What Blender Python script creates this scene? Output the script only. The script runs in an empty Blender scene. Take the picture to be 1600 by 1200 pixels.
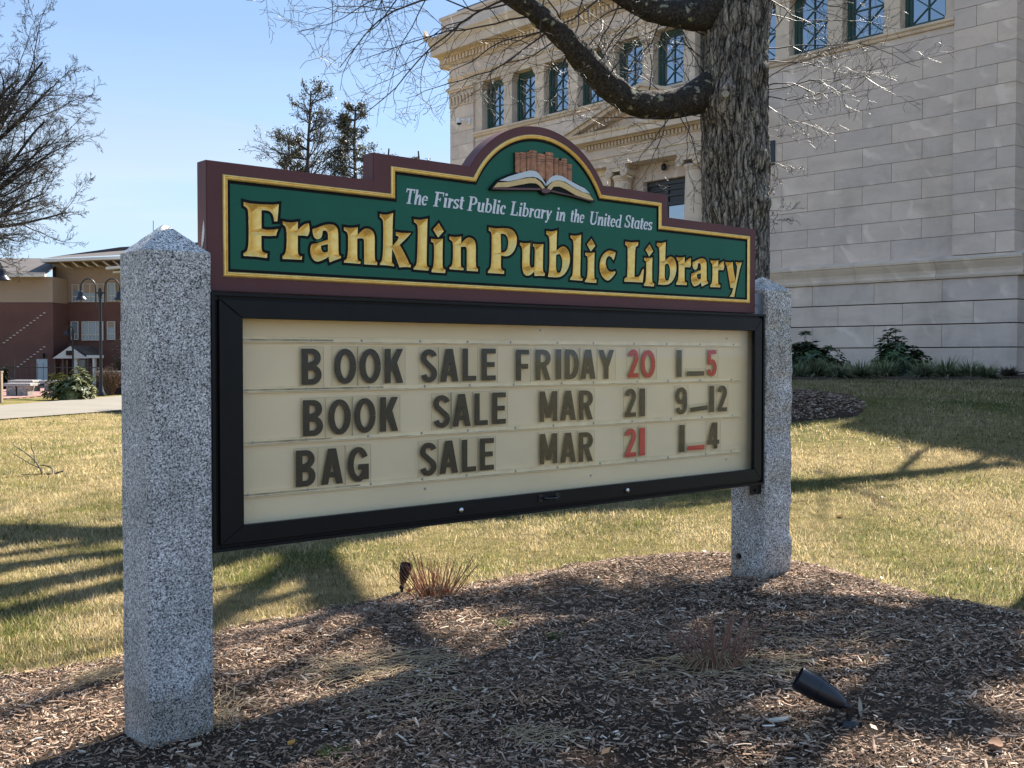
import bpy, bmesh, math, random
import numpy as np
from mathutils import Vector, Matrix, noise
from mathutils.geometry import delaunay_2d_cdt
random.seed(7); rng = np.random.default_rng(7)
SC = bpy.context.scene; COL = SC.collection
R = math.radians
# ------------------------------------------------------------------ camera, sky, sun, exposure
FPX = 1700.0; PITCH = math.atan(44/1700); CAMH = 1.46
cd = bpy.data.cameras.new('camera'); cam = bpy.data.objects.new('camera', cd); COL.objects.link(cam)
cam.location = (0, 0, CAMH); cam.rotation_euler = (math.pi/2 - PITCH, 0, 0)
cd.sensor_fit = 'HORIZONTAL'; cd.sensor_width = 36; cd.lens = 36*FPX/1600
cd.clip_start = 0.05; cd.clip_end = 4000
SC.camera = cam
SUN_EL = R(44); SUN_AZ = R(35)          # azimuth measured clockwise from +Y
w = bpy.data.worlds.new('World'); SC.world = w; w.use_nodes = True
nt = w.node_tree; nt.nodes.clear()
out = nt.nodes.new('ShaderNodeOutputWorld'); bg = nt.nodes.new('ShaderNodeBackground')
sky = nt.nodes.new('ShaderNodeTexSky'); sky.sky_type = 'NISHITA'; sky.sun_disc = False
sky.sun_elevation = SUN_EL; sky.sun_rotation = SUN_AZ
sky.air_density = 0.85; sky.dust_density = 0.2; sky.ozone_density = 1.8; sky.altitude = 50
SKY_STRENGTH = 0.15
bg.inputs['Strength'].default_value = SKY_STRENGTH
# thin high cloud: a soft veil that thickens towards the horizon
geo = nt.nodes.new('ShaderNodeTexCoord'); sep = nt.nodes.new('ShaderNodeSeparateXYZ')
nt.links.new(geo.outputs['Generated'], sep.inputs[0])
mp = nt.nodes.new('ShaderNodeMapping'); mp.inputs['Scale'].default_value = (0.8, 0.8, 7.0)
nt.links.new(geo.outputs['Generated'], mp.inputs[0])
nz = nt.nodes.new('ShaderNodeTexNoise'); nz.inputs['Scale'].default_value = 1.6; nz.inputs['Detail'].default_value = 5
nt.links.new(mp.outputs[0], nz.inputs['Vector'])
mr = nt.nodes.new('ShaderNodeMapRange'); mr.inputs[1].default_value = 0.32; mr.inputs[2].default_value = 0.62; mr.inputs[3].default_value = 0.82
mr.interpolation_type = 'SMOOTHSTEP'
nt.links.new(nz.outputs[0], mr.inputs[0])
mz = nt.nodes.new('ShaderNodeMapRange'); mz.inputs[1].default_value = 0.60; mz.inputs[2].default_value = 0.04
mz.inputs[3].default_value = 0.80; mz.inputs[4].default_value = 0.97; mz.interpolation_type = 'SMOOTHSTEP'
nt.links.new(sep.outputs[2], mz.inputs[0])
mu = nt.nodes.new('ShaderNodeMath'); mu.operation = 'MULTIPLY'
nt.links.new(mr.outputs[0], mu.inputs[0]); nt.links.new(mz.outputs[0], mu.inputs[1])
mx = nt.nodes.new('ShaderNodeMix'); mx.data_type = 'RGBA'
nt.links.new(mu.outputs[0], mx.inputs[0]); nt.links.new(sky.outputs[0], mx.inputs[6])
cv = nt.nodes.new('ShaderNodeMix'); cv.data_type = 'RGBA'; cv.inputs[6].default_value = (0.84, 1.30, 2.08, 1); cv.inputs[7].default_value = (1.60, 1.94, 2.32, 1)
mh = nt.nodes.new('ShaderNodeMapRange'); mh.inputs[1].default_value = 0.30; mh.inputs[2].default_value = 0.12; mh.interpolation_type = 'SMOOTHSTEP'
nt.links.new(sep.outputs[2], mh.inputs[0]); m2 = nt.nodes.new('ShaderNodeMath'); m2.operation = 'MULTIPLY'
mr2 = nt.nodes.new('ShaderNodeMapRange'); mr2.inputs[1].default_value = 0.40; mr2.inputs[2].default_value = 0.56; nt.links.new(nz.outputs[0], mr2.inputs[0])
nt.links.new(mh.outputs[0], m2.inputs[0]); nt.links.new(mr2.outputs[0], m2.inputs[1]); nt.links.new(m2.outputs[0], cv.inputs[0]); nt.links.new(cv.outputs[2], mx.inputs[7])
nt.links.new(mx.outputs[2], bg.inputs[0]); nt.links.new(bg.outputs[0], out.inputs[0])
sd = bpy.data.lights.new('sun', 'SUN'); sd.energy = 4.8; sd.angle = R(0.53); sd.color = (1.0, 0.93, 0.82)
so = bpy.data.objects.new('sun', sd); COL.objects.link(so)
sdir = Vector((math.cos(SUN_EL)*math.sin(SUN_AZ), math.cos(SUN_EL)*math.cos(SUN_AZ), math.sin(SUN_EL)))
so.rotation_euler = (-sdir).to_track_quat('-Z', 'Y').to_euler(); so.location = (20, 30, 40)
vs = SC.view_settings; vs.view_transform = 'Standard'; vs.look = 'None'; vs.gamma = 1; vs.use_curve_mapping = False
vs.exposure = 1.5

# ------------------------------------------------------------------ unprojection helpers (pixels of the photo -> places)
def ray(px, py):
    u = (px-800)/FPX; v = (py-600)/FPX
    return Vector((u, math.cos(PITCH)-v*math.sin(PITCH), -math.sin(PITCH)-v*math.cos(PITCH)))
CAM = Vector((0, 0, CAMH))
def at(px, py, Y):
    d = ray(px, py); return CAM + d*(Y/d.y)
TH = math.atan(1990/1700)
SROT = math.pi/2 - TH
SA = Vector((-1.14936, 4.166, 0))
SX = Vector((math.sin(TH), math.cos(TH), 0)); SY = Vector((-math.cos(TH), math.sin(TH), 0))
def sp(px, py, back=0.0):           # pixel -> (s, z) on the sign's plane set `back` metres behind its front
    d = ray(px, py); P0 = SA + SY*back
    t = (P0-CAM).dot(SY)/d.dot(SY); p = CAM + d*t
    return ((p-SA).dot(SX), p.z)
PHI = math.atan((-707-800)/1700)
LB = Vector((12.00186, 26.0, 0)); LROT = -(math.pi/2 + PHI)    # library frame: x to the right along the facade, y into it
LX = Vector((-math.sin(PHI), -math.cos(PHI), 0)); LY = Vector((math.cos(PHI), -math.sin(PHI), 0))
LROT = math.atan2(LX.y, LX.x)
def lp(px, py, outw=0.0):
    d = ray(px, py); P0 = LB - LY*outw
    t = (P0-CAM).dot(LY)/d.dot(LY); p = CAM + d*t
    return ((p-LB).dot(LX), p.z)

# ------------------------------------------------------------------ materials
MATS = {}
def newmat(name):
    m = bpy.data.materials.new(name); m.use_nodes = True; n = m.node_tree.nodes; b = n['Principled BSDF']
    MATS[name] = m; return m, m.node_tree, b
def simple(name, col, rough=0.6, metal=0.0, var=0.0, scale=8.0, bump=0.0, bscale=60.0, spec=0.5, objvar=0.0):
    m, t, b = newmat(name)
    b.inputs['Base Color'].default_value = (*col, 1); b.inputs['Roughness'].default_value = rough
    b.inputs['Metallic'].default_value = metal; b.inputs['Specular IOR Level'].default_value = spec
    tc = t.nodes.new('ShaderNodeTexCoord')
    last = None
    if var > 0:
        nz = t.nodes.new('ShaderNodeTexNoise'); nz.inputs['Scale'].default_value = scale; nz.inputs['Detail'].default_value = 6
        t.links.new(tc.outputs['Object'], nz.inputs['Vector'])
        r = t.nodes.new('ShaderNodeMapRange'); r.inputs[1].default_value = 0.3; r.inputs[2].default_value = 0.7
        r.inputs[3].default_value = 1-var; r.inputs[4].default_value = 1+var
        t.links.new(nz.outputs[0], r.inputs[0]); last = r.outputs[0]
    if objvar > 0:
        oi = t.nodes.new('ShaderNodeObjectInfo')
        r2 = t.nodes.new('ShaderNodeMapRange'); r2.inputs[3].default_value = 1-objvar; r2.inputs[4].default_value = 1+objvar
        t.links.new(oi.outputs['Random'], r2.inputs[0])
        if last is not None:
            mm = t.nodes.new('ShaderNodeMath'); mm.operation = 'MULTIPLY'
            t.links.new(last, mm.inputs[0]); t.links.new(r2.outputs[0], mm.inputs[1]); last = mm.outputs[0]
        else: last = r2.outputs[0]
    if last is not None:
        v = t.nodes.new('ShaderNodeVectorMath'); v.operation = 'SCALE'; v.inputs[0].default_value = col
        t.links.new(last, v.inputs['Scale']); t.links.new(v.outputs[0], b.inputs['Base Color'])
    if bump > 0:
        bn = t.nodes.new('ShaderNodeTexNoise'); bn.inputs['Scale'].default_value = bscale; bn.inputs['Detail'].default_value = 5
        t.links.new(tc.outputs['Object'], bn.inputs['Vector'])
        bp = t.nodes.new('ShaderNodeBump'); bp.inputs['Strength'].default_value = bump; bp.inputs['Distance'].default_value = 0.01
        t.links.new(bn.outputs[0], bp.inputs['Height']); t.links.new(bp.outputs[0], b.inputs['Normal'])
    return m
def ramp(t, fac, stops):
    r = t.nodes.new('ShaderNodeValToRGB'); e = r.color_ramp.elements
    while len(e) < len(stops): e.new(0.5)
    for k, (p, c) in enumerate(stops): e[k].position = p; e[k].color = (*c, 1) if len(c) == 3 else c
    t.links.new(fac, r.inputs[0]); return r
def noisetex(t, vec, scale, detail=4, rough=0.5, dist=0.0):
    n = t.nodes.new('ShaderNodeTexNoise'); n.inputs['Scale'].default_value = scale; n.inputs['Detail'].default_value = detail
    n.inputs['Roughness'].default_value = rough; n.inputs['Distortion'].default_value = dist
    t.links.new(vec, n.inputs['Vector']); return n
def mixc(t, fac, a, b, mode='MIX'):
    m = t.nodes.new('ShaderNodeMix'); m.data_type = 'RGBA'; m.blend_type = mode
    for s, v in ((0, fac), (6, a), (7, b)):
        if hasattr(v, 'is_linked') or hasattr(v, 'links'): t.links.new(v, m.inputs[s])
        elif s == 0: m.inputs[0].default_value = v
        else: m.inputs[s].default_value = (*v, 1)
    return m.outputs[2]
def mapping(t, vec, scale, loc=None):
    m = t.nodes.new('ShaderNodeMapping'); m.inputs['Scale'].default_value = scale
    t.links.new(vec, m.inputs[0]); return m.outputs[0]
def bumpn(t, b, h, strength, dist):
    bp = t.nodes.new('ShaderNodeBump'); bp.inputs['Strength'].default_value = strength; bp.inputs['Distance'].default_value = dist
    t.links.new(h, bp.inputs['Height']); t.links.new(bp.outputs[0], b.inputs['Normal'])
def granite(name, dark, mid, light, sc, stain):
    m, t, b = newmat(name); tc = t.nodes.new('ShaderNodeTexCoord').outputs['Object']
    v = t.nodes.new('ShaderNodeTexVoronoi'); v.inputs['Scale'].default_value = sc; v.inputs['Randomness'].default_value = 1
    wob = noisetex(t, tc, sc*1.4, 3)
    ad = t.nodes.new('ShaderNodeVectorMath'); ad.operation = 'MULTIPLY_ADD'
    t.links.new(wob.outputs['Color'], ad.inputs[0]); ad.inputs[1].default_value = (0.010,)*3; t.links.new(tc, ad.inputs[2])
    t.links.new(ad.outputs[0], v.inputs['Vector'])
    sepn = t.nodes.new('ShaderNodeSeparateColor'); t.links.new(v.outputs['Color'], sepn.inputs[0])
    r = ramp(t, sepn.outputs[0], [(0.0, dark), (0.20, dark), (0.30, mid), (0.62, mid), (0.75, light), (1.0, light)])
    n2 = noisetex(t, tc, 3.0, 6, 0.6); r2 = ramp(t, n2.outputs[0], [(0.35, stain), (0.62, (1, 1, 1))])
    c = mixc(t, 1.0, r.outputs[0], r2.outputs[0], 'MULTIPLY')
    n3 = noisetex(t, tc, sc*0.35, 3); r3 = ramp(t, n3.outputs[0], [(0.3, (0.78,)*3), (0.7, (1.12,)*3)])
    c = mixc(t, 1.0, c, r3.outputs[0], 'MULTIPLY')
    gp_ = t.nodes.new('ShaderNodeNewGeometry').outputs['Position']; sz = t.nodes.new('ShaderNodeSeparateXYZ'); t.links.new(gp_, sz.inputs[0])
    nd = noisetex(t, gp_, 9, 5); ma = t.nodes.new('ShaderNodeMath'); ma.operation = 'MULTIPLY_ADD'; t.links.new(nd.outputs[0], ma.inputs[0]); ma.inputs[1].default_value = -.35; t.links.new(sz.outputs[2], ma.inputs[2])
    rd = ramp(t, ma.outputs[0], [(0.0, (0.78, 0.73, 0.67)), (0.04, (1, 1, 1))]); c = mixc(t, 1.0, c, rd.outputs[0], 'MULTIPLY')
    nv = noisetex(t, mapping(t, tc, (1, 1, 0.06)), 26, 4); rv_ = ramp(t, nv.outputs[0], [(0.3, (0.90,)*3), (0.7, (1.05,)*3)]); c = mixc(t, 1.0, c, rv_.outputs[0], 'MULTIPLY')
    t.links.new(c, b.inputs['Base Color']); b.inputs['Roughness'].default_value = 0.85
    bn = noisetex(t, tc, sc*0.8, 4); bumpn(t, b, bn.outputs[0], 0.5, 0.004)
    return m
granite('granite_post', (0.045, 0.043, 0.042), (0.42, 0.41, 0.40), (0.90, 0.88, 0.86), 250, (0.74, 0.74, 0.73))
granite('granite_rough', (0.11, 0.11, 0.115), (0.42, 0.41, 0.40), (0.88, 0.86, 0.84), 190, (0.62, 0.58, 0.50))
granite('granite_bench', (0.2, 0.2, 0.2), (0.4, 0.4, 0.39), (0.55, 0.54, 0.52), 40, (0.8, 0.8, 0.78))
# library limestone/granite ashlar
def ashlar(name, base, k=1.0):
    m, t, b = newmat(name); tc = t.nodes.new('ShaderNodeTexCoord').outputs['Object']
    oi = t.nodes.new('ShaderNodeObjectInfo'); geo = t.nodes.new('ShaderNodeNewGeometry')
    mm = t.nodes.new('ShaderNodeVectorMath'); mm.operation = 'SCALE'; mm.inputs[0].default_value = (37, 11, 23)
    t.links.new(oi.outputs['Random'], mm.inputs['Scale'])
    off = t.nodes.new('ShaderNodeVectorMath'); off.operation = 'ADD'; t.links.new(tc, off.inputs[0]); t.links.new(mm.outputs[0], off.inputs[1])
    n1 = noisetex(t, mapping(t, off.outputs[0], (0.7, 0.7, 1.6)), 1.6, 6, 0.62, 0.8)
    c0 = ramp(t, n1.outputs[0], [(0.28, tuple(x*0.86 for x in base)), (0.5, base), (0.72, tuple(min(1, x*1.10) for x in base))]).outputs[0]
    r = t.nodes.new('ShaderNodeValToRGB'); t.links.new(oi.outputs['Random'], r.inputs[0]); e = r.color_ramp.elements
    e[0].color = (0.90, 0.90, 0.91, 1); e[1].color = (1.05, 1.02, 0.98, 1)
    c1 = mixc(t, 1.0, c0, r.outputs[0], 'MULTIPLY')
    # pale veins
    wv = t.nodes.new('ShaderNodeTexWave'); wv.inputs['Scale'].default_value = 0.55; wv.inputs['Distortion'].default_value = 9; wv.inputs['Detail'].default_value = 4
    wv.bands_direction = 'DIAGONAL'; t.links.new(off.outputs[0], wv.inputs['Vector'])
    rv = ramp(t, wv.outputs['Fac'], [(0.86, (0, 0, 0)), (0.99, (1, 1, 1))])
    n2 = noisetex(t, off.outputs[0], 1.1, 2); rn = ramp(t, n2.outputs[0], [(0.5, (0, 0, 0)), (0.62, (0.6,)*3)])
    f = mixc(t, 1.0, rv.outputs[0], rn.outputs[0], 'MULTIPLY')
    c2 = mixc(t, f, c1, tuple(min(1, x*1.3) for x in base))
    # weather stains in world space
    n3 = noisetex(t, mapping(t, geo.outputs['Position'], (1, 1, 0.45)), 0.9, 7, 0.65)
    rs = ramp(t, n3.outputs[0], [(0.30, (0.70, 0.69, 0.68)), (0.50, (1, 1, 1))])
    c3 = mixc(t, 0.55, c2, rs.outputs[0], 'MULTIPLY')
    n4 = noisetex(t, tc, 70, 3); r4 = ramp(t, n4.outputs[0], [(0.35, (0.88,)*3), (0.65, (1.06,)*3)])
    c4 = mixc(t, 1.0, c3, r4.outputs[0], 'MULTIPLY')
    t.links.new(c4, b.inputs['Base Color']); b.inputs['Roughness'].default_value = 0.88
    bn = noisetex(t, tc, 35, 4); bumpn(t, b, bn.outputs[0], 0.25, 0.01)
    return m
ashlar('ashlar', (0.70, 0.575, 0.485))
ashlar('ashlar_trim', (0.68, 0.55, 0.43))
simple('mortar', (0.13, 0.115, 0.10), 0.95, var=0.25, scale=5)
simple('roof_copper', (0.09, 0.10, 0.09), 0.8, var=0.3, scale=3)
simple('window_green', (0.028, 0.075, 0.062), 0.45, var=0.15, scale=6, bump=0.1)
simple('door_dark', (0.02, 0.021, 0.024), 0.4)
def glassmat(name, tint, alpha_refl, rough=0.02):
    m, t, b = newmat(name); t.nodes.remove(b)
    o = t.nodes['Material Output']; tr = t.nodes.new('ShaderNodeBsdfTransparent'); tr.inputs[0].default_value = (*tint, 1)
    gl = t.nodes.new('ShaderNodeBsdfGlossy'); gl.inputs['Roughness'].default_value = rough
    mxs = t.nodes.new('ShaderNodeMixShader'); fr = t.nodes.new('ShaderNodeFresnel'); fr.inputs[0].default_value = 1.5
    a = t.nodes.new('ShaderNodeMath'); a.operation = 'MULTIPLY'; a.inputs[1].default_value = alpha_refl
    t.links.new(fr.outputs[0], a.inputs[0]); t.links.new(a.outputs[0], mxs.inputs[0])
    t.links.new(tr.outputs[0], mxs.inputs[1]); t.links.new(gl.outputs[0], mxs.inputs[2]); t.links.new(mxs.outputs[0], o.inputs[0])
    return m
glassmat('door_glass', (0.98, 0.98, 0.965), 0.055)
m, t, b = newmat('window_glass'); tc = t.nodes.new('ShaderNodeTexCoord').outputs['Object']
b.inputs['Base Color'].default_value = (0.33, 0.37, 0.40, 1); b.inputs['Metallic'].default_value = 1.0; b.inputs['Roughness'].default_value = 0.04
b.inputs['Specular IOR Level'].default_value = 1.0; b.inputs['IOR'].default_value = 2.6
bumpn(t, b, noisetex(t, tc, 2.2, 2).outputs[0], 0.25, 0.02)
# sign paints
simple('maroon', (0.120, 0.046, 0.045), 0.55, spec=.25, var=0.10, scale=3, bump=0.05, bscale=200)
simple('green_paint', (0.012, 0.115, 0.072), 0.55, spec=.25, var=0.08, scale=2.5, bump=0.05, bscale=180)
simple('black_paint', (0.006, 0.006, 0.006), 0.6, spec=.15)
simple('white_paint', (0.74, 0.74, 0.78), 0.5, var=0.05, scale=40)
m, t, b = newmat('gold_leaf'); tc = t.nodes.new('ShaderNodeTexCoord').outputs['Object']
n1 = noisetex(t, tc, 34, 6, 0.6); r1 = ramp(t, n1.outputs[0], [(0.25, (0.84, 0.53, 0.13)), (0.5, (0.95, 0.66, 0.20)), (0.75, (1.0, 0.76, 0.30))])
t.links.new(r1.outputs[0], b.inputs['Base Color']); b.inputs['Metallic'].default_value = 0.45; b.inputs['Roughness'].default_value = 0.30
bumpn(t, b, noisetex(t, tc, 260, 4).outputs[0], 0.25, 0.002)
simple('frame_black', (0.006, 0.006, 0.007), 0.45, spec=.22, var=0.2, scale=10, bump=0.08, bscale=400)
simple('cream_panel', (0.88, 0.70, 0.46), 0.55, var=0.07, scale=1.6)
simple('rail_plastic', (0.90, 0.74, 0.50), 0.25, var=0.10, scale=12)
simple('rail_grime', (0.46, 0.38, 0.26), 0.6, var=0.5, scale=14)
simple('tile_black', (0.036, 0.029, 0.022), 0.35, var=0.15, scale=9)
simple('tile_red', (0.52, 0.012, 0.020), 0.35, var=0.1, scale=9)
simple('tile_red_faded', (0.62, 0.055, 0.050), 0.4, var=0.1, scale=9)
glassmat('clear_tile', (0.988, 0.984, 0.972), 0.05, 0.08)
simple('tile_edge', (0.42, 0.37, 0.27), 0.3)
simple('steel', (0.6, 0.6, 0.6), 0.28, 1.0)
simple('galvanised', (0.38, 0.42, 0.46), 0.45, 0.8, var=0.15, scale=20)
simple('fixture_black', (0.010, 0.012, 0.017), 0.32)
simple('book_brown', (0.38, 0.17, 0.085), 0.55, var=0.35, scale=45, objvar=0.12)
simple('book_band', (0.05, 0.025, 0.02), 0.6)
simple('page_white', (0.60, 0.66, 0.68), 0.6); simple('page_yellow', (0.70, 0.50, 0.22), 0.6, var=0.08, scale=30)
simple('book_cover', (0.13, 0.055, 0.055), 0.5)
simple('plaque', (0.022, 0.030, 0.042), 0.4); simple('plaque_text', (0.30, 0.34, 0.36), 0.5)
# ground
m, t, b = newmat('lawn'); pos = t.nodes.new('ShaderNodeNewGeometry').outputs['Position']
n1 = noisetex(t, pos, 0.55, 6, 0.6); n2 = noisetex(t, pos, 9, 6, 0.75)
c1 = ramp(t, n1.outputs[0], [(0.33, (0.13, 0.135, 0.035)), (0.47, (0.25, 0.205, 0.075)), (0.65, (0.34, 0.26, 0.11))]).outputs[0]
c2 = ramp(t, n2.outputs[0], [(0.3, (0.45, 0.43, 0.40)), (0.5, (1, 1, 1)), (0.75, (1.3, 1.28, 1.2))]).outputs[0]
t.links.new(mixc(t, 1.0, c1, c2, 'MULTIPLY'), b.inputs['Base Color']); b.inputs['Roughness'].default_value = 1
b.inputs['Specular IOR Level'].default_value = 0.1
bumpn(t, b, noisetex(t, pos, 45, 6, 0.8).outputs[0], 1.0, 0.05)
m, t, b = newmat('mulch_soil'); pos = t.nodes.new('ShaderNodeNewGeometry').outputs['Position']
n1 = noisetex(t, pos, 1.3, 6, 0.6); n2 = noisetex(t, pos, 60, 6, 0.8)
c1 = ramp(t, n1.outputs[0], [(0.36, (0.060, 0.040, 0.028)), (0.6, (0.15, 0.108, 0.078))]).outputs[0]
c2 = ramp(t, n2.outputs[0], [(0.3, (0.4, 0.4, 0.4)), (0.6, (1.2, 1.2, 1.2)), (0.72, (2.4, 2.3, 2.1))]).outputs[0]
t.links.new(mixc(t, 1.0, c1, c2, 'MULTIPLY'), b.inputs['Base Color']); b.inputs['Roughness'].default_value = 1
b.inputs['Specular IOR Level'].default_value = 0.1
bumpn(t, b, noisetex(t, pos, 70, 6, 0.8).outputs[0], 1.0, 0.04)
def attrmat(name, rough=0.8, spec=0.3, trans=0.0, gain=1.0):
    m, t, b = newmat(name); a = t.nodes.new('ShaderNodeAttribute'); a.attribute_name = 'col'
    t.links.new(a.outputs['Color'], b.inputs['Base Color']); b.inputs['Roughness'].default_value = rough
    b.inputs['Specular IOR Level'].default_value = spec
    if trans > 0:
        tl = t.nodes.new('ShaderNodeBsdfTranslucent'); t.links.new(a.outputs['Color'], tl.inputs[0])
        mxs = t.nodes.new('ShaderNodeMixShader'); mxs.inputs[0].default_value = trans
        t.links.new(b.outputs[0], mxs.inputs[1]); t.links.new(tl.outputs[0], mxs.inputs[2])
        t.links.new(mxs.outputs[0], t.nodes['Material Output'].inputs[0])
    return m
attrmat('grass_blade', 0.75, 0.15, 0.35)
def upnormal(name, k):
    t = MATS[name].node_tree; g = t.nodes.new('ShaderNodeNewGeometry'); v = t.nodes.new('ShaderNodeVectorMath'); v.operation = 'MULTIPLY_ADD'
    t.links.new(g.outputs['Normal'], v.inputs[0]); v.inputs[1].default_value = (1-k,)*3; v.inputs[2].default_value = (0, 0, k)
    n = t.nodes.new('ShaderNodeVectorMath'); n.operation = 'NORMALIZE'; t.links.new(v.outputs[0], n.inputs[0])
    for nd in t.nodes:
        if nd.type in ('BSDF_PRINCIPLED',): t.links.new(n.outputs[0], nd.inputs['Normal'])
upnormal('grass_blade', 0.85); attrmat('wood_chip', 0.9, 0.2); attrmat('leaf', 0.45, 0.45, 0.15)
attrmat('dry_stem', 0.8, 0.2, 0.2)
simple('concrete_path', (0.215, 0.19, 0.15), 0.9, var=0.08, scale=0.7, bump=0.2, bscale=40)
# bark
m, t, b = newmat('bark'); tc = t.nodes.new('ShaderNodeTexCoord').outputs['Object']
at_ = t.nodes.new('ShaderNodeAttribute'); at_.attribute_name = 'groove'
n1 = noisetex(t, mapping(t, tc, (1, 1, 0.25)), 22, 7, 0.7); n2 = noisetex(t, tc, 1.7, 5)
cg = ramp(t, at_.outputs['Fac'], [(0.0, (0.016, 0.013, 0.011)), (0.28, (0.16, 0.138, 0.120)), (0.6, (0.31, 0.275, 0.245)), (1.0, (0.40, 0.36, 0.325))]).outputs[0]
c2 = ramp(t, n1.outputs[0], [(0.36, (0.42,)*3), (0.66, (1.25,)*3)]).outputs[0]
c3 = ramp(t, n2.outputs[0], [(0.35, (0.75, 0.75, 0.75)), (0.62, (1.1, 1.08, 1.0))]).outputs[0]
wn = noisetex(t, tc, 5, 4); wa = t.nodes.new('ShaderNodeVectorMath'); wa.operation = 'MULTIPLY_ADD'; t.links.new(wn.outputs['Color'], wa.inputs[0]); wa.inputs[1].default_value = (.16, .16, .5); t.links.new(tc, wa.inputs[2])
vo = t.nodes.new('ShaderNodeTexVoronoi'); vo.feature = 'DISTANCE_TO_EDGE'; vo.inputs['Scale'].default_value = 15; t.links.new(mapping(t, wa.outputs[0], (1, 1, .13)), vo.inputs['Vector'])
vo2 = t.nodes.new('ShaderNodeTexVoronoi'); vo2.feature = 'DISTANCE_TO_EDGE'; vo2.inputs['Scale'].default_value = 34; t.links.new(mapping(t, wa.outputs[0], (1, 1, .22)), vo2.inputs['Vector'])
ck = ramp(t, vo.outputs['Distance'], [(0.0, (0.10, 0.09, 0.085)), (0.10, (0.85, 0.85, 0.85)), (0.35, (1.1, 1.1, 1.1))]).outputs[0]; ck2 = ramp(t, vo2.outputs['Distance'], [(0.0, (0.45, 0.44, 0.43)), (0.12, (1.05, 1.05, 1.05))]).outputs[0]
t.links.new(mixc(t, 1.0, mixc(t, 1.0, mixc(t, 1.0, cg, c2, 'MULTIPLY'), c3, 'MULTIPLY'), mixc(t, 1.0, ck, ck2, 'MULTIPLY'), 'MULTIPLY'), b.inputs['Base Color'])
hh_ = t.nodes.new('ShaderNodeMath'); hh_.operation = 'MULTIPLY_ADD'; mnn = t.nodes.new('ShaderNodeMath'); mnn.operation = 'MINIMUM'; t.links.new(vo.outputs['Distance'], mnn.inputs[0]); mnn.inputs[1].default_value = .12
t.links.new(mnn.outputs[0], hh_.inputs[0]); hh_.inputs[1].default_value = 6.0; t.links.new(n1.outputs[0], hh_.inputs[2])
b.inputs['Roughness'].default_value = 0.95; bumpn(t, b, hh_.outputs[0], 0.7, 0.02)
m, t, b = newmat('bark_lichen'); tc = t.nodes.new('ShaderNodeTexCoord').outputs['Object']
n1 = noisetex(t, tc, 26, 7, 0.7); n2 = noisetex(t, tc, 7, 5, 0.6)
c1 = ramp(t, n1.outputs[0], [(0.40, (0.010, 0.008, 0.007)), (0.70, (0.075, 0.060, 0.048))]).outputs[0]
f = ramp(t, n2.outputs[0], [(0.60, (0, 0, 0)), (0.64, (1, 1, 1))]).outputs[0]
t.links.new(mixc(t, f, c1, (0.27, 0.27, 0.19)), b.inputs['Base Color']); b.inputs['Roughness'].default_value = 0.95
bumpn(t, b, n1.outputs[0], 0.9, 0.02)
simple('twig', (0.055, 0.044, 0.037), 0.5, spec=0.35)
simple('twig_far', (0.036, 0.030, 0.027), 0.8)
simple('stump_cut', (0.30, 0.27, 0.22), 0.9, var=0.3, scale=30)
# school
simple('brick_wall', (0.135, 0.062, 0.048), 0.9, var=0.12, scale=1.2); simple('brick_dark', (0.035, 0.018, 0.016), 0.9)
simple('stucco', (0.36, 0.265, 0.19), 0.9, var=0.05, scale=0.6); simple('roof_shingle', (0.085, 0.072, 0.065), 0.9, var=0.15, scale=1.5)
simple('white_trim', (0.62, 0.58, 0.52), 0.7); simple('pane_far', (0.22, 0.27, 0.30), 0.15, spec=0.8)
simple('door_blue', (0.42, 0.46, 0.47), 0.6); simple('iron', (0.012, 0.012, 0.014), 0.5)
simple('brick_paving', (0.30, 0.17, 0.14), 0.9, var=0.2, scale=4, objvar=0.1)
simple('stone_cap', (0.24, 0.22, 0.20), 0.9, var=0.2, scale=3)
simple('bell_metal', (0.03, 0.034, 0.042), 0.35, 0.6); simple('lamp_lens', (0.75, 0.72, 0.8), 0.1)
simple('camera_white', (0.75, 0.75, 0.75), 0.4)

# ------------------------------------------------------------------ mesh helpers
def mesh(name, verts, faces, mats=None, midx=None, smooth=False):
    me = bpy.data.meshes.new(name)
    verts = np.asarray(verts, dtype=np.float32).reshape(-1, 3)
    if isinstance(faces, np.ndarray):
        nf, k = faces.shape
        me.vertices.add(len(verts)); me.vertices.foreach_set('co', verts.ravel())
        me.loops.add(nf*k); me.loops.foreach_set('vertex_index', faces.astype(np.int32).ravel())
        me.polygons.add(nf); me.polygons.foreach_set('loop_start', np.arange(0, nf*k, k, dtype=np.int32))
        me.update(calc_edges=True)
    else:
        me.from_pydata([tuple(v) for v in verts], [], [tuple(f) for f in faces]); me.update()
    for mm in (mats or []): me.materials.append(MATS[mm])
    if midx is not None: me.polygons.foreach_set('material_index', np.asarray(midx, dtype=np.int32))
    if smooth: me.polygons.foreach_set('use_smooth', np.ones(len(me.polygons), dtype=bool))
    return me
def obj(name, me, parent=None, loc=(0, 0, 0), rotz=0.0, kind=None):
    o = bpy.data.objects.new(name, me); COL.objects.link(o)
    o.location = loc; o.rotation_euler = (0, 0, rotz)
    if parent is not None: o.parent = parent
    if kind: o['kind'] = kind
    return o
def tag(o, label, cat, group=None):
    o['label'] = label; o['category'] = cat
    if group: o['group'] = group
    return o
def thing(name, label, cat, loc=(0, 0, 0), rotz=0.0, group=None):
    return tag(obj(name, None, None, loc, rotz), label, cat, group)
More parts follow.
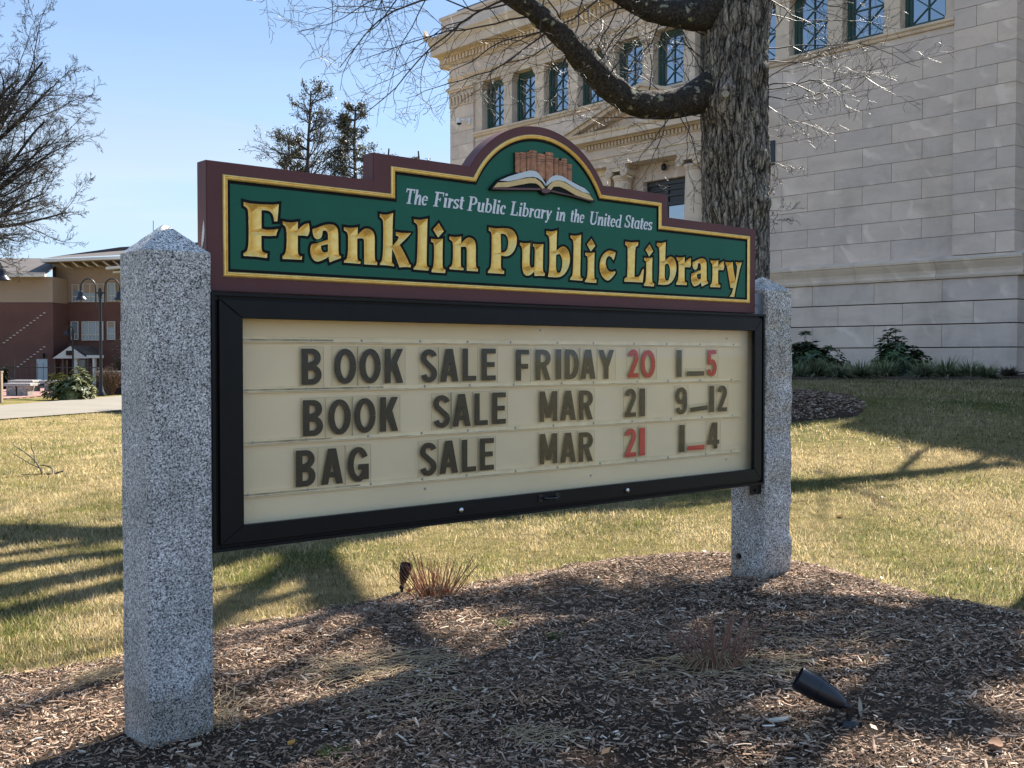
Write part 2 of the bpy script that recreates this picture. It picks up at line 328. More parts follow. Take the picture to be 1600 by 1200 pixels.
class MB:
    """collects simple solids and builds one mesh"""
    def __init__(s): s.v = []; s.f = []; s.m = []; s.o = (0, 0, 0)
    def add(s, vs, fs, mi=0):
        b = len(s.v); s.v += [tuple(v) for v in vs]; s.f += [tuple(b+i for i in f) for f in fs]; s.m += [mi]*len(fs)
    def box(s, x0, x1, y0, y1, z0, z1, mi=0):
        s.add([(x0,y0,z0),(x1,y0,z0),(x1,y1,z0),(x0,y1,z0),(x0,y0,z1),(x1,y0,z1),(x1,y1,z1),(x0,y1,z1)],
              [(0,3,2,1),(4,5,6,7),(0,1,5,4),(1,2,6,5),(2,3,7,6),(3,0,4,7)], mi)
    def prism(s, poly, y0, y1, mi=0):      # poly in (x,z), anticlockwise seen from -y ; extruded along y
        n = len(poly); vs = [(x, y0, z) for x, z in poly]+[(x, y1, z) for x, z in poly]
        fs = [tuple(range(n)), tuple(reversed(range(n, 2*n)))]+[(i, n+i, n+(i+1) % n, (i+1) % n) for i in range(n)]
        s.add(vs, fs, mi)
    def profile_x(s, prof, x0, x1, mi=0):  # closed profile in (y,z) extruded along x
        n = len(prof); vs = [(x0, y, z) for y, z in prof]+[(x1, y, z) for y, z in prof]
        fs = [tuple(range(n)), tuple(reversed(range(n, 2*n)))]+[(i, n+i, n+(i+1) % n, (i+1) % n) for i in range(n)]
        s.add(vs, fs, mi)
    def cyl(s, p0, p1, r0, r1=None, n=12, mi=0, cap=True):
        r1 = r0 if r1 is None else r1; p0 = Vector(p0); p1 = Vector(p1); ax = (p1-p0).normalized()
        a = ax.orthogonal().normalized(); b = ax.cross(a)
        vs = [p0+(a*math.cos(2*math.pi*i/n)+b*math.sin(2*math.pi*i/n))*r0 for i in range(n)]
        vs += [p1+(a*math.cos(2*math.pi*i/n)+b*math.sin(2*math.pi*i/n))*r1 for i in range(n)]
        fs = [(i, (i+1) % n, n+(i+1) % n, n+i) for i in range(n)]
        if cap: fs += [tuple(reversed(range(n))), tuple(range(n, 2*n))]
        s.add(vs, fs, mi)
    def lathe(s, prof, c=(0, 0, 0), axis=(0, 0, 1), n=20, mi=0):   # prof [(r, h)]
        ax = Vector(axis).normalized(); a = ax.orthogonal().normalized(); b = ax.cross(a); c = Vector(c); vs = []
        for r, h in prof:
            vs += [c+ax*h+(a*math.cos(2*math.pi*i/n)+b*math.sin(2*math.pi*i/n))*r for i in range(n)]
        fs = []
        for k in range(len(prof)-1):
            fs += [(k*n+i, k*n+(i+1) % n, (k+1)*n+(i+1) % n, (k+1)*n+i) for i in range(n)]
        s.add(vs, fs, mi)
    def tube(s, pts, rad, n=6, mi=0):
        pts = [Vector(p) for p in pts]; rads = rad if hasattr(rad, '__len__') else [rad]*len(pts); vs = []
        up = None
        for k, p in enumerate(pts):
            d = (pts[min(k+1, len(pts)-1)]-pts[max(k-1, 0)]).normalized()
            if up is None: up = d.orthogonal().normalized()
            up = (up-d*up.dot(d)).normalized(); b = d.cross(up)
            vs += [p+(up*math.cos(2*math.pi*i/n)+b*math.sin(2*math.pi*i/n))*rads[k] for i in range(n)]
        fs = [(k*n+i, k*n+(i+1) % n, (k+1)*n+(i+1) % n, (k+1)*n+i) for k in range(len(pts)-1) for i in range(n)]
        fs += [tuple(reversed(range(n))), tuple(range((len(pts)-1)*n, len(pts)*n))]
        s.add(vs, fs, mi)
    def build(s, name, mats, parent=None, loc=(0, 0, 0), rotz=0.0, kind=None, smooth=False, bevel=0.0, recalc=True):
        if isinstance(mats, str): mats = [mats]
        me = mesh(name, s.v, s.f, mats, s.m)
        if recalc or bevel:
            bm = bmesh.new(); bm.from_mesh(me)
            if bevel:
                es = [e for e in bm.edges if len(e.link_faces) == 2 and e.calc_face_angle(0) > 0.5]
                bmesh.ops.bevel(bm, geom=es, offset=bevel, segments=1, affect='EDGES')
            bmesh.ops.recalc_face_normals(bm, faces=bm.faces); bm.to_mesh(me); bm.free()
        if smooth:
            me.polygons.foreach_set('use_smooth', np.ones(len(me.polygons), dtype=bool))
            try: me.set_sharp_from_angle(angle=R(40))
            except Exception: pass
        return obj(name, me, parent, loc, rotz, kind)
def colattr(me, cols):       # per-vertex colour of the thing itself
    a = me.color_attributes.new('col', 'FLOAT_COLOR', 'POINT')
    c = np.ones((len(me.vertices), 4), dtype=np.float32); c[:, :3] = cols; a.data.foreach_set('color', c.ravel())
def vnoise(X, Y, seed=0.0):
    return np.array([noise.noise(Vector((float(a), float(b), seed))) for a, b in zip(X.ravel(), Y.ravel())]).reshape(X.shape)
def inpoly(px, py, poly):
    px = np.asarray(px, dtype=float); py = np.asarray(py, dtype=float); ins = np.zeros(px.shape, bool)
    n = len(poly)
    for i in range(n):
        x0, y0 = poly[i]; x1, y1 = poly[(i+1) % n]
        if y0 == y1: continue
        c = ((y0 > py) != (y1 > py)) & (px < (x1-x0)*(py-y0)/(y1-y0)+x0); ins ^= c
    return ins
def polydist(px, py, poly):
    px = np.asarray(px, dtype=float); py = np.asarray(py, dtype=float); d = np.full(px.shape, 1e9)
    n = len(poly)
    for i in range(n):
        ax, ay = poly[i]; bx, by = poly[(i+1) % n]; vx, vy = bx-ax, by-ay; L = vx*vx+vy*vy+1e-12
        t = np.clip(((px-ax)*vx+(py-ay)*vy)/L, 0, 1); d = np.minimum(d, np.hypot(px-ax-t*vx, py-ay-t*vy))
    return d
def cdt_union(polys, extra=None, eps=1e-6):
    vs = []; fs = []
    for p in polys:
        b = len(vs); vs += [Vector((x, y)) for x, y in p]; fs.append(list(range(b, b+len(p))))
    if extra is not None: vs += [Vector((float(x), float(y))) for x, y in extra]
    r = delaunay_2d_cdt(vs, [], fs, 1, eps)
    V = [(v.x, v.y) for v in r[0]]
    T = []
    for f in r[2]:
        a = sum(V[f[i]][0]*V[f[(i+1) % len(f)]][1]-V[f[(i+1) % len(f)]][0]*V[f[i]][1] for i in range(len(f)))
        if abs(a) < 1e-12: continue
        cx = sum(V[i][0] for i in f)/len(f); cy = sum(V[i][1] for i in f)/len(f)
        if not any(bool(inpoly(cx, cy, p)) for p in polys): continue
        T.append(tuple(f) if a > 0 else tuple(reversed(f)))
    return V, T
def solid2d(V, T, y_front, y_back, mb, mi=0):
    """triangulated (x,z) shape -> solid between y_front and y_back"""
    n = len(V); cnt = {}
    for f in T:
        for i in range(len(f)):
            e = (f[i], f[(i+1) % len(f)]); cnt[e] = 1
    sides = [(b, a, n+a, n+b) for (a, b) in cnt if (b, a) not in cnt]
    mb.add([(x, y_front, z) for x, z in V]+[(x, y_back, z) for x, z in V], list(T)+sides, mi)
# stroke lettering: a glyph is a list of strokes (width, points)
def arc(cx, cy, rx, ry, a0, a1, n=10):
    return [(cx+rx*math.cos(R(a0+(a1-a0)*i/n)), cy+ry*math.sin(R(a0+(a1-a0)*i/n))) for i in range(n+1)]
def stroke_polys(pts, wd, hv=1.0):
    """hv: thickness of horizontal runs relative to vertical ones"""
    res = []
    def off(p, q):
        dx, dy = q[0]-p[0], q[1]-p[1]; L = math.hypot(dx, dy)+1e-9
        nx, ny = -dy/L, dx/L
        return nx*wd/2, ny*wd/2*hv
    n = len(pts)
    if n < 2: return res
    L = []; Rr = []
    for i in range(n):
        a = off(pts[max(i-1, 0)], pts[min(i+1, n-1)]) if 0 < i < n-1 else (off(pts[0], pts[1]) if i == 0 else off(pts[-2], pts[-1]))
        L.append((pts[i][0]+a[0], pts[i][1]+a[1])); Rr.append((pts[i][0]-a[0], pts[i][1]-a[1]))
    for i in range(n-1): res.append([Rr[i], Rr[i+1], L[i+1], L[i]])
    return res
# ------------------------------------------------------------------ lettering
def para(x0, y0, x1, y1, wx): return [(x0-wx/2, y0), (x0+wx/2, y0), (x1+wx/2, y1), (x1-wx/2, y1)]
def bar(x0, x1, y0, y1): return [(x0, y0), (x1, y0), (x1, y1), (x0, y1)]
def sans(ch, W):
    t = 0.20; h = 0.155; c = W/2; rx = W/2-t/2; P = []
    def st(pts): P.extend(stroke_polys(pts, t, h/t))
    if ch in 'BEFLDRKPI1': P.append(bar(0, t, 0, 1))
    if ch in '1I': P[:] = [bar(0, W, 0, 1)]
    elif ch == '-': P.append(bar(0, W, 0.03, 0.20))
    elif ch == 'B':
        st([(t*.6, 1-h/2)]+[(W*.5, 1-h/2)]+arc(W*.52, .745, W*.44-t/2, .255-h/2, 80, -80, 8)+[(t*.6, .49+h*.1)])
        st([(t*.6, .54-h/2+.02)]+arc(W*.53, .275, W*.47-t/2, .275-h/2, 85, -85, 8)+[(t*.6, h/2)])
    elif ch in 'O0': P.extend(stroke_polys(arc(c, .5, rx, .5-h/2, 0, 360, 28), t, h/t))
    elif ch == 'K': P.append(para(t*.9, .36, W-.12, 1, .23)); P.append(para(W-.115, 0, t+.10, .62, .23))
    elif ch == 'S': st(arc(c, .745, rx, .255-h/2, 12, 235, 14)+[(c, .505)]+arc(c, .265, rx, .265-h/2, 55, -170, 14))
    elif ch == 'A':
        P += [para(.11, 0, c-.02, 1, .22), para(W-.11, 0, c+.02, 1, .22), bar(.18, W-.18, .19, .34)]
    elif ch == 'L': P.append(bar(0, W, 0, h))
    elif ch == 'E': P += [bar(0, W, 0, h), bar(0, W, 1-h, 1), bar(0, W*.92, .5-h/2, .5+h/2)]
    elif ch == 'F': P += [bar(0, W, 1-h, 1), bar(0, W*.92, .46-h/2, .46+h/2)]
    elif ch == 'R':
        st([(t*.6, 1-h/2)]+arc(W*.5, .715, W*.5-t/2, .285-h/2, 85, -85, 10)+[(t*.6, .43+h/2)]); P.append(para(W-.115, 0, W*.5, .5, .22))
    elif ch == 'D': st([(t*.6, 1-h/2)]+arc(W*.42, .5, W*.58-t/2, .5-h/2, 86, -86, 16)+[(t*.6, h/2)])
    elif ch == 'Y': P += [para(c, .42, .11, 1, .22), para(c, .42, W-.11, 1, .22), bar(c-t/2, c+t/2, 0, .46)]
    elif ch == 'M': P += [bar(0, t*.92, 0, 1), bar(W-t*.92, W, 0, 1), para(c, .12, .12, 1, .2), para(c, .12, W-.12, 1, .2)]
    elif ch == 'G':
        st(arc(c, .5, rx, .5-h/2, 28, 332, 24)); P += [bar(W-t, W, .06, .5), bar(c, W, .5-h, .5)]
    elif ch == '2': st(arc(c, .72, rx, .28-h/2, 172, -28, 12)+[(.13, .12)]); P.append(bar(0, W, 0, h))
    elif ch == '5':
        P += [bar(.06, W-.03, 1-h, 1), bar(.06, .06+t*.85, .44, 1)]; st([(.12, .52)]+arc(c-.01, .33, rx, .33-h/2, 100, -165, 14))
    elif ch == '9':
        st(arc(c, .69, rx, .31-h/2, 0, 360, 20)); st([(W-t/2, .69), (W-t/2, .34)]+arc(c, .30, rx, .30-h/2, -5, -165, 10))
    elif ch == '4': P += [para(.11, .22, W*.55, 1, .2), bar(0, W, .17, .33), bar(W*.55, W*.55+t, 0, 1)]
    return P
SER = {}
def serif_defs():
    T = .165; n = .065; xh = .66
    def stem(x, y0, y1, w=T): return bar(x-w/2, x+w/2, y0, y1)
    def ser(x, y, w=.36): return bar(x-w/2, x+w/2, y, y+.065)
    def sk(pts, w, hv=.45): return stroke_polys(pts, w, hv)
    SER['T'] = (.74, [stem(.37, 0, 1), bar(.03, .71, .90, 1), bar(.03, .09, .74, .95), bar(.65, .71, .74, .95), ser(.37, 0)])
    SER['F'] = (.70, [stem(.19, 0, 1), bar(.02, .66, .91, 1), bar(.60, .66, .74, .95), bar(.2, .48, .47, .54), bar(.42, .48, .38, .62), ser(.19, 0)])
    SER['P'] = (.72, [stem(.19, 0, 1), ser(.19, 0), bar(.02, .35, .93, 1)]+sk([(.2, .965)]+arc(.38, .72, .21, .245, 90, -90, 10)+[(.2, .475)], T))
    SER['L'] = (.70, [stem(.19, 0, 1), ser(.19, .935), bar(.02, .64, 0, .08), bar(.57, .64, 0, .28)])
    SER['U'] = (.80, [stem(.18, .25, 1), ser(.18, .935), ser(.66, .935, .28), bar(.63, .69, .25, 1)]+sk(arc(.41, .28, .235, .24, 180, 360, 12), .13, .9))
    SER['S'] = (.64, sk(arc(.32, .755, .19, .205, 25, 235, 12)+arc(.32, .255, .20, .215, 55, -155, 12), .14, .6)+[bar(.49, .55, .68, .98), bar(.05, .11, .02, .34)])
    SER['h'] = (.62, [stem(.15, 0, 1), bar(.01, .15, .94, 1), bar(.40, .56, 0, .45), bar(.5, .62, 0, .06)]+sk([(.2, .40)]+arc(.37, .46, .12, .165, 150, 0, 8), .14, .9))
    SER['e'] = (.52, sk(arc(.27, .33, .18, .295, 20, 320, 16), .15, .5)+[bar(.2, .5, .33, .39)])
    SER['i'] = (.31, [stem(.15, 0, xh), bar(.02, .15, .60, xh), bar(.15, .29, 0, .06), [(.15+.10*math.cos(R(a)), .88+.10*math.sin(R(a))) for a in range(0, 360, 45)]])
    SER['r'] = (.44, [stem(.15, 0, xh), bar(.02, .15, .60, xh)]+sk([(.2, .42), (.26, .57), (.36, .60)], .1, 1)+[[(.35+.075*math.cos(R(a)), .55+.08*math.sin(R(a))) for a in range(0, 360, 45)]])
    SER['s'] = (.43, sk(arc(.21, .49, .125, .135, 30, 225, 9)+arc(.21, .175, .135, .14, 45, -150, 9), .15, .55)+[bar(.32, .38, .47, .66), bar(.03, .09, 0, .2)])
    SER['t'] = (.36, [stem(.16, .08, .86, .17), bar(.02, .34, .58, .66), bar(.14, .32, 0, .1)])
    SER['u'] = (.60, [stem(.14, .12, xh), bar(.01, .14, .6, xh), stem(.45, 0, xh), bar(.45, .6, 0, .06)]+sk(arc(.27, .16, .15, .12, 180, 330, 8), .12, .9))
    SER['b'] = (.60, [stem(.14, .02, 1, .14), bar(.01, .15, .94, 1)]+sk(arc(.31, .33, .19, .30, 130, -130, 14), .13, .6))
    SER['l'] = (.31, [stem(.15, 0, 1), bar(.01, .15, .94, 1), bar(.15, .29, 0, .06)])
    SER['c'] = (.48, sk(arc(.26, .33, .17, .295, 50, 315, 14), .16, .5)+[[(.38+.07*math.cos(R(a)), .50+.08*math.sin(R(a))) for a in range(0, 360, 45)]])
    SER['a'] = (.60, [stem(.46, 0, xh, .14), bar(.46, .60, 0, .06)]+sk(arc(.28, .33, .19, .30, 50, 310, 14), .13, .6))
    SER['y'] = (.56, [para(.30, 0, .13, xh, .17), bar(.02, .16, .60, xh), para(.18, -.22, .48, xh, .09), [(.14+.09*math.cos(R(a)), -.2+.08*math.sin(R(a))) for a in range(0, 360, 45)], [(.47+.07*math.cos(R(a)), .57+.08*math.sin(R(a))) for a in range(0, 360, 45)]])
    SER['n'] = (.62, [stem(.15, 0, xh), bar(.01, .15, .60, xh), bar(.40, .56, 0, .45), bar(.5, .62, 0, .06)]+sk([(.2, .42)]+arc(.37, .46, .12, .165, 150, 0, 8), .14, .9))
    SER['d'] = (.62, [stem(.47, 0, 1, .14), bar(.33, .47, .94, 1), bar(.47, .62, 0, .06)]+sk(arc(.28, .33, .19, .30, 50, 310, 14), .13, .6))
serif_defs()
# carved letters: outlines read off the sign (tenths of a photo pixel from the given origin)
GL = {
 'F': ((370, 300, .1), [(102,155),(200,180),(400,195),(560,200),(652,190),(645,300),(630,460),(580,458),(572,400),(550,340),(510,300),(450,285),(382,285),(382,570),(440,590),(540,590),(645,578),(620,640),(610,682),(500,688),(380,682),(380,900),(400,935),(440,955),(472,962),(468,1032),(300,1010),(100,998),(100,955),(140,935),(165,900),(180,800),(182,600),(178,400),(172,290),(150,245),(120,225),(105,218)], []),
 'r': ((370, 300, .1), [(712,460),(830,480),(950,465),(950,595),(1000,540),(1060,500),(1120,490),(1135,560),(1130,640),(1100,690),(1040,680),(950,680),(948,960),(975,1000),(1015,1005),(1012,1060),(860,1052),(710,1046),(710,1000),(745,975),(768,900),(775,750),(772,600),(750,530),(715,510)], []),
 'a': ((370, 300, .1), [(1175,580),(1250,560),(1330,525),(1420,505),(1500,510),(1550,540),(1580,600),(1585,960),(1600,995),(1625,1005),(1620,1035),(1530,1065),(1445,1100),(1425,1010),(1380,1045),(1300,1080),(1240,1090),(1190,1060),(1155,1000),(1142,930),(1145,860),(1165,815),(1250,800),(1340,770),(1418,745),(1418,660),(1405,620),(1375,600),(1340,605),(1330,680),(1310,720),(1270,740),(1230,735),(1195,700),(1180,640)], [(1418,815),(1310,840),(1315,900),(1345,940),(1380,945),(1418,930)]),
 'n': ((530, 320, .1), [(70,350),(190,365),(285,350),(285,470),(330,420),(390,375),(450,370),(510,400),(540,450),(552,520),(550,700),(552,860),(570,890),(590,895),(588,942),(480,935),(385,930),(385,700),(385,560),(370,530),(330,520),(278,530),(278,850),(300,875),(328,885),(325,922),(200,912),(70,902),(72,870),(110,850),(125,800),(135,700),(135,480),(120,430),(85,405),(70,395)], []),
 'k': ((530, 320, .1), [(628,145),(730,160),(838,130),(830,350),(827,643),(900,560),(925,510),(910,490),(880,480),(880,425),(970,440),(1050,442),(1120,440),(1040,530),(940,625),(1000,730),(1060,850),(1090,920),(1115,940),(1112,978),(1020,970),(935,978),(900,880),(860,770),(822,695),(815,880),(830,915),(852,930),(850,962),(740,945),(632,940),(632,910),(660,880),(675,780),(682,650),(685,400),(682,270),(665,220),(630,190)], []),
 'l': ((530, 320, .1), [(1162,195),(1265,210),(1378,185),(1370,500),(1362,880),(1370,930),(1390,950),(1410,955),(1408,1000),(1280,990),(1158,980),(1160,950),(1195,920),(1210,860),(1218,700),(1225,400),(1222,310),(1205,265),(1165,240)], []),
 'i': ((670, 330, .1), [(62,380),(160,390),(245,378),(240,600),(240,820),(260,850),(285,860),(280,915),(170,908),(55,898),(55,870),(85,845),(100,780),(108,650),(108,480),(95,440),(62,425)], []),
 '.': ((670, 330, .1), [(180,135),(260,262),(170,362),(92,235)], []),
 'P': ((670, 330, .1), [(930,255),(1050,270),(1180,265),(1280,280),(1340,330),(1372,410),(1370,500),(1345,590),(1300,660),(1240,700),(1180,705),(1125,690),(1120,880),(1140,920),(1172,930),(1170,980),(1050,972),(918,965),(920,925),(950,905),(965,850),(975,700),(978,400),(970,340),(955,315),(932,305)], [(1120,350),(1180,355),(1220,400),(1235,470),(1232,540),(1215,600),(1180,640),(1125,645)]),
 'u': ((810, 330, .1), [(20,490),(100,505),(180,495),(172,700),(170,840),(195,885),(225,880),(245,865),(250,700),(252,600),(245,560),(222,545),(222,508),(300,520),(385,515),(380,700),(378,920),(390,955),(408,968),(405,1012),(320,1008),(248,1012),(240,945),(200,985),(160,1008),(110,1005),(75,975),(55,900),(52,800),(58,650),(50,570),(35,540),(20,530)], []),
 'b': ((810, 330, .1), [(430,310),(520,320),(600,298),(590,620),(640,570),(690,548),(740,565),(780,620),(800,700),(802,780),(780,880),(730,970),(660,1025),(580,1035),(455,1025),(470,950),(478,800),(480,500),(475,420),(460,375),(430,360)], [(585,690),(620,665),(650,680),(675,740),(680,820),(670,900),(645,960),(600,960),(582,900)]),
 'c': ((810, 330, .1), [(1515,645),(1500,720),(1480,770),(1440,710),(1400,700),(1370,740),(1358,810),(1370,890),(1410,940),(1460,950),(1505,935),(1512,965),(1460,1040),(1400,1090),(1340,1065),(1290,1000),(1262,910),(1262,820),(1285,730),(1330,660),(1390,620),(1440,615)], []),
 'L': ((960, 350, .1375), [(118,200),(190,210),(268,205),(265,245),(240,260),(232,320),(225,600),(260,605),(290,580),(310,520),(332,508),(325,600),(318,665),(210,658),(108,655),(110,620),(140,600),(145,450),(145,280),(138,250),(118,235)], []),
 'y': ((960, 350, .1375), [(1255,430),(1300,440),(1340,432),(1350,520),(1372,640),(1384,560),(1390,480),(1375,455),(1375,432),(1410,440),(1445,435),(1420,520),(1395,640),(1370,760),(1358,830),(1302,825),(1330,790),(1345,725),(1315,725),(1300,640),(1280,520),(1270,470),(1255,455)], []),
}
BK = 0.061      # setback of the painted field behind the posts' front
GP = {}
for ch, (o, outl, hole) in GL.items():
    cv = lambda L: [sp(o[0]+x*o[2], o[1]+y*o[2], BK) for x, y in L]
    GP[ch] = [cv(outl), cv(hole)]
def ref(ch, which=None):
    return GP[ch][0][{'r': 17, 'n': 27, 'l': 11, 'i': 11, 'b': 14, 'a': 12, '.': 0}[ch]]
PLACE = [('F', None), ('r', (441, 404.6)), ('a', (514.5, 410)), ('n', (537, 410.2)), ('k', None), ('l', (645.8, 418)), ('i', (675.5, 419.8)),
 ('n', (701.6, 420.6)), ('P', None), ('u', None), ('b', (855.5, 432.5)), ('l', (890.2, 434.5)), ('i', (915.8, 436)), ('c', None),
 ('L', None), ('i', (1007.4, 441.9)), ('b', (1027.6, 444.4)), ('r', (1056, 444.9)), ('a', (1158.8-63.0, 448.0)), ('r', (1109.2, 448.5)), ('y', None)]
def smoothpoly(P, k=1):
    """rounds gentle bends only (corners sharper than ~40 degrees stay)"""
    for _ in range(k):
        n = len(P); Q = []
        for i in range(n):
            a, b, c = P[i-1], P[i], P[(i+1) % n]
            v1 = (b[0]-a[0], b[1]-a[1]); v2 = (c[0]-b[0], c[1]-b[1])
            l1 = math.hypot(*v1)+1e-9; l2 = math.hypot(*v2)+1e-9
            ang = math.acos(max(-1, min(1, (v1[0]*v2[0]+v1[1]*v2[1])/l1/l2)))
            if R(8) < ang < R(50):
                k1 = min(.25, .012/l1); k2 = min(.25, .012/l2)
                Q += [(b[0]-v1[0]*k1, b[1]-v1[1]*k1), (b[0]+v2[0]*k2, b[1]+v2[1]*k2)]
            else: Q.append(b)
        P = Q
    return P
def offset(P, d):
    """grow a closed outline outwards (mitred)"""
    n = len(P); a = sum(P[i][0]*P[(i+1) % n][1]-P[(i+1) % n][0]*P[i][1] for i in range(n)); sg = 1 if a > 0 else -1; Q = []
    for i in range(n):
        p, q, r = P[i-1], P[i], P[(i+1) % n]
        def nr(u, v):
            dx, dy = v[0]-u[0], v[1]-u[1]; L = math.hypot(dx, dy)+1e-9; return (sg*dy/L, -sg*dx/L)
        n1, n2 = nr(p, q), nr(q, r); m = (n1[0]+n2[0], n1[1]+n2[1]); mm = m[0]**2+m[1]**2
        k = d*min(2/max(mm, .35), 2.2) if mm > 1e-6 else d
        Q.append((q[0]+m[0]*k, q[1]+m[1]*k))
    return Q
LETTERS = []
for ch, px in PLACE:
    ol, ho = GP[ch]; dots = []
    dx = dz = 0
    if px is not None:
        r0 = ref(ch); r1 = sp(px[0], px[1], BK); dx, dz = r1[0]-r0[0], r1[1]-r0[1]
    mv = lambda L: [(x+dx, z+dz) for x, z in L]
    outs = [smoothpoly(mv(ol))]; holes = [smoothpoly(mv(ho))] if ho else []
    if ch == 'i': outs.append(mv(GP['.'][0]))
    LETTERS.append((ch, outs, holes))

# ------------------------------------------------------------------ the sign: posts, name board, message cabinet
sign = thing('library_sign', 'green carved name board over a black message cabinet between two granite posts', 'sign', SA, SROT)
def granite_post_mesh(x0, x1, y0, y1, zb, zs, zp, rough, seed, faces_rough):
    """grid-built post so that split faces can be uneven; local sign frame"""
    vs = []; fs = []; mi = []
    nz_ = 90; ncol = 14; cx, cy = (x0+x1)/2, (y0+y1)/2; hx, hy = (x1-x0)/2, (y1-y0)/2
    ring = []
    ch = 0.006
    corners = [(-1, -1), (1, -1), (1, 1), (-1, 1)]
    for k in range(4):
        a, b = corners[k], corners[(k+1) % 4]
        for i in range(ncol):
            f = i/ncol; f = ch/(2*hx)+f*(1-2*ch/(2*hx)) if i else ch/(2*hx)
            ring.append((a[0]+(b[0]-a[0])*f, a[1]+(b[1]-a[1])*f, k))
        ring.append((a[0]+(b[0]-a[0])*(1-ch/(2*hx)), a[1]+(b[1]-a[1])*(1-ch/(2*hx)), k))
    nr = len(ring)
    norms = [(0, -1), (1, 0), (0, 1), (-1, 0)]
    for j in range(nz_+1):
        z = zb+(zs-zb)*j/nz_
        for (u, v, k) in ring:
            x, y = cx+u*hx, cy+v*hy; nx, ny = norms[k]; d = 0
            edge = min(1, 6*(1-abs(u if k in (0, 2) else v)))
            p = Vector((x*1.0, y*1.0, z))
            d += 0.0018*noise.noise(p*14+Vector((seed, 0, 0)))
            if k in faces_rough:
                q = p*5+Vector((seed*3, 1, 2))
                d += 0.012*noise.fractal(q, 0.8, 2.1, 5)
                for (fx, fz, fr, fd) in rough:      # conchoidal chips
                    along = (u if k in (0, 2) else v)
                    dd = math.hypot((along-fx)*0.9, (z-fz)/fr*.55)
                    if dd < 1 and z < fz+fr*.30: d -= fd*(1-dd)**1.0*(1 if z > fz-fr*1.2 else 0)
            bz = min(1, (zs-z)/0.02+0.15)
            vs.append((x+nx*d*bz, y+ny*d*bz, z))
    for j in range(nz_):
        for i in range(nr):
            a = j*nr+i; b = j*nr+(i+1) % nr; fs.append((a, b, b+nr, a+nr))
            mi.append(0)
    base = len(vs); topring = nz_*nr
    # pyramid cap in rings, slightly rounded point
    nc = 8
    for j in range(1, nc+1):
        f = j/nc
        for (u, v, k) in ring:
            k1 = 1-f*0.955
            vs.append((cx+u*hx*k1+0.0015*noise.noise(Vector((u*5, v*5, f*9+seed))), cy+v*hy*k1, zs+(zp-zs)*(f if f < 1 else .985)+0.002*noise.noise(Vector((u*4+seed, v*4, f*6)))))
    for j in range(nc):
        for i in range(nr):
            a0 = topring if j == 0 else base+(j-1)*nr; b0 = base+j*nr
            fs.append((a0+i, a0+(i+1) % nr, b0+(i+1) % nr, b0+i)); mi.append(0)
    vs.append((cx, cy, zp)); fs += [(base+(nc-1)*nr+i, base+(nc-1)*nr+(i+1) % nr, len(vs)-1) for i in range(nr)]; mi += [0]*nr
    return vs, fs, mi
v, f, mi = granite_post_mesh(-0.255, 0.0, 0.0, 0.255, -0.25, 1.852, 1.962, [], 1.0, ())
o = obj('granite_post', mesh('granite_post', v, f, ['granite_post'], mi), sign); o['label'] = 'smooth grey granite post at the near end of the sign'
o.data.polygons.foreach_set('use_smooth', np.ones(len(o.data.polygons), bool)); o.data.set_sharp_from_angle(angle=R(28))
chips = [(.1, 1.33, .07, .016), (-.2, 0.98, .09, .018), (.3, 1.12, .05, .008), (-.1, 1.62, .06, .010)]
v, f, mi = granite_post_mesh(3.487, 3.745, 0.0, 0.255, -0.15, 1.852, 1.938, chips, 5.3, (0, 1))
pr = obj('granite_post', mesh('granite_post', v, f, ['granite_rough'], mi), sign); pr['label'] = 'rough split granite post with chipped face at the far end of the sign'
pr.data.polygons.foreach_set('use_smooth', np.ones(len(pr.data.polygons), bool)); pr.data.set_sharp_from_angle(angle=R(35))
m_ = MB(); m_.cyl((3.486, 0.19, 0.245), (3.470, 0.19, 0.245), 0.011, n=12)
m_.cyl((3.486, 0.19, 0.245), (3.484, 0.19, 0.245), 0.02, n=12); m_.build('bolt', 'fixture_black', sign)
# name board ------------------------------------------------
YF, YB = 0.055, 0.135
def arcpts(cx, cz, r, z0, n=40):
    a0 = math.asin((z0-cz)/r); a1 = math.pi-a0
    return [(cx+r*math.cos(a0+(a1-a0)*i/n), cz+r*math.sin(a0+(a1-a0)*i/n)) for i in range(n+1)]
ACX, ACZ = 1.742, 2.059
outer = [(0.008, 1.712), (3.452, 1.712), (3.452, 2.208), (2.672, 2.214), (2.672, 2.336)]+arcpts(ACX, ACZ, .517, 2.336)+[(0.772, 2.336), (0.772, 2.216), (0.008, 2.216)]
inner = [(0.086, 1.779), (3.384, 1.779), (3.384, 2.152), (2.610, 2.154), (2.610, 2.277)]+arcpts(ACX, ACZ, .466, 2.277)+[(0.874, 2.277), (0.874, 2.157), (0.086, 2.157)]
def fill_ring(outer, inner, holes_extra=None):
    V, T = cdt_union([outer], extra=None) if inner is None else (None, None)
    vs = [Vector(p) for p in outer+inner]; n = len(outer)
    r = delaunay_2d_cdt(vs, [], [list(range(n)), list(range(n, n+len(inner)))], 1, 1e-6)
    V = [(v.x, v.y) for v in r[0]]; T = []
    for f in r[2]:
        cx = sum(V[i][0] for i in f)/len(f); cz = sum(V[i][1] for i in f)/len(f)
        if inpoly(cx, cz, inner): continue
        a = sum(V[f[i]][0]*V[f[(i+1) % len(f)]][1]-V[f[(i+1) % len(f)]][0]*V[f[i]][1] for i in range(len(f)))
        T.append(tuple(f) if a > 0 else tuple(reversed(f)))
    return V, T
V, T = fill_ring(outer, inner)
mb = MB(); solid2d(V, T, YF, YB-0.004, mb)
V2, T2 = cdt_union([outer]); solid2d(V2, T2, YB-0.003, YB, mb)
board = mb.build('name_board', 'maroon', sign, bevel=0.0)
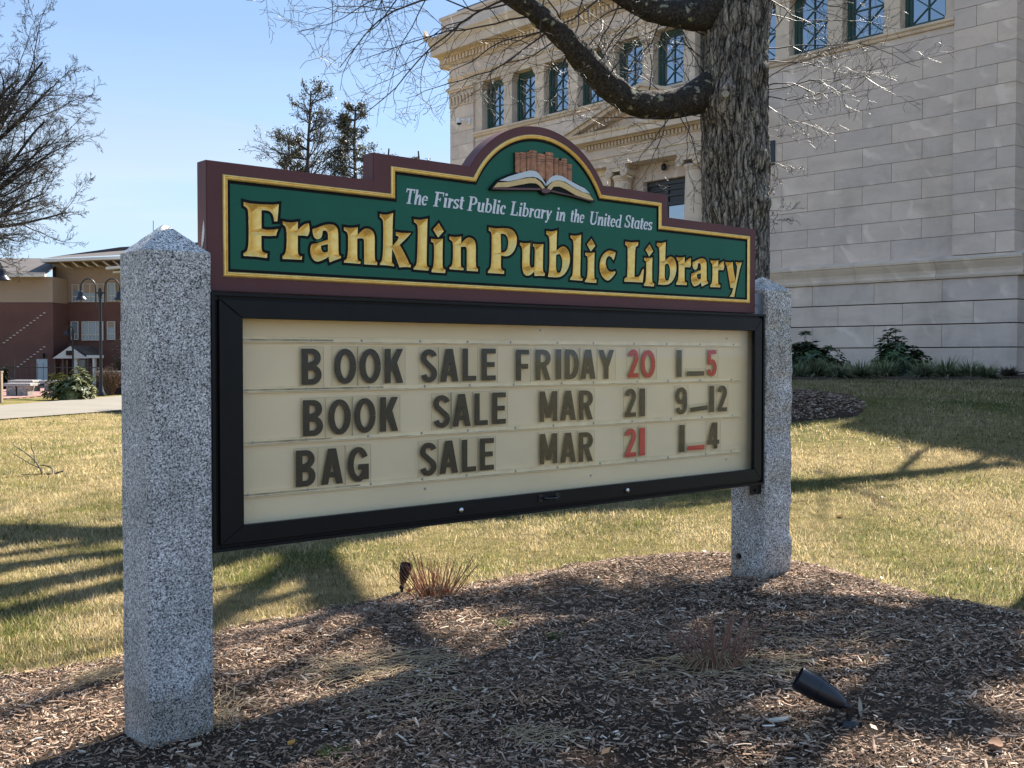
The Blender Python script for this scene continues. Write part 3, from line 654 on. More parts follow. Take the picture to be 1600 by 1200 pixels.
bm = bmesh.new(); bm.from_mesh(board.data); bmesh.ops.remove_doubles(bm, verts=bm.verts, dist=1e-5)
es = [e for e in bm.edges if len(e.link_faces) == 2 and e.calc_face_angle(0) > 0.9 and abs(e.verts[0].co.y-YF) < 1e-4 and abs(e.verts[1].co.y-YF) < 1e-4]
bmesh.ops.bevel(bm, geom=es, offset=0.003, segments=2, affect='EDGES'); bm.to_mesh(board.data); bm.free()
# paint scrape on the left end
mb = MB(); n = 9
for i in range(n-1):
    z0 = 1.985-i*0.014; z1 = z0-0.014; w0 = .011*math.sin(math.pi*(i+.3)/n); w1 = .011*math.sin(math.pi*(i+1.3)/n); yo = .03*(i/n)**2
    mb.add([(0.0065, .078-w0+yo, z0), (0.0065, .078+w0+yo, z0), (0.0065, .078+w1+yo, z1), (0.0065, .078-w1+yo, z1)], [(0, 1, 2, 3)])
mb.build('paint_scrape', 'white_trim', board, recalc=False)
# gold bead round the field
def bead(path, y, r, name, mat, parent, closed=True):
    mb = MB(); n = len(path); prof = [(-r, 0.0), (-r*.72, -r*.55), (-r*.38, -r*.75), (-r*.12, -r*.15), (r*.12, -r*.15), (r*.38, -r*.75), (r*.72, -r*.55), (r, 0.0)]
    nr = []
    ar = sum(path[i][0]*path[(i+1) % n][1]-path[(i+1) % n][0]*path[i][1] for i in range(n)); sg = 1 if ar > 0 else -1
    for i in range(n):
        p, q, s = path[i-1], path[i], path[(i+1) % n]
        def nn(u, v):
            dx, dy = v[0]-u[0], v[1]-u[1]; L = math.hypot(dx, dy); return (sg*dy/L, -sg*dx/L)
        a, b = nn(p, q), nn(q, s); m = (a[0]+b[0], a[1]+b[1]); k = 2/max(m[0]**2+m[1]**2, .3); nr.append((m[0]*k, m[1]*k))
    vs = []; fs = []
    for i in range(n):
        for u, h in prof: vs.append((path[i][0]+nr[i][0]*u, y+h, path[i][1]+nr[i][1]*u))
    m = len(prof)
    for i in range(n):
        j = (i+1) % n
        for k in range(m-1): fs.append((i*m+k, i*m+k+1, j*m+k+1, j*m+k))
    mb.add(vs, fs); return mb.build(name, mat, parent)
bead(inner, YF-0.0005, 0.0105, 'gold_border', 'gold_leaf', board)
# painted field with the letters cut out
FY = YF+0.004
allouts = [p for _, outs, _ in LETTERS for p in outs]; allholes = [p for _, _, hs in LETTERS for p in hs]
def shape_cdt(polys, inside, extra=None):
    vs = []; fs = []
    for p in polys:
        b = len(vs); vs += [Vector(q) for q in p]; fs.append(list(range(b, b+len(p))))
    if extra is not None and len(extra): vs += [Vector((float(a), float(b))) for a, b in extra]
    r = delaunay_2d_cdt(vs, [], fs, 1, 1e-7)
    V = np.array([(v.x, v.y) for v in r[0]]); F_ = [tuple(f) for f in r[2]]
    cen = np.array([V[list(f)].mean(axis=0) for f in F_]); ok = inside(cen[:, 0], cen[:, 1]); T = []
    for f, k in zip(F_, ok):
        if not k: continue
        P = V[list(f)]; a = np.sum(P[:, 0]*np.roll(P[:, 1], -1)-np.roll(P[:, 0], -1)*P[:, 1]); T.append(f if a > 0 else tuple(reversed(f)))
    return V, T
def ins_field(x, z):
    k = inpoly(x, z, inner)
    for p in allouts: k &= ~inpoly(x, z, p)
    for p in allholes: k |= inpoly(x, z, p)
    return k
V, T = shape_cdt([inner]+allouts+allholes, ins_field)
field = obj('green_field', mesh('green_field', [(x, FY, z) for x, z in V], T, ['green_paint']), board)
# black shadow line inside the border
mb = MB()
def inset(P, d): return offset(P, -d)
i1 = inset(inner, 0.0095); i2 = inset(inner, 0.0225); n = len(inner)
vs = [(x, FY-0.0005, z) for x, z in i1]+[(x, FY-0.0005, z) for x, z in i2]
mb.add(vs, [(i, (i+1) % n, n+(i+1) % n, n+i) for i in range(n)]); mb.build('black_line', 'black_paint', board)
# each carved letter: V-cut gilded walls and a painted black outline
def hexgrid(x0, x1, z0, z1, h):
    P = []; r = 0; z = z0
    while z <= z1:
        x = x0+(h/2 if r % 2 else 0)
        while x <= x1: P.append((x, z)); x += h
        z += h*.866; r += 1
    return np.array(P)
for k, (ch, outs, holes) in enumerate(LETTERS):
    allp = outs+holes
    def ins(x, z, outs=outs, holes=holes):
        q = np.zeros(np.shape(x), bool)
        for p in outs: q |= inpoly(x, z, p)
        for p in holes: q &= ~inpoly(x, z, p)
        return q
    xs = [p[0] for o_ in outs for p in o_]; zs = [p[1] for o_ in outs for p in o_]
    G = hexgrid(min(xs), max(xs), min(zs), max(zs), 0.0034)
    G = G[ins(G[:, 0], G[:, 1])]
    D = np.min([polydist(G[:, 0], G[:, 1], p) for p in allp], axis=0); G = G[D > 0.0012]
    V, T = shape_cdt(allp, ins, G)
    D = np.min([polydist(V[:, 0], V[:, 1], p) for p in allp], axis=0); D[D < 1e-6] = 0
    lip = np.minimum(D/0.0035, 1)*0.0015
    dep = lip+np.maximum(D-0.0028, 0)*0.95
    mb = MB(); mb.add([(x, FY+d, z) for (x, z), d in zip(V, dep)], T, 0)
    big = [offset(p, 0.0115) for p in outs]; small = [offset(p, -0.0085) for p in holes]
    def ring(x, z):
        q = np.zeros(np.shape(x), bool)
        for p in big: q |= inpoly(x, z, p)
        for p in outs: q &= ~inpoly(x, z, p)
        for p in holes:
            q |= inpoly(x, z, p)
        for p in small: q &= ~inpoly(x, z, p)
        return q
    V, T = shape_cdt(big+outs+holes+small, ring)
    yo = FY-0.0008-0.0003*(k % 3)
    mb.add([(x, yo, z) for x, z in V], T, 1)
    lt = mb.build('letter', ['gold_leaf', 'black_paint'], board, recalc=False)
    lt['label'] = 'carved gilded letter '+ch
# tagline
TAG = [('The', 630.7, 317.8, 668.8), ('First', 675.7, 322.3, 725), ('Public', 729, 329.0, 790.5), ('Library', 795.7, 336.1, 862),
       ('in', 867, 344.3, 883.5), ('the', 889.4, 346.6, 913), ('United', 919, 350.5, 971), ('States', 974, 355.3, 1019)]
for wd, x0, y0, x1 in TAG:
    s0, z0 = sp(x0, y0, BK); s1, _ = sp(x1, y0+(x1-x0)*.115, BK)
    tot = sum(SER[c][0] for c in wd); H = 0.067; sh = 0.20
    k = (s1-s0-sh*H*.6)/tot; x = 0.0
    for c in wd:
        adv, polys = SER[c]
        P = [[((px_+x)*k+s0+pz*H*sh+0.0, z0+pz*H) for px_, pz in p] for p in polys]
        P = [p if sum(p[i][0]*p[(i+1) % len(p)][1]-p[(i+1) % len(p)][0]*p[i][1] for i in range(len(p))) > 0 else p[::-1] for p in P]
        V, T = cdt_union(P); mb = MB(); solid2d(V, T, FY-0.0022, FY, mb); mb.build('small_letter', 'white_paint', board, recalc=False)
        x += adv
# books emblem
def ep(x, y): return sp(750+x/8, 190+y/8, BK-0.01)
SP = [(432,487,388,645),(485,572,383,635),(570,612,378,625),(608,702,358,645),(700,806,398,720),(808,912,382,770),(914,970,455,690),(966,1014,490,700),(1008,1082,460,735),(1078,1142,530,760)]
for (xa, xb, ya, yb) in SP:
    (s0, zt), (s1, _) = ep(xa, ya), ep(xb, ya); _, zb_ = ep((xa+xb)/2, yb); w_ = s1-s0; mb = MB(); n = 8
    def col(z0, z1, g, mi):
        vs = []
        for z in (z0, z1):
            for i in range(n+1):
                a = math.pi*i/n; vs.append(((s0+s1)/2-(w_/2*.97+g)*math.cos(a), FY-(0.010+g)-0.012*math.sin(a), z))
        mb.add(vs, [(i, i+1, n+2+i, n+1+i) for i in range(n)], mi)
        mb.add(vs[n+1:]+[(s1, FY, z1), (s0, FY, z1)], [tuple(range(n+3))], mi)
        mb.add([vs[0], vs[n+1], (s0, FY, z1), (s0, FY, z0)], [(0, 1, 2, 3)], 2); mb.add([vs[n], vs[2*n+1], (s1, FY, z1), (s1, FY, z0)], [(0, 1, 2, 3)], 2)
    col(zb_, zt, 0, 0)
    h_ = zt-zb_
    for q in (.10, .22, .30): col(zt-h_*q-.0022, zt-h_*q, 0.0006, 1)
    mb.build('book_spine', ['book_brown', 'book_band', 'black_paint'], board, recalc=False)
def relief(pts, y, name, mat, parent, grow=0.0, smooth_=True):
    P = [ep(x, y_) for x, y_ in pts]
    if sum(P[i][0]*P[(i+1) % len(P)][1]-P[(i+1) % len(P)][0]*P[i][1] for i in range(len(P))) < 0: P = P[::-1]
    if grow: P = offset(P, grow)
    V, T = cdt_union([P]); mb = MB(); solid2d(V, T, FY-y, FY, mb); return mb.build(name, mat, parent, recalc=False)
coverP = [(125,835),(215,735),(340,675),(480,630),(600,608),(690,620),(750,680),(802,770),(850,700),(910,668),(1000,675),(1100,735),(1220,800),(1290,830),(1350,905),(1412,1000),(1380,1006),(1130,935),(870,880),(850,900),(800,912),(760,895),(735,860),(400,855),(130,852)]
bk = relief(coverP, 0.016, 'open_book', 'black_paint', board, 0.004)
relief([(133,848),(150,828),(735,835),(740,858),(400,856)], 0.020, 'cover', 'book_cover', bk)
relief([(870,880),(885,862),(1400,995),(1385,1004),(1130,934)], 0.020, 'cover', 'book_cover', bk)
relief([(745,850),(800,840),(860,852),(862,880),(800,902),(755,885)], 0.021, 'spine', 'book_cover', bk)
relief([(152,825),(205,765),(330,760),(470,728),(600,705),(670,712),(720,745),(760,790),(790,835),(755,842),(720,800),(680,775),(600,772),(470,795),(330,822)], 0.021, 'page_block', 'page_yellow', bk)
relief([(820,838),(850,790),(890,752),(940,738),(1020,755),(1120,815),(1230,875),(1345,915),(1400,985),(1330,975),(1180,925),(1060,855),(980,815),(900,815),(865,860)], 0.021, 'page_block', 'page_yellow', bk)
relief([(222,740),(340,690),(480,645),(600,615),(680,627),(740,690),(795,780),(798,808),(760,755),(700,710),(640,695),(560,700),(440,730),(330,752)], 0.023, 'page', 'page_white', bk)
relief([(805,810),(812,765),(860,700),(920,674),(1000,685),(1100,745),(1220,808),(1280,835),(1350,905),(1260,885),(1130,815),(1040,755),(940,735),(870,755)], 0.023, 'page', 'page_white', bk)
# brackets holding the board on the far post
mb = MB(); mb.box(3.455, 3.486, .062, .066, 1.70, 1.835); mb.box(3.482, 3.486, .02, .062, 1.70, 1.835); mb.cyl((3.470, .062, 1.76), (3.470, .052, 1.76), .009, n=6)
mb.build('bracket', 'galvanised', sign)
mb = MB(); mb.box(3.38, 3.486, .03, .034, .640, .70); mb.box(3.38, 3.486, .03, .10, .696, .70); mb.cyl((3.43, .03, .665), (3.43, .02, .665), .009, n=6)
mb.build('bracket', 'frame_black', sign)
# message cabinet --------------------------------------------
CW, Z0, Z1 = 3.468, 0.702, 1.704
mb = MB(); th = 0.035
mb.box(0.002, th, 0.012, .20, Z0, Z1); mb.box(CW-th, CW, 0.012, .20, Z0, Z1)
mb.box(th, CW-th, 0.012, .20, Z0, Z0+th); mb.box(th, CW-th, 0.012, .20, Z1-th, Z1); mb.box(th, CW-th, .19, .20, Z0+th, Z1-th)
cab = mb.build('message_cabinet', 'frame_black', sign, bevel=0.002)
# door frame: four mitred bars with a stepped section
fi = (0.128, 3.372, 0.797, 1.606); fo = (0.030, CW-.028, Z0+.026, Z1-.026)
def mitre_bar(side, name='frame_bar'):
    xo0, xo1, zo0, zo1 = fo; xi0, xi1, zi0, zi1 = fi; g = .0006
    quads = {'b': [(xo0+g, zo0), (xo1-g, zo0), (xi1-g, zi0), (xi0+g, zi0)], 't': [(xi0+g, zi1), (xi1-g, zi1), (xo1-g, zo1), (xo0+g, zo1)],
             'l': [(xo0, zo0+g), (xi0, zi0+g), (xi0, zi1-g), (xo0, zo1-g)], 'r': [(xi1, zi0+g), (xo1, zo0+g), (xo1, zo1-g), (xi1, zi1-g)]}
    mb = MB(); mb.prism(quads[side], -.006, .018); return mb.build(name, 'frame_black', cab, bevel=0.0022)
for s_ in 'btlr': mitre_bar(s_)
mb = MB()
for (a, b, c, d) in ((0.0, CW, Z0-.0, Z0+.012), (0.0, CW, Z1-.012, Z1)): mb.box(a, b, -.004, .0115, c, d)
for (a, b) in ((0.0, .012), (CW-.012, CW)): mb.box(a, b, -.004, .0115, Z0+.012, Z1-.012)
mb.build('case_lip', 'frame_black', cab)
PY = .066
mb = MB(); mb.box(th+.002, CW-th-.002, PY, PY+.006, Z0+th+.002, Z1-th-.002); mb.build('back_panel', 'cream_panel', cab)
mb = MB(); mb.box(fi[0]-.02, fi[1]+.02, .0185, .022, fi[2]-.02, fi[3]+.02); mb.build('glass_door', 'door_glass', cab)
# inner return seen at the far end
mb = MB(); mb.box(CW-th-.006, CW-th-.0005, .03, PY-.001, Z0+th+.002, Z1-th-.002); mb.build('side_liner', 'stone_cap', cab)
railz = []
for (ya, yb) in ((530, 529), (611, 600), (692, 658), (772, 706)):
    pass
for ry in (530.5, 609, 691, 772):
    _, z = sp(400, ry, PY); railz.append(z)
for z in railz:
    mb = MB()
    mb.box(.150, 3.325, PY-.0065, PY-.0015, z-.011, z+.011); mb.box(.150, 3.325, PY-.0085, PY-.0065, z+.0105, z+.0125); mb.box(.150, 3.325, PY-.0085, PY-.0065, z-.0125, z-.0105)
    rl = mb.build('letter_rail', 'rail_plastic', cab)
    mb = MB(); mb.box(.155, 3.31, PY-.0083, PY-.0068, z-.0104, z-.0078)
    mb.box(.16, .16+.5*random.random()+.25, PY-.0080, PY-.0068, z-.004, z+.003); mb.build('grime', 'rail_grime', rl)
    for i in range(12):
        x = .18+3.08*i/11+random.uniform(-.03, .03); mb = MB(); mb.cyl((x, PY-.0066, z), (x, PY-.0095, z), .0062, .0045, n=8); mb.build('screw', 'galvanised', rl)
for (x, z) in ((.155, 1.585), (.150, .825), (1.05, .86), (1.75, 1.585), (2.1, .845), (3.2, 1.56), (3.2, .86)):
    mb = MB(); mb.cyl((x, PY, z), (x, PY-.003, z), .006, n=8); mb.build('screw', 'galvanised', cab)
# knobs and handle on the bottom bar
for (px, py) in ((719, 797), (979, 766)):
    s_, z = sp(px, py, -.006); mb = MB(); mb.lathe([(0, -.0), (.0125, 0), (.0135, .004), (.0115, .010), (.006, .0125), (0, .013)], (s_, -.006, z), (0, -1, 0), 16)
    mb.build('lock', 'steel', cab, smooth=True)
s_, z = sp(858, 777, -.01); mb = MB()
for d in (-.055, .055):
    mb.box(s_+d-.013, s_+d+.013, -.010, -.0062, z-.016, z+.016); mb.cyl((s_+d*.82, -.008, z), (s_+d*.82, -.032, z), .005)
mb.tube([(s_-.045, -.030, z), (s_-.02, -.036, z-.003), (s_+.02, -.036, z-.003), (s_+.045, -.030, z)], [.0055, .0045, .0045, .0055], 8)
for d in (-.055, .055):
    for e_ in (-.009, .009): mb.cyl((s_+d, -.010, z+e_), (s_+d, -.0115, z+e_), .003, n=6)
mb.build('handle', 'fixture_black', cab, smooth=True)
# the changeable letters: each a clear tile with its character
Z3 = lambda L: [(320+a/2.728, 320+b/2.728) for a, b in L]
def X3(x): return 320+x/2.728
def Y3(y): return 440+y/2.728
def X4(x): return 760+x/3
def Y4(y): return 470+y/3
ROWS = [
 ('first', [('B',X3(413),X3(498),Y3(290),Y3(435)),('O',X3(552),X3(645),Y3(287),Y3(435)),('O',X3(660),X3(750),Y3(287),Y3(433)),('K',X3(768),X3(846),Y3(291),Y3(428)),
   ('S',X3(922),X3(990),Y3(290),Y3(428)),('A',X3(1004),X3(1081),Y3(291),Y3(422)),('L',X3(1100),X3(1157),Y3(290),Y3(418)),('E',X3(1181),X3(1240),Y3(292),Y3(415)),
   ('F',X4(140),X4(200),Y4(234),Y4(369)),('R',X4(232),X4(301),Y4(234),Y4(366)),('I',X4(327),X4(351),Y4(233),Y4(363)),('D',X4(370),X4(433),Y4(233),Y4(362)),('A',X4(443),X4(511),Y4(234),Y4(361)),('Y',X4(527),X4(598),Y4(234),Y4(362)),
   ('2',X4(665),X4(713),Y4(230),Y4(357)),('0',X4(724),X4(791),Y4(232),Y4(360)),('1',X4(893),X4(915),Y4(235),Y4(353)),('-',X4(940),X4(1020),Y4(233),Y4(352)),('5',X4(1034),X4(1080),Y4(234),Y4(351))]),
 ('second', [('B',X3(419),X3(504),Y3(508),Y3(655)),('O',X3(526),X3(622),Y3(502),Y3(652)),('O',X3(637),X3(728),Y3(498),Y3(643)),('K',X3(748),X3(824),Y3(494),Y3(636)),
   ('S',X3(975),X3(1045),Y3(486),Y3(622)),('A',X3(1056),X3(1133),Y3(482),Y3(614)),('L',X3(1150),X3(1206),Y3(480),Y3(608)),('E',X4(28),X4(91),Y4(434),Y4(573)),
   ('M',X4(250),X4(332),Y4(427),Y4(563)),('A',X4(347),X4(419),Y4(424),Y4(557)),('R',X4(435),X4(499),Y4(424),Y4(553)),('2',X4(650),X4(701),Y4(415),Y4(541)),('1',X4(719),X4(743),Y4(414),Y4(539)),
   ('9',X4(887),X4(940),Y4(407),Y4(530)),('-',X4(957),X4(1038),Y4(402),Y4(522)),('1',X4(1047),X4(1067),Y4(402),Y4(517)),('2',X4(1084),X4(1127),Y4(400),Y4(515))]),
 ('third', [('B',X3(389),X3(472),Y3(722),Y3(869)),('A',X3(496),X3(589),Y3(714),Y3(860)),('G',X3(609),X3(699),Y3(706),Y3(852)),('S',X3(918),X3(988),Y3(688),Y3(826)),('A',X3(1001),X3(1079),Y3(682),Y3(813)),
   ('L',X3(1097),X3(1156),Y3(677),Y3(806)),('E',X3(1173),X3(1232),Y3(671),Y3(800)),('M',X4(251),X4(332),Y4(625),Y4(762)),('A',X4(347),X4(419),Y4(622),Y4(754)),('R',X4(434),X4(499),Y4(619),Y4(750)),
   ('2',X4(650),X4(701),Y4(603),Y4(727)),('1',X4(718),X4(743),Y4(598),Y4(721)),('1',X4(905),X4(929),Y4(586),Y4(705)),('-',X4(944),X4(1022),Y4(580),Y4(700)),('4',X4(1036),X4(1091),Y4(574),Y4(690))])]
REDS = {('first', 14): 'tile_red', ('first', 15): 'tile_red', ('first', 18): 'tile_red', ('third', 10): 'tile_red_faded', ('third', 11): 'tile_red_faded', ('third', 13): 'tile_red_faded'}
WORDS = {'first': [('BOOK', 0), ('SALE', 4), ('FRIDAY', 8), ('20', 14), ('1_5', 16)], 'second': [('BOOK', 0), ('SALE', 4), ('MAR', 8), ('21', 11), ('9_12', 13)], 'third': [('BAG', 0), ('SALE', 3), ('MAR', 7), ('21', 10), ('1_4', 12)]}
LY_ = PY-.0125
for row, items in ROWS:
    for k, (ch, xa, xb, ya, yb) in enumerate(items):
        xm = (xa+xb)/2; s0, _ = sp(xa, yb, LY_); s1, _ = sp(xb, yb, LY_); _, zt = sp(xm, ya, LY_); _, zb_ = sp(xm, yb, LY_)
        H = 0.150; zc = (zt+zb_)/2; zb_ = zc-H/2; Wd = (s1-s0)/H
        P = [[(px_*H, pz*H) for px_, pz in p] for p in sans(ch, Wd)]
        P = [p if sum(p[i][0]*p[(i+1) % len(p)][1]-p[(i+1) % len(p)][0]*p[i][1] for i in range(len(p))) > 0 else p[::-1] for p in P]
        wk = [w for w in WORDS[row] if w[1] <= k][-1]; mat = REDS.get((row, k), 'tile_black')
        pos = ['first', 'second', 'third', 'fourth', 'fifth', 'sixth'][k-wk[1]]
        nm = {'-': 'dash', '0': 'zero', '1': 'figure one', '2': 'figure two', '4': 'figure four', '5': 'figure five', '9': 'figure nine'}.get(ch, 'letter '+ch)
        col_ = 'red' if 'red' in mat else 'dark'
        where = {('second', 16): 'final figure of the hours', ('second', 15): 'next to last figure', ('first', 18): 'final figure of the hours', ('third', 14): 'final figure of the hours'}.get((row, k), f'{pos} character of {wk[0]}')
        for a_, b_ in (('1_5', 'one to five'), ('9_12', 'nine to twelve'), ('1_4', 'one to four'), ('20', 'twenty'), ('21', 'twenty one')): where = where.replace(' of '+a_, ' of '+b_)
        label = f'{col_} {nm}, {where} in the {row} row of the board'
        loc = SA+SX*s0+SY*LY_+Vector((0, 0, zb_))
        t_ = thing('letter_tile', label, 'letter tile', loc, SROT, 'changeable letters on the message board')
        if ch == '-' and row != 'third': t_.rotation_euler = (0, R(-4 if row == 'second' else 0), SROT)
        mb = MB(); m_ = .010; w_ = s1-s0; ht = H+.016 if ch != '-' else .052
        mb.box(-m_, w_+m_, .0005, .0015, -.008, -.008+ht); mb.build('clear_panel', 'clear_tile', t_)
        mb = MB(); e_ = .0011
        mb.box(-m_-e_, -m_, .0002, .0017, -.008, -.008+ht); mb.box(w_+m_, w_+m_+e_, .0002, .0017, -.008, -.008+ht); mb.box(-m_, w_+m_, .0002, .0017, -.008+ht, -.008+ht+e_)
        mb.build('panel_edge', 'tile_edge', t_)
        V, T = cdt_union(P); mb = MB(); solid2d(V, T, -.0012, .0, mb); mb.build('character', mat, t_, recalc=False)
# ------------------------------------------------------------------ the ground
def S(t): t = np.clip(t, 0, 1); return t*t*(3-2*t)
def lawn_z(x, y):
    x = np.asarray(x, float); y = np.asarray(y, float)
    return -.10+1.04*S((y-6.5)/12.5)*S((x+8.5)/12)
MPOLY = [(-3.4,4.55),(-2.48,5.23),(-2.02,5.56),(-1.69,6.1),(-1.34,6.45),(-0.82,6.96),(-0.42,7.15),(0.,7.52),(0.47,7.91),(0.95,8.03),(1.6,7.95),(2.04,7.67),(2.44,7.25),(2.61,6.78),(2.79,6.37),(2.98,6.05),(3.5,5.3),(3.9,4.0),(3.8,2.2),(3.0,.6),(1,-.6),(-1.5,-.6),(-3.2,.4),(-4.1,2.0),(-4.1,3.6)]
def mulch_h(x, y):
    x = np.asarray(x, float); y = np.asarray(y, float)
    ins = inpoly(x, y, MPOLY); d = polydist(x, y, MPOLY)
    h = np.where(ins, .012+S(d/.8)*(.088+.045*(x+1.4)), -.03)
    return h
def gz(x, y):
    l = lawn_z(x, y); return np.where(inpoly(x, y, MPOLY), l+mulch_h(x, y), l)
def gp(px, py, it=8):        # pixel of the ground -> point
    d = ray(px, py); z = -.1
    for _ in range(it):
        t = (z-CAMH)/d.z; p = CAM+d*t; z = float(gz(p.x, p.y))
    return Vector((p.x, p.y, z))
def axis_pts(lo, hi, near_lo, near_hi, h, g=1.12):
    a = list(np.arange(near_lo, near_hi+h, h)); s = h
    while a[-1] < hi: s *= g; a.append(a[-1]+s)
    s = h; b = []
    c = a[0]
    while c > lo: s *= g; c -= s; b.append(c)
    return np.array(b[::-1]+a)
xs = axis_pts(-900, 900, -14, 14, .25); ys = axis_pts(-60, 1600, -2, 32, .25)
X, Y = np.meshgrid(xs, ys); Z = lawn_z(X, Y)
near = (np.abs(X) < 16) & (Y < 34)
Z += np.where(near, .02*vnoise(X*.9, Y*.9), 0)
Z -= np.where(inpoly(X, Y, MPOLY), .03, 0)
def gridmesh(name, X, Y, Z, mats, keep=None, smooth=True):
    ny, nx = X.shape; V = np.stack([X, Y, Z], -1).reshape(-1, 3); i = np.arange(ny*nx).reshape(ny, nx)
    F_ = np.stack([i[:-1, :-1], i[:-1, 1:], i[1:, 1:], i[1:, :-1]], -1).reshape(-1, 4)
    if keep is not None:
        k = keep.ravel(); F_ = F_[k[F_].any(axis=1)]
        used = np.unique(F_); re = np.full(len(V), -1); re[used] = np.arange(len(used)); V = V[used]; F_ = re[F_]
    return mesh(name, V, F_, mats, smooth=smooth)
obj('ground', gridmesh('ground', X, Y, Z, ['lawn']), kind='structure')
gx, gy = np.meshgrid(np.arange(-4.3, 4.2, .035), np.arange(1.6, 8.2, .035))
km = inpoly(gx, gy, MPOLY)
gzv = lawn_z(gx, gy)+mulch_h(gx, gy)
gzv = gzv+.016*vnoise(gx*3.2, gy*3.2, 3.)+.009*vnoise(gx*13, gy*13, 5.)
obj('mulch_bed', gridmesh('mulch_bed', gx, gy, gzv, ['mulch_soil'], km), kind='structure')
# concrete drive on the left, brick plaza beyond it
def sheet(name, poly, mat, dz, nseg=1):
    mb = MB(); n = len(poly)
    mb.add([(x, y, float(lawn_z(x, y))+dz) for x, y in poly], [tuple(range(n))]); return mb.build(name, mat, kind='structure', recalc=False)
def gfl(px, py, z=-.1): d = ray(px, py); t = (z-CAMH)/d.z; p = CAM+d*t; return (p.x, p.y)
p0, p1, p2, p3 = gfl(0, 657), gfl(187, 643), gfl(187, 620), gfl(0, 635)
ext = lambda a, b, k: (a[0]+(b[0]-a[0])*k, a[1]+(b[1]-a[1])*k)
drive = [ext(p1, p0, 3.5), ext(p0, p1, 1.9), ext(p3, p2, 1.5), ext(p2, p3, 5)]
mb = MB(); V_ = []
NS = 24
for i in range(NS+1):
    f_ = i/NS
    for (a, b) in ((drive[0], drive[1]), (drive[3], drive[2])):
        q = ext(a, b, f_); V_.append((q[0], q[1], float(lawn_z(*q))+.035))
mb.add(V_, [(2*i, 2*i+2, 2*i+3, 2*i+1) for i in range(NS)]); mb.build('driveway', 'concrete_path', kind='structure', recalc=False)
plaza = [gfl(-70, 630), gfl(86, 618), gfl(88, 604), gfl(-60, 606)]
pz = [(x, y) for x, y in plaza]
pl = sheet('brick_plaza', pz, 'brick_paving', .02)
# brick courses of the plaza as joined geometry
mb = MB(); bx0, bx1 = min(p[0] for p in pz), max(p[0] for p in pz); by0, by1 = min(p[1] for p in pz), max(p[1] for p in pz)
yy = by0; r_ = 0
while yy < by1 and r_ < 60:
    xx = bx0+(.3 if r_ % 2 else 0)
    while xx < bx1:
        if inpoly(xx+.28, yy+.14, pz): mb.box(xx, xx+.57, yy, yy+.27, -.085, -.068+random.uniform(0, .006))
        xx += .6
    yy += .3; r_ += 1
b_ = mb.build('paving_brick', 'brick_paving', pl, kind='stuff')
# ring of mulch round the big tree, planting bed along the library
TR = Vector((3.27, 16.0, 0)); TR.z = float(lawn_z(TR.x, TR.y))
def disc(name, cx, cy, r, h, mat, seed, sx=1.0):
    V = []; F_ = []; nr_, na = 14, 72
    for i in range(nr_+1):
        f_ = i/nr_
        for j in range(na):
            a = 2*math.pi*j/na; rr = r*f_*(1+.10*noise.noise(Vector((math.cos(a)*1.5, math.sin(a)*1.5, seed))))
            x, y = cx+rr*math.cos(a)*sx, cy+rr*math.sin(a)
            V.append((x, y, float(lawn_z(x, y))+h*(1-f_**2.5)+.012-.04*(i == nr_)+.02*noise.noise(Vector((x*4, y*4, seed)))))
    for i in range(nr_):
        for j in range(na):
            F_.append((i*na+j, (i+1)*na+j, (i+1)*na+(j+1) % na, i*na+(j+1) % na))
    return obj(name, mesh(name, V, F_, [mat], smooth=True), kind='structure')
disc('tree_mulch', TR.x, TR.y, 1.95, .13, 'mulch_soil', 2.)
# ------------------------------------------------------------------ library
lib = thing('library_building', 'pale granite library in classical style with pedimented entrance, green lattice windows and ashlar walls', 'building', LB, LROT)
def bxt(mb, t0, t1, o0, o1, z0, z1, mi=0): mb.box(-t1, -t0, -o1, -o0, z0, z1, mi)
stones = {}
NSTONE = [0]
STUFF = MB()
def stone(t0, t1, z0, z1, o, depth=.16, j=.005, individual=True, name='stone'):
    w_, h_ = t1-t0-2*j, z1-z0-2*j
    if w_ < .03: return
    if not individual:
        STUFF.box(-t1+j, -t0-j, -o, -o+depth, z0+j, z1-j); return
    key = (round(w_, 3), round(h_, 3), depth)
    if key not in stones:
        mb = MB(); mb.box(-w_/2, w_/2, 0, depth, -h_/2, h_/2); me = mesh('stone', mb.v, mb.f, ['ashlar'], mb.m)
        bm = bmesh.new(); bm.from_mesh(me); es = [e for e in bm.edges if all(abs(v.co.y) < 1e-5 for v in e.verts)]
        bmesh.ops.bevel(bm, geom=es, offset=.004, segments=1, affect='EDGES'); bmesh.ops.recalc_face_normals(bm, faces=bm.faces); bm.to_mesh(me); bm.free()
        stones[key] = me
    obj(name, stones[key], lib, (-(t0+t1)/2, -o+random.uniform(-.0015, .0015), (z0+z1)/2)); NSTONE[0] += 1
LEN = 21.59
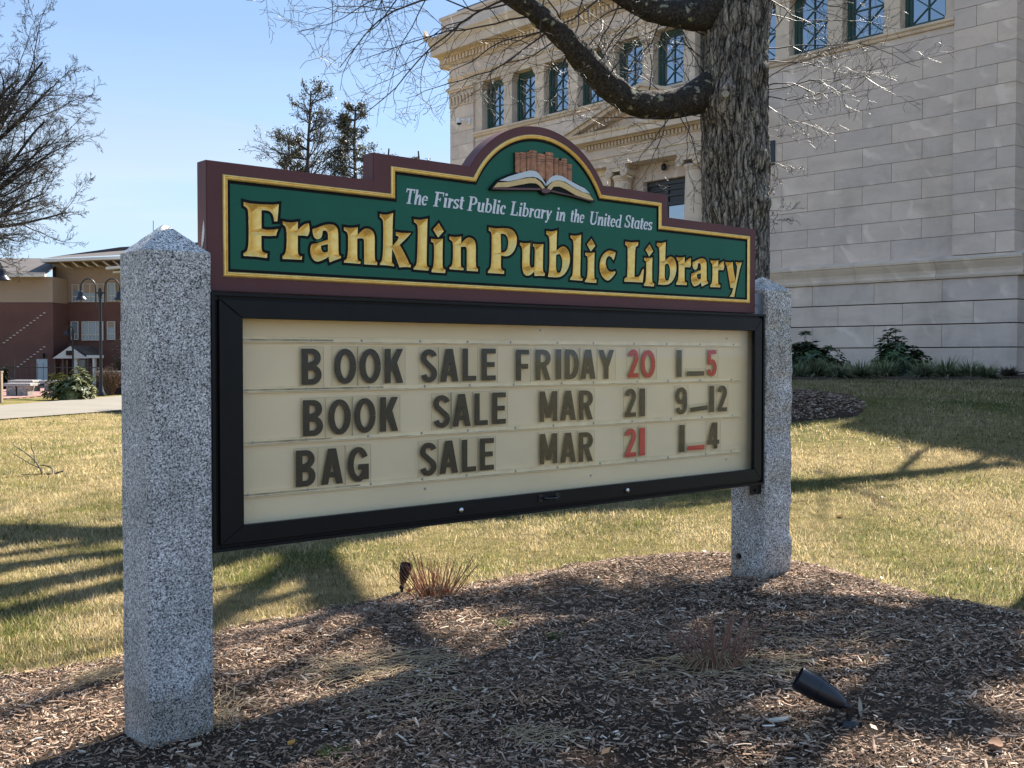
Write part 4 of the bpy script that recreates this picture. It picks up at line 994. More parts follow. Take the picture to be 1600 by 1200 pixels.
# core masses
mb = MB()
bxt(mb, .16, LEN-.02, -12, -.10, .0, 9.50); bxt(mb, .16, LEN-.02, -12, -.62, 9.50, 11.70); bxt(mb, .16, LEN-.02, -12, -.10, 11.70, 14.2)
mb.box(-.2, 12, 2.35, 12, 0, 14.2)
mb.build('wall', 'mortar', lib)
C0 = [3.95+.503*k for k in range(12)]      # courses of the field, top 9.48
visible = lambda t0, t1, z0, z1: not (t0 > 11.6 and z1 < 7.3) and not (t0 > 7.9 and z1 < 3.9)
PED = (7.45, 14.15, 8.05)
for k in range(11):
    z0, z1 = C0[k], C0[k+1]; t = 1.55; L = 1.675; first = .84 if k % 2 else L
    t1 = t+first
    while t < 20.15:
        t1 = min(t1, 20.2)
        if 20.2-t1 < .25: t1 = 20.2
        # keep the portico's own zone free
        a, b = t, t1
        inside_p = z0 < 8.0 and a < 13.45 and b > 8.15
        if inside_p:
            if a < 8.15: stone(a, 8.15, z0, z1, 0.0, individual=True)
            if b > 13.45: stone(13.45, b, z0, z1, 0.0, individual=visible(13.45, b, z0, z1))
        else: stone(a, b, z0, z1, 0.0, individual=visible(a, b, z0, z1))
        t = t1; t1 = t+L
# near corner pier: alternating blocks that turn the corner
for k in range(16):
    z0 = 3.95+.503*k; z1 = z0+.503
    if z0 > 11.6: break
    m_ = .98 if k % 2 else .46; c_ = .62 if k % 2 else .98
    stone(m_, 1.55, z0, z1, .07, individual=z0 < 10.2); stone(0, m_, z0, z1, .07, depth=c_, individual=z0 < 10.2)
# return wall to the right of the corner
def sidestone(y0, y1, z0, z1, o=0.0, j=.005, ind=True):
    w_, h_ = y1-y0-2*j, z1-z0-2*j; mb = MB(); mb.box(-.16, o, y0+j, y1-j, z0+j, z1-j)
    if ind: mb.build('stone', 'ashlar', lib, bevel=.003)
    else: STUFF.box(-.16, o, y0+j, y1-j, z0+j, z1-j)
for k in range(16):
    z0 = 3.95+.503*k; z1 = z0+.503; c_ = (.62 if k % 2 else .98)-.07
    sidestone(c_+.005, 2.35, z0, z1, 0.0, ind=False)
# base courses
BZ = [.45, 1.06, 1.67, 2.25, 2.81, 3.38]
for k in range(5):
    z0, z1 = BZ[k], BZ[k+1]; t = 0; L = 1.86; first = .95 if k % 2 else 1.75; t1 = first
    while t < LEN:
        t1 = min(t1, LEN+.10)
        if t == 0: stone(0-.12, t1, z0+.008, z1-.008, .14, depth=.5, individual=True)
        else: stone(t, t1, z0+.008, z1-.008, .14, individual=visible(t, t1, z0, z1))
        t = t1; t1 = t+L
    mb = MB(); mb.box(-.1, .12, .361, 2.35, z0+.013, z1-.013); STUFF.box(-.1, .12, .371, 2.35, z0+.013, z1-.013)
# water table blocks
def wt(t0, t1, nm='water_table_stone', e=0.0):
    prof = [(-.0+.05, 3.38), (-.185, 3.38), (-.20, 3.44), (-.185, 3.49), (-.155, 3.50), (-.165, 3.60), (-.225, 3.74), (-.235, 3.79), (-.26, 3.80), (-.26, 3.86), (-.0+.05, 3.975)]
    mb = MB(); mb.profile_x(prof, -t1+.004, -t0-.004+e); return mb.build(nm, 'ashlar_trim', lib)
t = 0; wt(0, 1.9, e=.26); t = 1.9
while t < LEN:
    wt(t, min(t+2.25, LEN+.25)); t += 2.25
mb = MB(); mb.box(.0, .24, .06, 2.35, 3.39, 3.97); STUFF.box(-.1, .235, .06, 2.35, 3.39, 3.94)
# far corner pier
for k in range(14):
    z0 = 3.95+.503*k; z1 = min(z0+.503, 10.97)
    if z0 > 10.9: break
    m_ = 20.2+(.46 if k % 2 else .90); v_ = z1 > 8.7
    stone(20.2, m_, z0, z1, .07, individual=v_); stone(m_, LEN+.02, z0, z1, .07, depth=.4, individual=v_)
# carved capital of the far pier (and of the near one)
for (a, b) in ((20.2, LEN+.02), (0.0, 1.55)):
    mb = MB(); bxt(mb, a-.02, b+.02, -.4, .10, 10.97, 11.03); bxt(mb, a, b, -.4, .075, 11.03, 11.52)
    bxt(mb, a-.05, b+.06, -.4, .14, 11.52, 11.60); bxt(mb, a-.08, b+.12, -.4, .19, 11.60, 11.70)
    n_ = 7
    for i in range(n_):
        tc_ = a+(b-a)*(i+.5)/n_; hgt = .42 if i % 2 == 0 else .34
        mb.tube([(-tc_, -.09, 11.05), (-tc_, -.13, 11.05+hgt*.5), (-tc_, -.16, 11.05+hgt), (-tc_, -.20, 11.02+hgt)], [.055, .05, .045, .02], 6)
        mb.lathe([(0, -.03), (.06, -.02), (.06, .02), (0, .03)], (-tc_+(b-a)/n_*.45, -.12, 11.38), (0, 1, 0), 8)
    mb.build('pier_capital', 'ashlar_trim', lib)
# window band: sill course, piers, head
t = 1.55
while t < 20.2:
    t1 = min(t+2.0, 20.2); stone(t, t1, 9.483, 9.66, .0); t = t1
prof = [(.3, 9.66), (-.05, 9.66), (-.07, 9.69), (-.05, 9.72), (-.06, 9.74), (-.11, 9.77), (-.11, 9.83), (.55, 9.85)]
t = 1.55
while t < 20.2:
    t1 = min(t+3.35, 20.2); mb = MB(); mb.profile_x(prof, -t1+.003, -t-.003); mb.build('sill', 'ashlar_trim', lib); t = t1
OPEN = [(18.55-1.675*k, 19.775-1.675*k) for k in range(11)]
piers = [(19.775, 20.2)]+[(OPEN[k+1][1], OPEN[k][0]) for k in range(10)]+[(1.55, OPEN[10][0])]
for (a, b) in piers:
    mb = MB(); bxt(mb, a, b, -.55, .0, 9.85, 11.40); bxt(mb, a-.03, b+.03, -.5, .03, 11.40, 11.47); bxt(mb, a-.07, b+.07, -.5, .035, 11.47, 11.56); bxt(mb, a-.11, b+.11, -.5, .04, 11.56, 11.648)
    bxt(mb, a-.015, b+.015, -.5, .02, 9.852, 9.95)
    mb.build('window_pier', 'ashlar_trim', lib, bevel=.006)
for (a, b) in OPEN:
    zb, zt = 9.852, 11.648; D = -.30
    fr = MB(); w1 = .09
    bxt(fr, a+.001, a+w1, D-.12, D+.04, zb, zt); bxt(fr, b-w1, b-.001, D-.12, D+.04, zb, zt); bxt(fr, a+w1, b-w1, D-.12, D+.04, zb, zb+w1*.9); bxt(fr, a+w1, b-w1, D-.12, D+.04, zt-w1*1.4, zt)
    i0, i1, j0, j1 = a+w1, b-w1, zb+w1*.9, zt-w1*1.4; w2 = .075
    bxt(fr, i0, i0+w2, D-.10, D, j0, j1); bxt(fr, i1-w2, i1, D-.10, D, j0, j1); bxt(fr, i0+w2, i1-w2, D-.10, D, j0, j0+w2); bxt(fr, i0+w2, i1-w2, D-.10, D, j1-w2, j1)
    wn = fr.build('window', 'window_green', lib, bevel=.004)
    k0, k1, l0, l1 = i0+w2, i1-w2, j0+w2, j1-w2
    g = MB(); bxt(g, k0, k1, D-.06, D-.05, l0, l1); g.build('pane', 'window_glass', wn)
    mu = MB(); cx_ = (k0+k1)/2; lm = (l0+l1)/2; q = .016
    bxt(mu, cx_-q, cx_+q, D-.05, D-.015, l0, l1); bxt(mu, k0, cx_-q, D-.05, D-.017, lm-q, lm+q); bxt(mu, cx_+q, k1, D-.05, D-.017, lm-q, lm+q)
    for (za, zc) in ((l0, lm), (lm, l1)):
        for (ta, tb) in ((k0, k1), (k1, k0)):
            dx, dz = tb-ta, zc-za; L_ = math.hypot(dx, dz); nx_, nz_ = -dz/L_*q*.9, dx/L_*q*.9
            P4 = [(-(ta-nx_), za-nz_), (-(tb-nx_), zc-nz_), (-(tb+nx_), zc+nz_), (-(ta+nx_), za+nz_)]
            yo = -D+.019 if ta < tb else -D+.022
            mu.add([(x, yo, z) for x, z in P4]+[(x, yo+.028, z) for x, z in P4], [(0, 1, 2, 3), (7, 6, 5, 4), (0, 4, 5, 1), (1, 5, 6, 2), (2, 6, 7, 3), (3, 7, 4, 0)])
    mu.build('muntin', 'window_green', wn)
# entablature
def run(name, prof, ext=0.0, seg=None, mat='ashlar_trim', t_end=LEN):
    mb = MB(); mb.profile_x(prof, -(t_end+ext), ext); return mb.build(name, mat, lib)
def blocks(name, prof_f, z0, z1, o, L, e):
    t = -e
    k = 0
    while t < LEN+e:
        t1 = min(t+L, LEN+e); mb = MB(); mb.profile_x(prof_f, -t1+.003, -t-.003); mb.build(name, 'ashlar_trim', lib); t = t1
blocks('architrave_stone', [(.6, 11.652), (-.075, 11.652), (-.075, 11.80), (-.10, 11.805), (-.10, 11.97), (-.13, 11.99), (-.17, 12.06), (-.17, 12.09), (.6, 12.09)], 0, 0, 0, 3.35, .07)
t = -.07
while t < LEN+.07:
    t1 = min(t+1.9, LEN+.07); stone(t, t1, 12.093, 12.56, .075, depth=.4, name='frieze_stone'); t = t1
blocks('cornice_stone', [(.6, 12.563), (-.11, 12.563), (-.17, 12.62), (-.17, 12.88), (-.24, 12.90), (-.27, 12.95), (-.62, 12.95), (-.62, 13.24), (-.65, 13.27), (-.66, 13.31), (-.71, 13.37), (-.74, 13.47), (-.79, 13.53), (-.79, 13.58), (-.30, 13.72), (.6, 13.72)], 0, 0, 0, 2.7, .55)
mb = MB(); t = -.2
while t < LEN+.25: bxt(mb, t, t+.115, .171, .262, 12.66, 12.87); t += .19
mb.build('dentil', 'ashlar_trim', lib, kind='stuff')
# corner ornament and attic above the cornice
mb = MB(); mb.prism([(-LEN-.78, 13.57), (-LEN-.52, 13.62), (-LEN-.54, 13.72), (-LEN-.66, 13.80), (-LEN-.74, 13.97)], -.78, -.60); mb.build('corner_ornament', 'ashlar_trim', lib)
mb = MB(); bxt(mb, -.2, LEN+.28, -10, -.05+.35, 13.725, 14.30); bxt(mb, -.25, LEN+.33, -10, .36, 14.30, 14.42); mb.box(-.2, 12.2, 1.9, 12, 13.73, 14.42); mb.build('attic', 'ashlar', lib)
mb = MB(); bxt(mb, .4, LEN-.2, -10, -.1, 14.422, 14.70); bxt(mb, 2.4, LEN-2.2, -9, -1.6, 14.70, 15.6); bxt(mb, 1.0, 13.5, -9, -1.4, 15.6, 17.9); mb.box(-.3, 11.5, 3.4, 11.6, 14.9, 17.9); mb.box(-.3, 11.9, 3, 11.8, 14.422, 14.9); mb.build('roof', 'roof_copper', lib)  # upper blocks, out of view, added to lengthen the library's shadow over the lawn
# portico ----------------------------------------------------
TC = 10.8
for tcx in (12.25, 9.35):
    cm = MB(); cx_, cy_ = -tcx, -.45
    cm.lathe([(0, 2.4), (.42, 2.4), (.42, 2.52), (.38, 2.56), (.36, 2.66), (.315, 2.70), (.318, 4.6), (.295, 6.2), (.272, 7.0), (.30, 7.02), (.30, 7.05), (0, 7.05)], (cx_, cy_, 0), (0, 0, 1), 28)
    colm = cm.build('column', 'ashlar_trim', lib, smooth=True)
    cp = MB(); cp.lathe([(.28, 7.05), (.33, 7.10), (.34, 7.16), (.28, 7.19)], (cx_, cy_, 0), (0, 0, 1), 24)
    cp.box(cx_-.40, cx_+.40, cy_-.35, cy_+.35, 7.42, 7.498); cp.box(cx_-.36, cx_+.36, cy_-.32, cy_+.30, 7.30, 7.42)
    for sgn in (-1, 1):
        vx = cx_+sgn*.325
        for rr, yy_ in ((.155, -.36), (.155, .33)):
            pass
        cp.lathe([(0, -.34), (.145, -.34), (.15, -.30), (.11, -.12), (.10, 0), (.11, .12), (.15, .28), (.145, .32), (0, .32)], (vx, cy_, 7.27), (0, 1, 0), 22)
        sp_ = []
        for i in range(42):
            a = i*.42; r_ = .142*math.exp(-i*.052)
            sp_.append((vx+sgn*r_*math.sin(a)*-1, cy_-.342, 7.27+r_*math.cos(a)))
        cp.tube(sp_, [.013]*42, 5)
    cp.build('capital', 'ashlar_trim', colm, smooth=True)
for tcx in (12.25, 9.35, 13.12, 8.48):
    mb = MB(); bxt(mb, tcx-.30, tcx+.30, -.05, .17 if tcx in (12.25, 9.35) else .42, 2.4, 7.30); bxt(mb, tcx-.35, tcx+.35, -.05, .20 if tcx in (12.25, 9.35) else .47, 7.30, 7.498); mb.build('pilaster', 'ashlar_trim', lib, bevel=.008)
t0, t1 = TC-2.72, TC+2.72
for i, (za, zb, oo) in enumerate(((7.50, 7.62, .79), (7.622, 7.78, .805), (7.782, 7.86, .84))):
    mb = MB(); bxt(mb, t0-.0, t1+.0, .0 if i else 0, oo, za, zb); mb.build('architrave', 'ashlar_trim', lib)
a = t0
while a < t1-.1:
    b = min(a+1.36, t1); mb = MB(); bxt(mb, a+.003, b-.003, 0, .79, 7.863, 8.08); mb.build('frieze_stone', 'ashlar', lib); a = b
mb = MB(); bxt(mb, t0-.05, t1+.05, 0, .84, 8.083, 8.11); bxt(mb, t0-.02, t1+.02, 0, .83, 8.11, 8.26); bxt(mb, t0-.1, t1+.1, 0, .95, 8.26, 8.30)
a = t0-.02
while a < t1: bxt(mb, a, a+.085, .831, .90, 8.115, 8.245); a += .145
a = t0+.5
mb.build('dentil', 'ashlar_trim', lib, kind='stuff')
hw = 3.32; zc = 8.30
prof = [(0, zc), (-1.20, zc), (-1.20, zc+.17), (-1.24, zc+.20), (-1.27, zc+.27), (0, zc+.30)]
mb = MB(); mb.profile_x(prof, -(TC+hw), -(TC-hw)); mb.build('pediment_cornice', 'ashlar_trim', lib)
slope = (9.60-(zc+.27))/hw; rz0 = zc+.27; apz = 9.60
mb = MB(); mb.prism([(-(TC+hw-.35), rz0+.03), (-(TC-hw+.35), rz0+.03), (-TC, apz-.10)], -.70, .0); mb.build('tympanum', 'ashlar', lib)
for sg in (-1, 1):
    for nm, dlo, dhi, oo, mt in (('raking_cornice', -.28, -.13, .96, 'ashlar_trim'), ('raking_cornice', -.128, .0, 1.20, 'ashlar_trim'), ('raking_moulding', .002, .10, 1.29, 'ashlar_trim')):
        xa, xb = -TC-sg*hw, -TC
        P4 = [(xa, rz0+.06+dlo), (xb, apz+.06+dlo), (xb, apz+.06+dhi), (xa, rz0+.06+dhi)]
        if sg < 0: P4 = P4[::-1]
        if nm == 'raking_cornice' and dlo < -.2:
            P4 = [(xa-(-sg)*.9*1, rz0+.06+dlo+.9*slope), (xb, apz+.06+dlo), (xb, apz+.06+dhi), (xa+sg*.5, rz0+.06+dhi+.5*slope)]
            if sg < 0: P4 = P4[::-1]
        mb = MB(); mb.prism(P4, -oo+(0.002 if sg > 0 else 0), 0); mb.build(nm, mt, lib)
    mb = MB(); n_ = 22
    for i in range(3, n_):
        f_ = i/n_; xa = -TC-sg*hw*(1-f_); z = rz0+.06-.28+(apz-rz0)*f_; mb.box(xa-.04, xa+.04, -1.02, -.97, z-.02, z+.11)
    mb.build('raking_dentil', 'ashlar_trim', lib, kind='stuff')
mb = MB(); bxt(mb, TC-1.3, TC-.86, -.15, .14, 2.4, 7.499); bxt(mb, TC+.86, TC+1.3, -.15, .14, 2.4, 7.499); bxt(mb, TC-.86, TC+.86, -.15, .14, 6.96, 7.499); mb.build('door_surround', 'ashlar', lib, bevel=.01)
mb = MB(); bxt(mb, TC-2.66, TC-1.303, -.15, .04, 2.4, 7.499); bxt(mb, TC+1.303, TC+2.66, -.15, .04, 2.4, 7.499); mb.build('porch_wall', 'ashlar', lib)
dr = MB(); bxt(dr, TC-.857, TC+.857, -.09, -.07, 2.4, 6.957)
for (za, zb) in ((6.80, 6.93), (6.62, 6.68), (6.42, 6.50), (6.14, 6.26)): bxt(dr, TC-.80, TC+.80, -.069, -.02, za, zb)
for tx in (-.84, -.03, .78): bxt(dr, TC+tx, TC+tx+.06, -.069, -.025, 2.4, 6.94)
dd = dr.build('door', 'door_dark', lib, bevel=.005)
mb = MB(); bxt(mb, TC-.76, TC+.76, -.066, -.05, 4.2, 6.12); mb.build('pane', 'window_glass', dd)
mb = MB(); mb.box(-TC-2.5, -TC+2.5, -1.3, 0, 1.0, 2.40); mb.build('porch_floor', 'ashlar', lib)
for k in range(7):
    mb = MB(); mb.box(-TC-2.4, -TC+2.4, -1.3-.32*(k+1), -1.302-.32*k, .4, 2.40-.2*(k+1)); mb.build('step', 'ashlar', lib)
# entrance lantern
s_, z_ = lp(1042, 262, .14)
tl = thing('wall_lamp', 'small dark grey wall lamp above the library entrance door', 'lamp', LB+LX*s_+LY*-.14+Vector((0, 0, z_)), LROT)
mb = MB(); mb.lathe([(0, .12), (.05, .11), (.085, .03), (.09, -.06), (.06, -.10), (0, -.10)], (0, -.14, 0), (0, 0, 1), 14); mb.build('lamp_shade', 'bell_metal', tl, smooth=True)
mb = MB(); mb.tube([(0, 0, .22), (0, -.08, .23), (0, -.13, .20), (0, -.14, .10)], .014, 6); mb.cyl((0, .0, .22), (0, -.02, .22), .045); mb.build('bracket', 'bell_metal', tl)
# plaque
s1_, zt_ = lp(1211, 219, .02); _, zb_ = lp(1211, 257.5, .02)
pq = thing('wall_plaque', 'dark blue plaque reading RAY MEMORIAL LIBRARY on the granite wall behind the tree trunk', 'sign', LB+LX*(s1_-1.36)+LY*-.0025+Vector((0, 0, zb_)), LROT)
mb = MB(); mb.box(0, 1.36, -.03, 0, 0, zt_-zb_); mb.build('plate', 'plaque', pq, bevel=.006)
mb = MB(); e_ = .02; hh = zt_-zb_
for bx_ in ((0, 1.36, 0, e_), (0, 1.36, hh-e_, hh), (0, e_, e_, hh-e_), (1.36-e_, 1.36, e_, hh-e_)): mb.box(bx_[0]+.002, bx_[1]-.002, -.037, -.0305, bx_[2]+.002, bx_[3]-.002)
mb.build('rim', 'fixture_black', pq)
for r_, wd in enumerate(('RAY', 'MEMORIAL', 'LIBRARY')):
    H = .125; adv = .125; x = .68-len(wd)*adv/2 if r_ < 9 else 0
    x = 1.36-.09-len(wd)*.148 if True else x
    if r_ == 0: x = 1.36-.09-.18-3*.148
    for c in wd:
        P = [[(x+px_*H, hh-.09-(r_+1)*.175+.03+pz*H) for px_, pz in p] for p in (sans(c, .62 if c != 'M' else .85) if c != 'I' else [bar(.2, .42, 0, 1)])]
        P = [p if sum(p[i][0]*p[(i+1) % len(p)][1]-p[(i+1) % len(p)][0]*p[i][1] for i in range(len(p))) > 0 else p[::-1] for p in P]
        V, T = cdt_union(P); mb = MB(); solid2d(V, T, -.038, -.031, mb); mb.build('raised_letter', 'plaque_text', pq, recalc=False); x += .148
# security camera on the far corner pier
s_, z_ = lp(726, 192, .1)
cm_ = thing('security_camera', 'white dome security camera on the far corner pier of the library', 'camera', LB+LX*s_+LY*-.07+Vector((0, 0, z_)), LROT)
mb = MB(); mb.box(.22, .34, -.06, 0, -.1, .12); mb.tube([(.28, -.05, .0), (.2, -.25, .06), (.0, -.28, .10)], .03, 8); mb.build('mount', 'camera_white', cm_)
mb = MB(); mb.lathe([(0, .14), (.09, .12), (.11, .0), (.11, -.05)], (0, -.3, 0), (0, 0, 1), 14); mb.build('housing', 'camera_white', cm_, smooth=True)
mb = MB(); mb.lathe([(.10, -.052), (.08, -.10), (.0, -.13)], (0, -.3, 0), (0, 0, 1), 14); mb.build('dome', 'fixture_black', cm_, smooth=True)
# downpipe on the return wall
d_ = thing('downpipe', 'black iron downpipe with an elbow beside the near corner of the library', 'pipe', LB+LX*.16+LY*.62+Vector((0, 0, .85)), LROT)
mb = MB(); mb.tube([(.06, .9, 2.2), (.06, .55, 1.98), (.08, .28, 1.72), (.08, .26, 1.5)], .055, 10); mb.cyl((.08, .26, 1.52), (.08, .26, .0), .05, n=12); mb.build('pipe', 'fixture_black', d_, smooth=True)
mb = MB(); mb.cyl((.08, .26, 1.02), (.08, .26, .95), .07, n=12); mb.cyl((.08, .26, 1.55), (.08, .26, 1.48), .065, n=12); mb.build('collar', 'fixture_black', d_)
if STUFF.v: STUFF.build('far_stone', 'ashlar', lib, kind='stuff')
print('stones', NSTONE[0])

# ------------------------------------------------------------------ school building on the left
YS = 60.0
def W(px, py, Y=YS): p = at(px, py, Y); return p.x, p.z
sb = thing('school_building', 'two storey brick and beige stucco school building with gabled porch, far behind the lawn', 'building', (W(120, 600)[0], YS, -.1))
OX, OY, OZ = sb.location
def bxp(mb, x0, x1, ya, yb, Yf, Yb, mi=0):   # pixel rectangle at YS, depths Yf..Yb
    ax, az = W(x0, yb, Yf); bx_, bz = W(x1, ya, Yf); mb.box(ax-OX, bx_-OX, Yf-OY, Yb-OY, max(az, -.3)-OZ, bz-OZ, mi)
mb = MB(); bxp(mb, -400, 82, 432.5, 472.5, 58, 75); mb.build('upper_wall', 'stucco', sb)
mb = MB(); bxp(mb, -400, 82.5, 473, 640, 57.95, 75); mb.build('brick_wall', 'brick_wall', sb)
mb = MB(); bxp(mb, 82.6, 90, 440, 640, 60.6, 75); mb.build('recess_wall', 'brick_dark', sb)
mb = MB(); bxp(mb, 88, 420, 409, 472.5, 60, 75, 0); bxp(mb, 82.6, 102, 404, 472.5, 60.3, 75); mb.build('upper_wall', 'stucco', sb)
mb = MB(); bxp(mb, 90.2, 420, 473, 640, 59.95, 75); mb.build('brick_wall', 'brick_wall', sb)
# rooms' roofs
def pt(px, py, Y): p = at(px, py, Y); k = 1; return (p.x-OX, Y-OY, p.z-OZ)
mb = MB(); mb.add([pt(-400, 429, 57.3), pt(70, 427, 57.3), pt(88, 416, 60.2), pt(64, 403.5, 66), pt(-400, 403.5, 66)], [(0, 1, 2, 3, 4)]); mb.add([pt(-400, 431, 57.35), pt(70, 429, 57.35), pt(88, 418, 60.2), pt(88, 418, 75), pt(-400, 431, 75)], [(0, 1, 2, 3, 4)]); mb.build('roof', 'roof_shingle', sb, recalc=False)
mb = MB(); bxp(mb, -400, 69.5, 427.5, 432.4, 57.2, 57.45); mb.build('gutter', 'white_trim', sb)
mb = MB(); mb.add([pt(63, 404.5, 58.4), pt(188, 398.5, 58.4), pt(420, 391, 58.4), pt(420, 372, 66), pt(188, 386, 66), pt(90, 400, 66)], [(0, 1, 2, 3, 4, 5)]); mb.build('roof', 'roof_shingle', sb, recalc=False)
def fas(x0, y0, x1, y1, h, Y, Yb, name='fascia', mat='white_trim'):
    a, b, c, d = pt(x0, y0, Y), pt(x1, y1, Y), pt(x1, y1-h, Y), pt(x0, y0-h, Y); q = Yb-Y
    mb = MB(); vs = [a, b, c, d]+[(x, y+q, z) for x, y, z in (a, b, c, d)]
    mb.add(vs, [(0, 1, 2, 3), (7, 6, 5, 4), (0, 4, 5, 1), (1, 5, 6, 2), (2, 6, 7, 3), (3, 7, 4, 0)]); return mb.build(name, mat, sb)
fas(63, 409.5, 420, 396.0, 4.6, 58.3, 58.6)
fas(63, 409.5, 420, 400.0, 1.0, 58.65, 60, 'soffit', 'stucco')
fas(165, 421, 260, 413, 4, 57.0, 60, 'fascia'); fas(176, 427, 260, 420, 3, 57.4, 60, 'fascia')
for i, bx0 in enumerate((93, 112, 128, 143, 160, 176)):
    fas(bx0, 410.5-.4*i, bx0+10, 418-.4*i, 2.5, 59.0, 59.9, 'roof_bracket', 'white_trim')
def swin(x0, x1, ya, yb, cols, Yf, lower=True):
    mb = MB(); fw = .8
    bxp(mb, x0, x1, ya, ya+fw, Yf-.1, Yf); bxp(mb, x0, x1, yb-fw, yb, Yf-.1, Yf); bxp(mb, x0, x0+fw, ya+fw, yb-fw, Yf-.1, Yf); bxp(mb, x1-fw, x1, ya+fw, yb-fw, Yf-.1, Yf)
    yl = yb-9
    bxp(mb, x0+fw, x1-fw, yl-.5, yl+.7, Yf-.1, Yf)
    for c in range(1, cols):
        x = x0+(x1-x0)*c/cols; bxp(mb, x-.35, x+.35, ya+fw, yb-fw, Yf-.09, Yf)
    for c in range(cols):
        x = x0+(x1-x0)*(c+.5)/cols; bxp(mb, x-.4, x+.4, yl+.7, yb-fw, Yf-.085, Yf)
    w_ = mb.build('window', 'white_trim', sb); g = MB(); bxp(g, x0+.2, x1-.2, ya+.2, yb-.2, Yf-.05, Yf-.03); g.build('pane', 'pane_far', w_)
    g = MB(); g2 = random.uniform(.2, .7); bxp(g, x0+fw, x1-fw, ya+fw, ya+(yl-ya)*g2+2, Yf-.075, Yf-.06); g.build('blind', 'stucco', w_) if random.random() < .7 else None
swin(92, 103, 446, 472, 1, 60.25); swin(112, 123, 444, 472, 1, 59.97); swin(129, 163, 443, 472, 3, 59.97); swin(168, 180, 442, 471, 1, 59.97)
swin(110.5, 122, 502, 531, 1, 59.93); swin(127.5, 161, 502, 532, 3, 59.93); swin(167, 179.5, 502, 531, 1, 59.93); swin(190, 224, 442, 471, 3, 59.97); swin(188, 222, 502, 531, 3, 59.93)
# stair-like rows of pale headers in the brick
for (xa, ya, xb, yb, n_) in ((6, 535.5, 69, 489, 13), (28, 573, 69, 542, 9)):
    for i in range(n_):
        f_ = i/(n_-1); x = xa+(xb-xa)*f_; y = ya+(yb-ya)*f_; mb = MB(); bxp(mb, x-1.7, x+1.7, y-.6, y+.6, 57.9, 57.96); mb.build('pale_brick', 'white_trim', sb)
mb = MB(); bxp(mb, 57.5, 74, 561, 600, 57.88, 57.96); mb.build('door', 'door_blue', sb)
mb = MB(); bxp(mb, 64, 67, 552, 559, 57.7, 57.96); mb.build('lamp', 'fixture_black', sb)
# porch
a, b, c = pt(82, 560, 56.5), pt(135.5, 560, 56.5), pt(109, 541, 56.5)
mb = MB(); P3 = [a, b, c]; mb.add(P3+[(x, y+.3, z) for x, y, z in P3], [(0, 1, 2), (5, 4, 3), (0, 3, 4, 1), (1, 4, 5, 2), (2, 5, 3, 0)]); mb.build('porch_gable', 'white_trim', sb)
mb = MB(); bxp(mb, 103, 112, 548, 555, 56.42, 56.5); mb.build('gable_vent', 'brick_dark', sb)
mb = MB(); mb.add([pt(108.5, 540, 56.6), pt(137, 555, 56.6), pt(160, 555, 59.9), pt(143, 540.5, 59.9)], [(0, 1, 2, 3)]); mb.add([pt(80, 557, 56.6), pt(108.5, 540, 56.6), pt(108.5, 540, 59.9), pt(80, 557, 59.9)], [(0, 1, 2, 3)]); mb.add([pt(143, 540.5, 59.5), pt(162, 552, 59.5), pt(162, 554, 59.5), pt(143, 555, 59.5)], [(0, 1, 2, 3)]); mb.build('porch_roof', 'roof_shingle', sb, recalc=False)
mb = MB(); bxp(mb, 135, 160, 555, 559.5, 56.6, 56.8); mb.build('fascia', 'white_trim', sb)
for x in (84, 97, 116, 136, 145): mb = MB(); bxp(mb, x, x+(4.5 if x == 116 else 2.2), 560, 605, 56.6, 56.9); mb.build('porch_post', 'white_trim' if x in (116, 145) else 'brick_wall', sb)
mb = MB(); bxp(mb, 122, 133, 562, 605, 59.7, 59.94); mb.build('door', 'pane_far', sb)
mb = MB(); mb.cyl(pt(239.5, 395, 64), pt(239.5, 345, 64), .02, n=5); mb.build('antenna', 'iron', sb)
# iron fence before the school
fx0, _ = W(-60, 600, 52); fx1, _ = W(152, 600, 52)
fn = thing('iron_fence', 'low black iron picket fence in front of the school building', 'fence', (fx0, 52, -.1))
n_ = int((fx1-fx0)/.28)
for i in range(n_):
    mb = MB(); big_ = i % 9 == 0; w_ = .05 if big_ else .018; h_ = 1.35 if big_ else 1.2
    mb.box(i*.28-w_/2, i*.28+w_/2, -w_/2, w_/2, 0, h_); mb.build('post' if big_ else 'picket', 'iron', fn)
mb = MB(); mb.box(0, fx1-fx0, -.012, .012, .98, 1.02); mb.box(0, fx1-fx0, -.012, .012, .18, .22); mb.build('rail', 'iron', fn)
# low stone wall behind the brown shrub
x0_, zt_ = W(150, 580, 44); x1_, _ = W(260, 580, 44)
lw = thing('low_wall', 'low brown stone wall with a grey cap behind the brown shrub', 'wall', (x0_, 44, -.1))
mb = MB(); mb.box(0, x1_-x0_, 0, .5, -.1, zt_+.1-.10); mb.build('wall', 'brick_dark', lw); mb = MB(); mb.box(-.05, x1_-x0_, -.06, .56, zt_+.002, zt_+.1); mb.build('cap', 'stone_cap', lw)
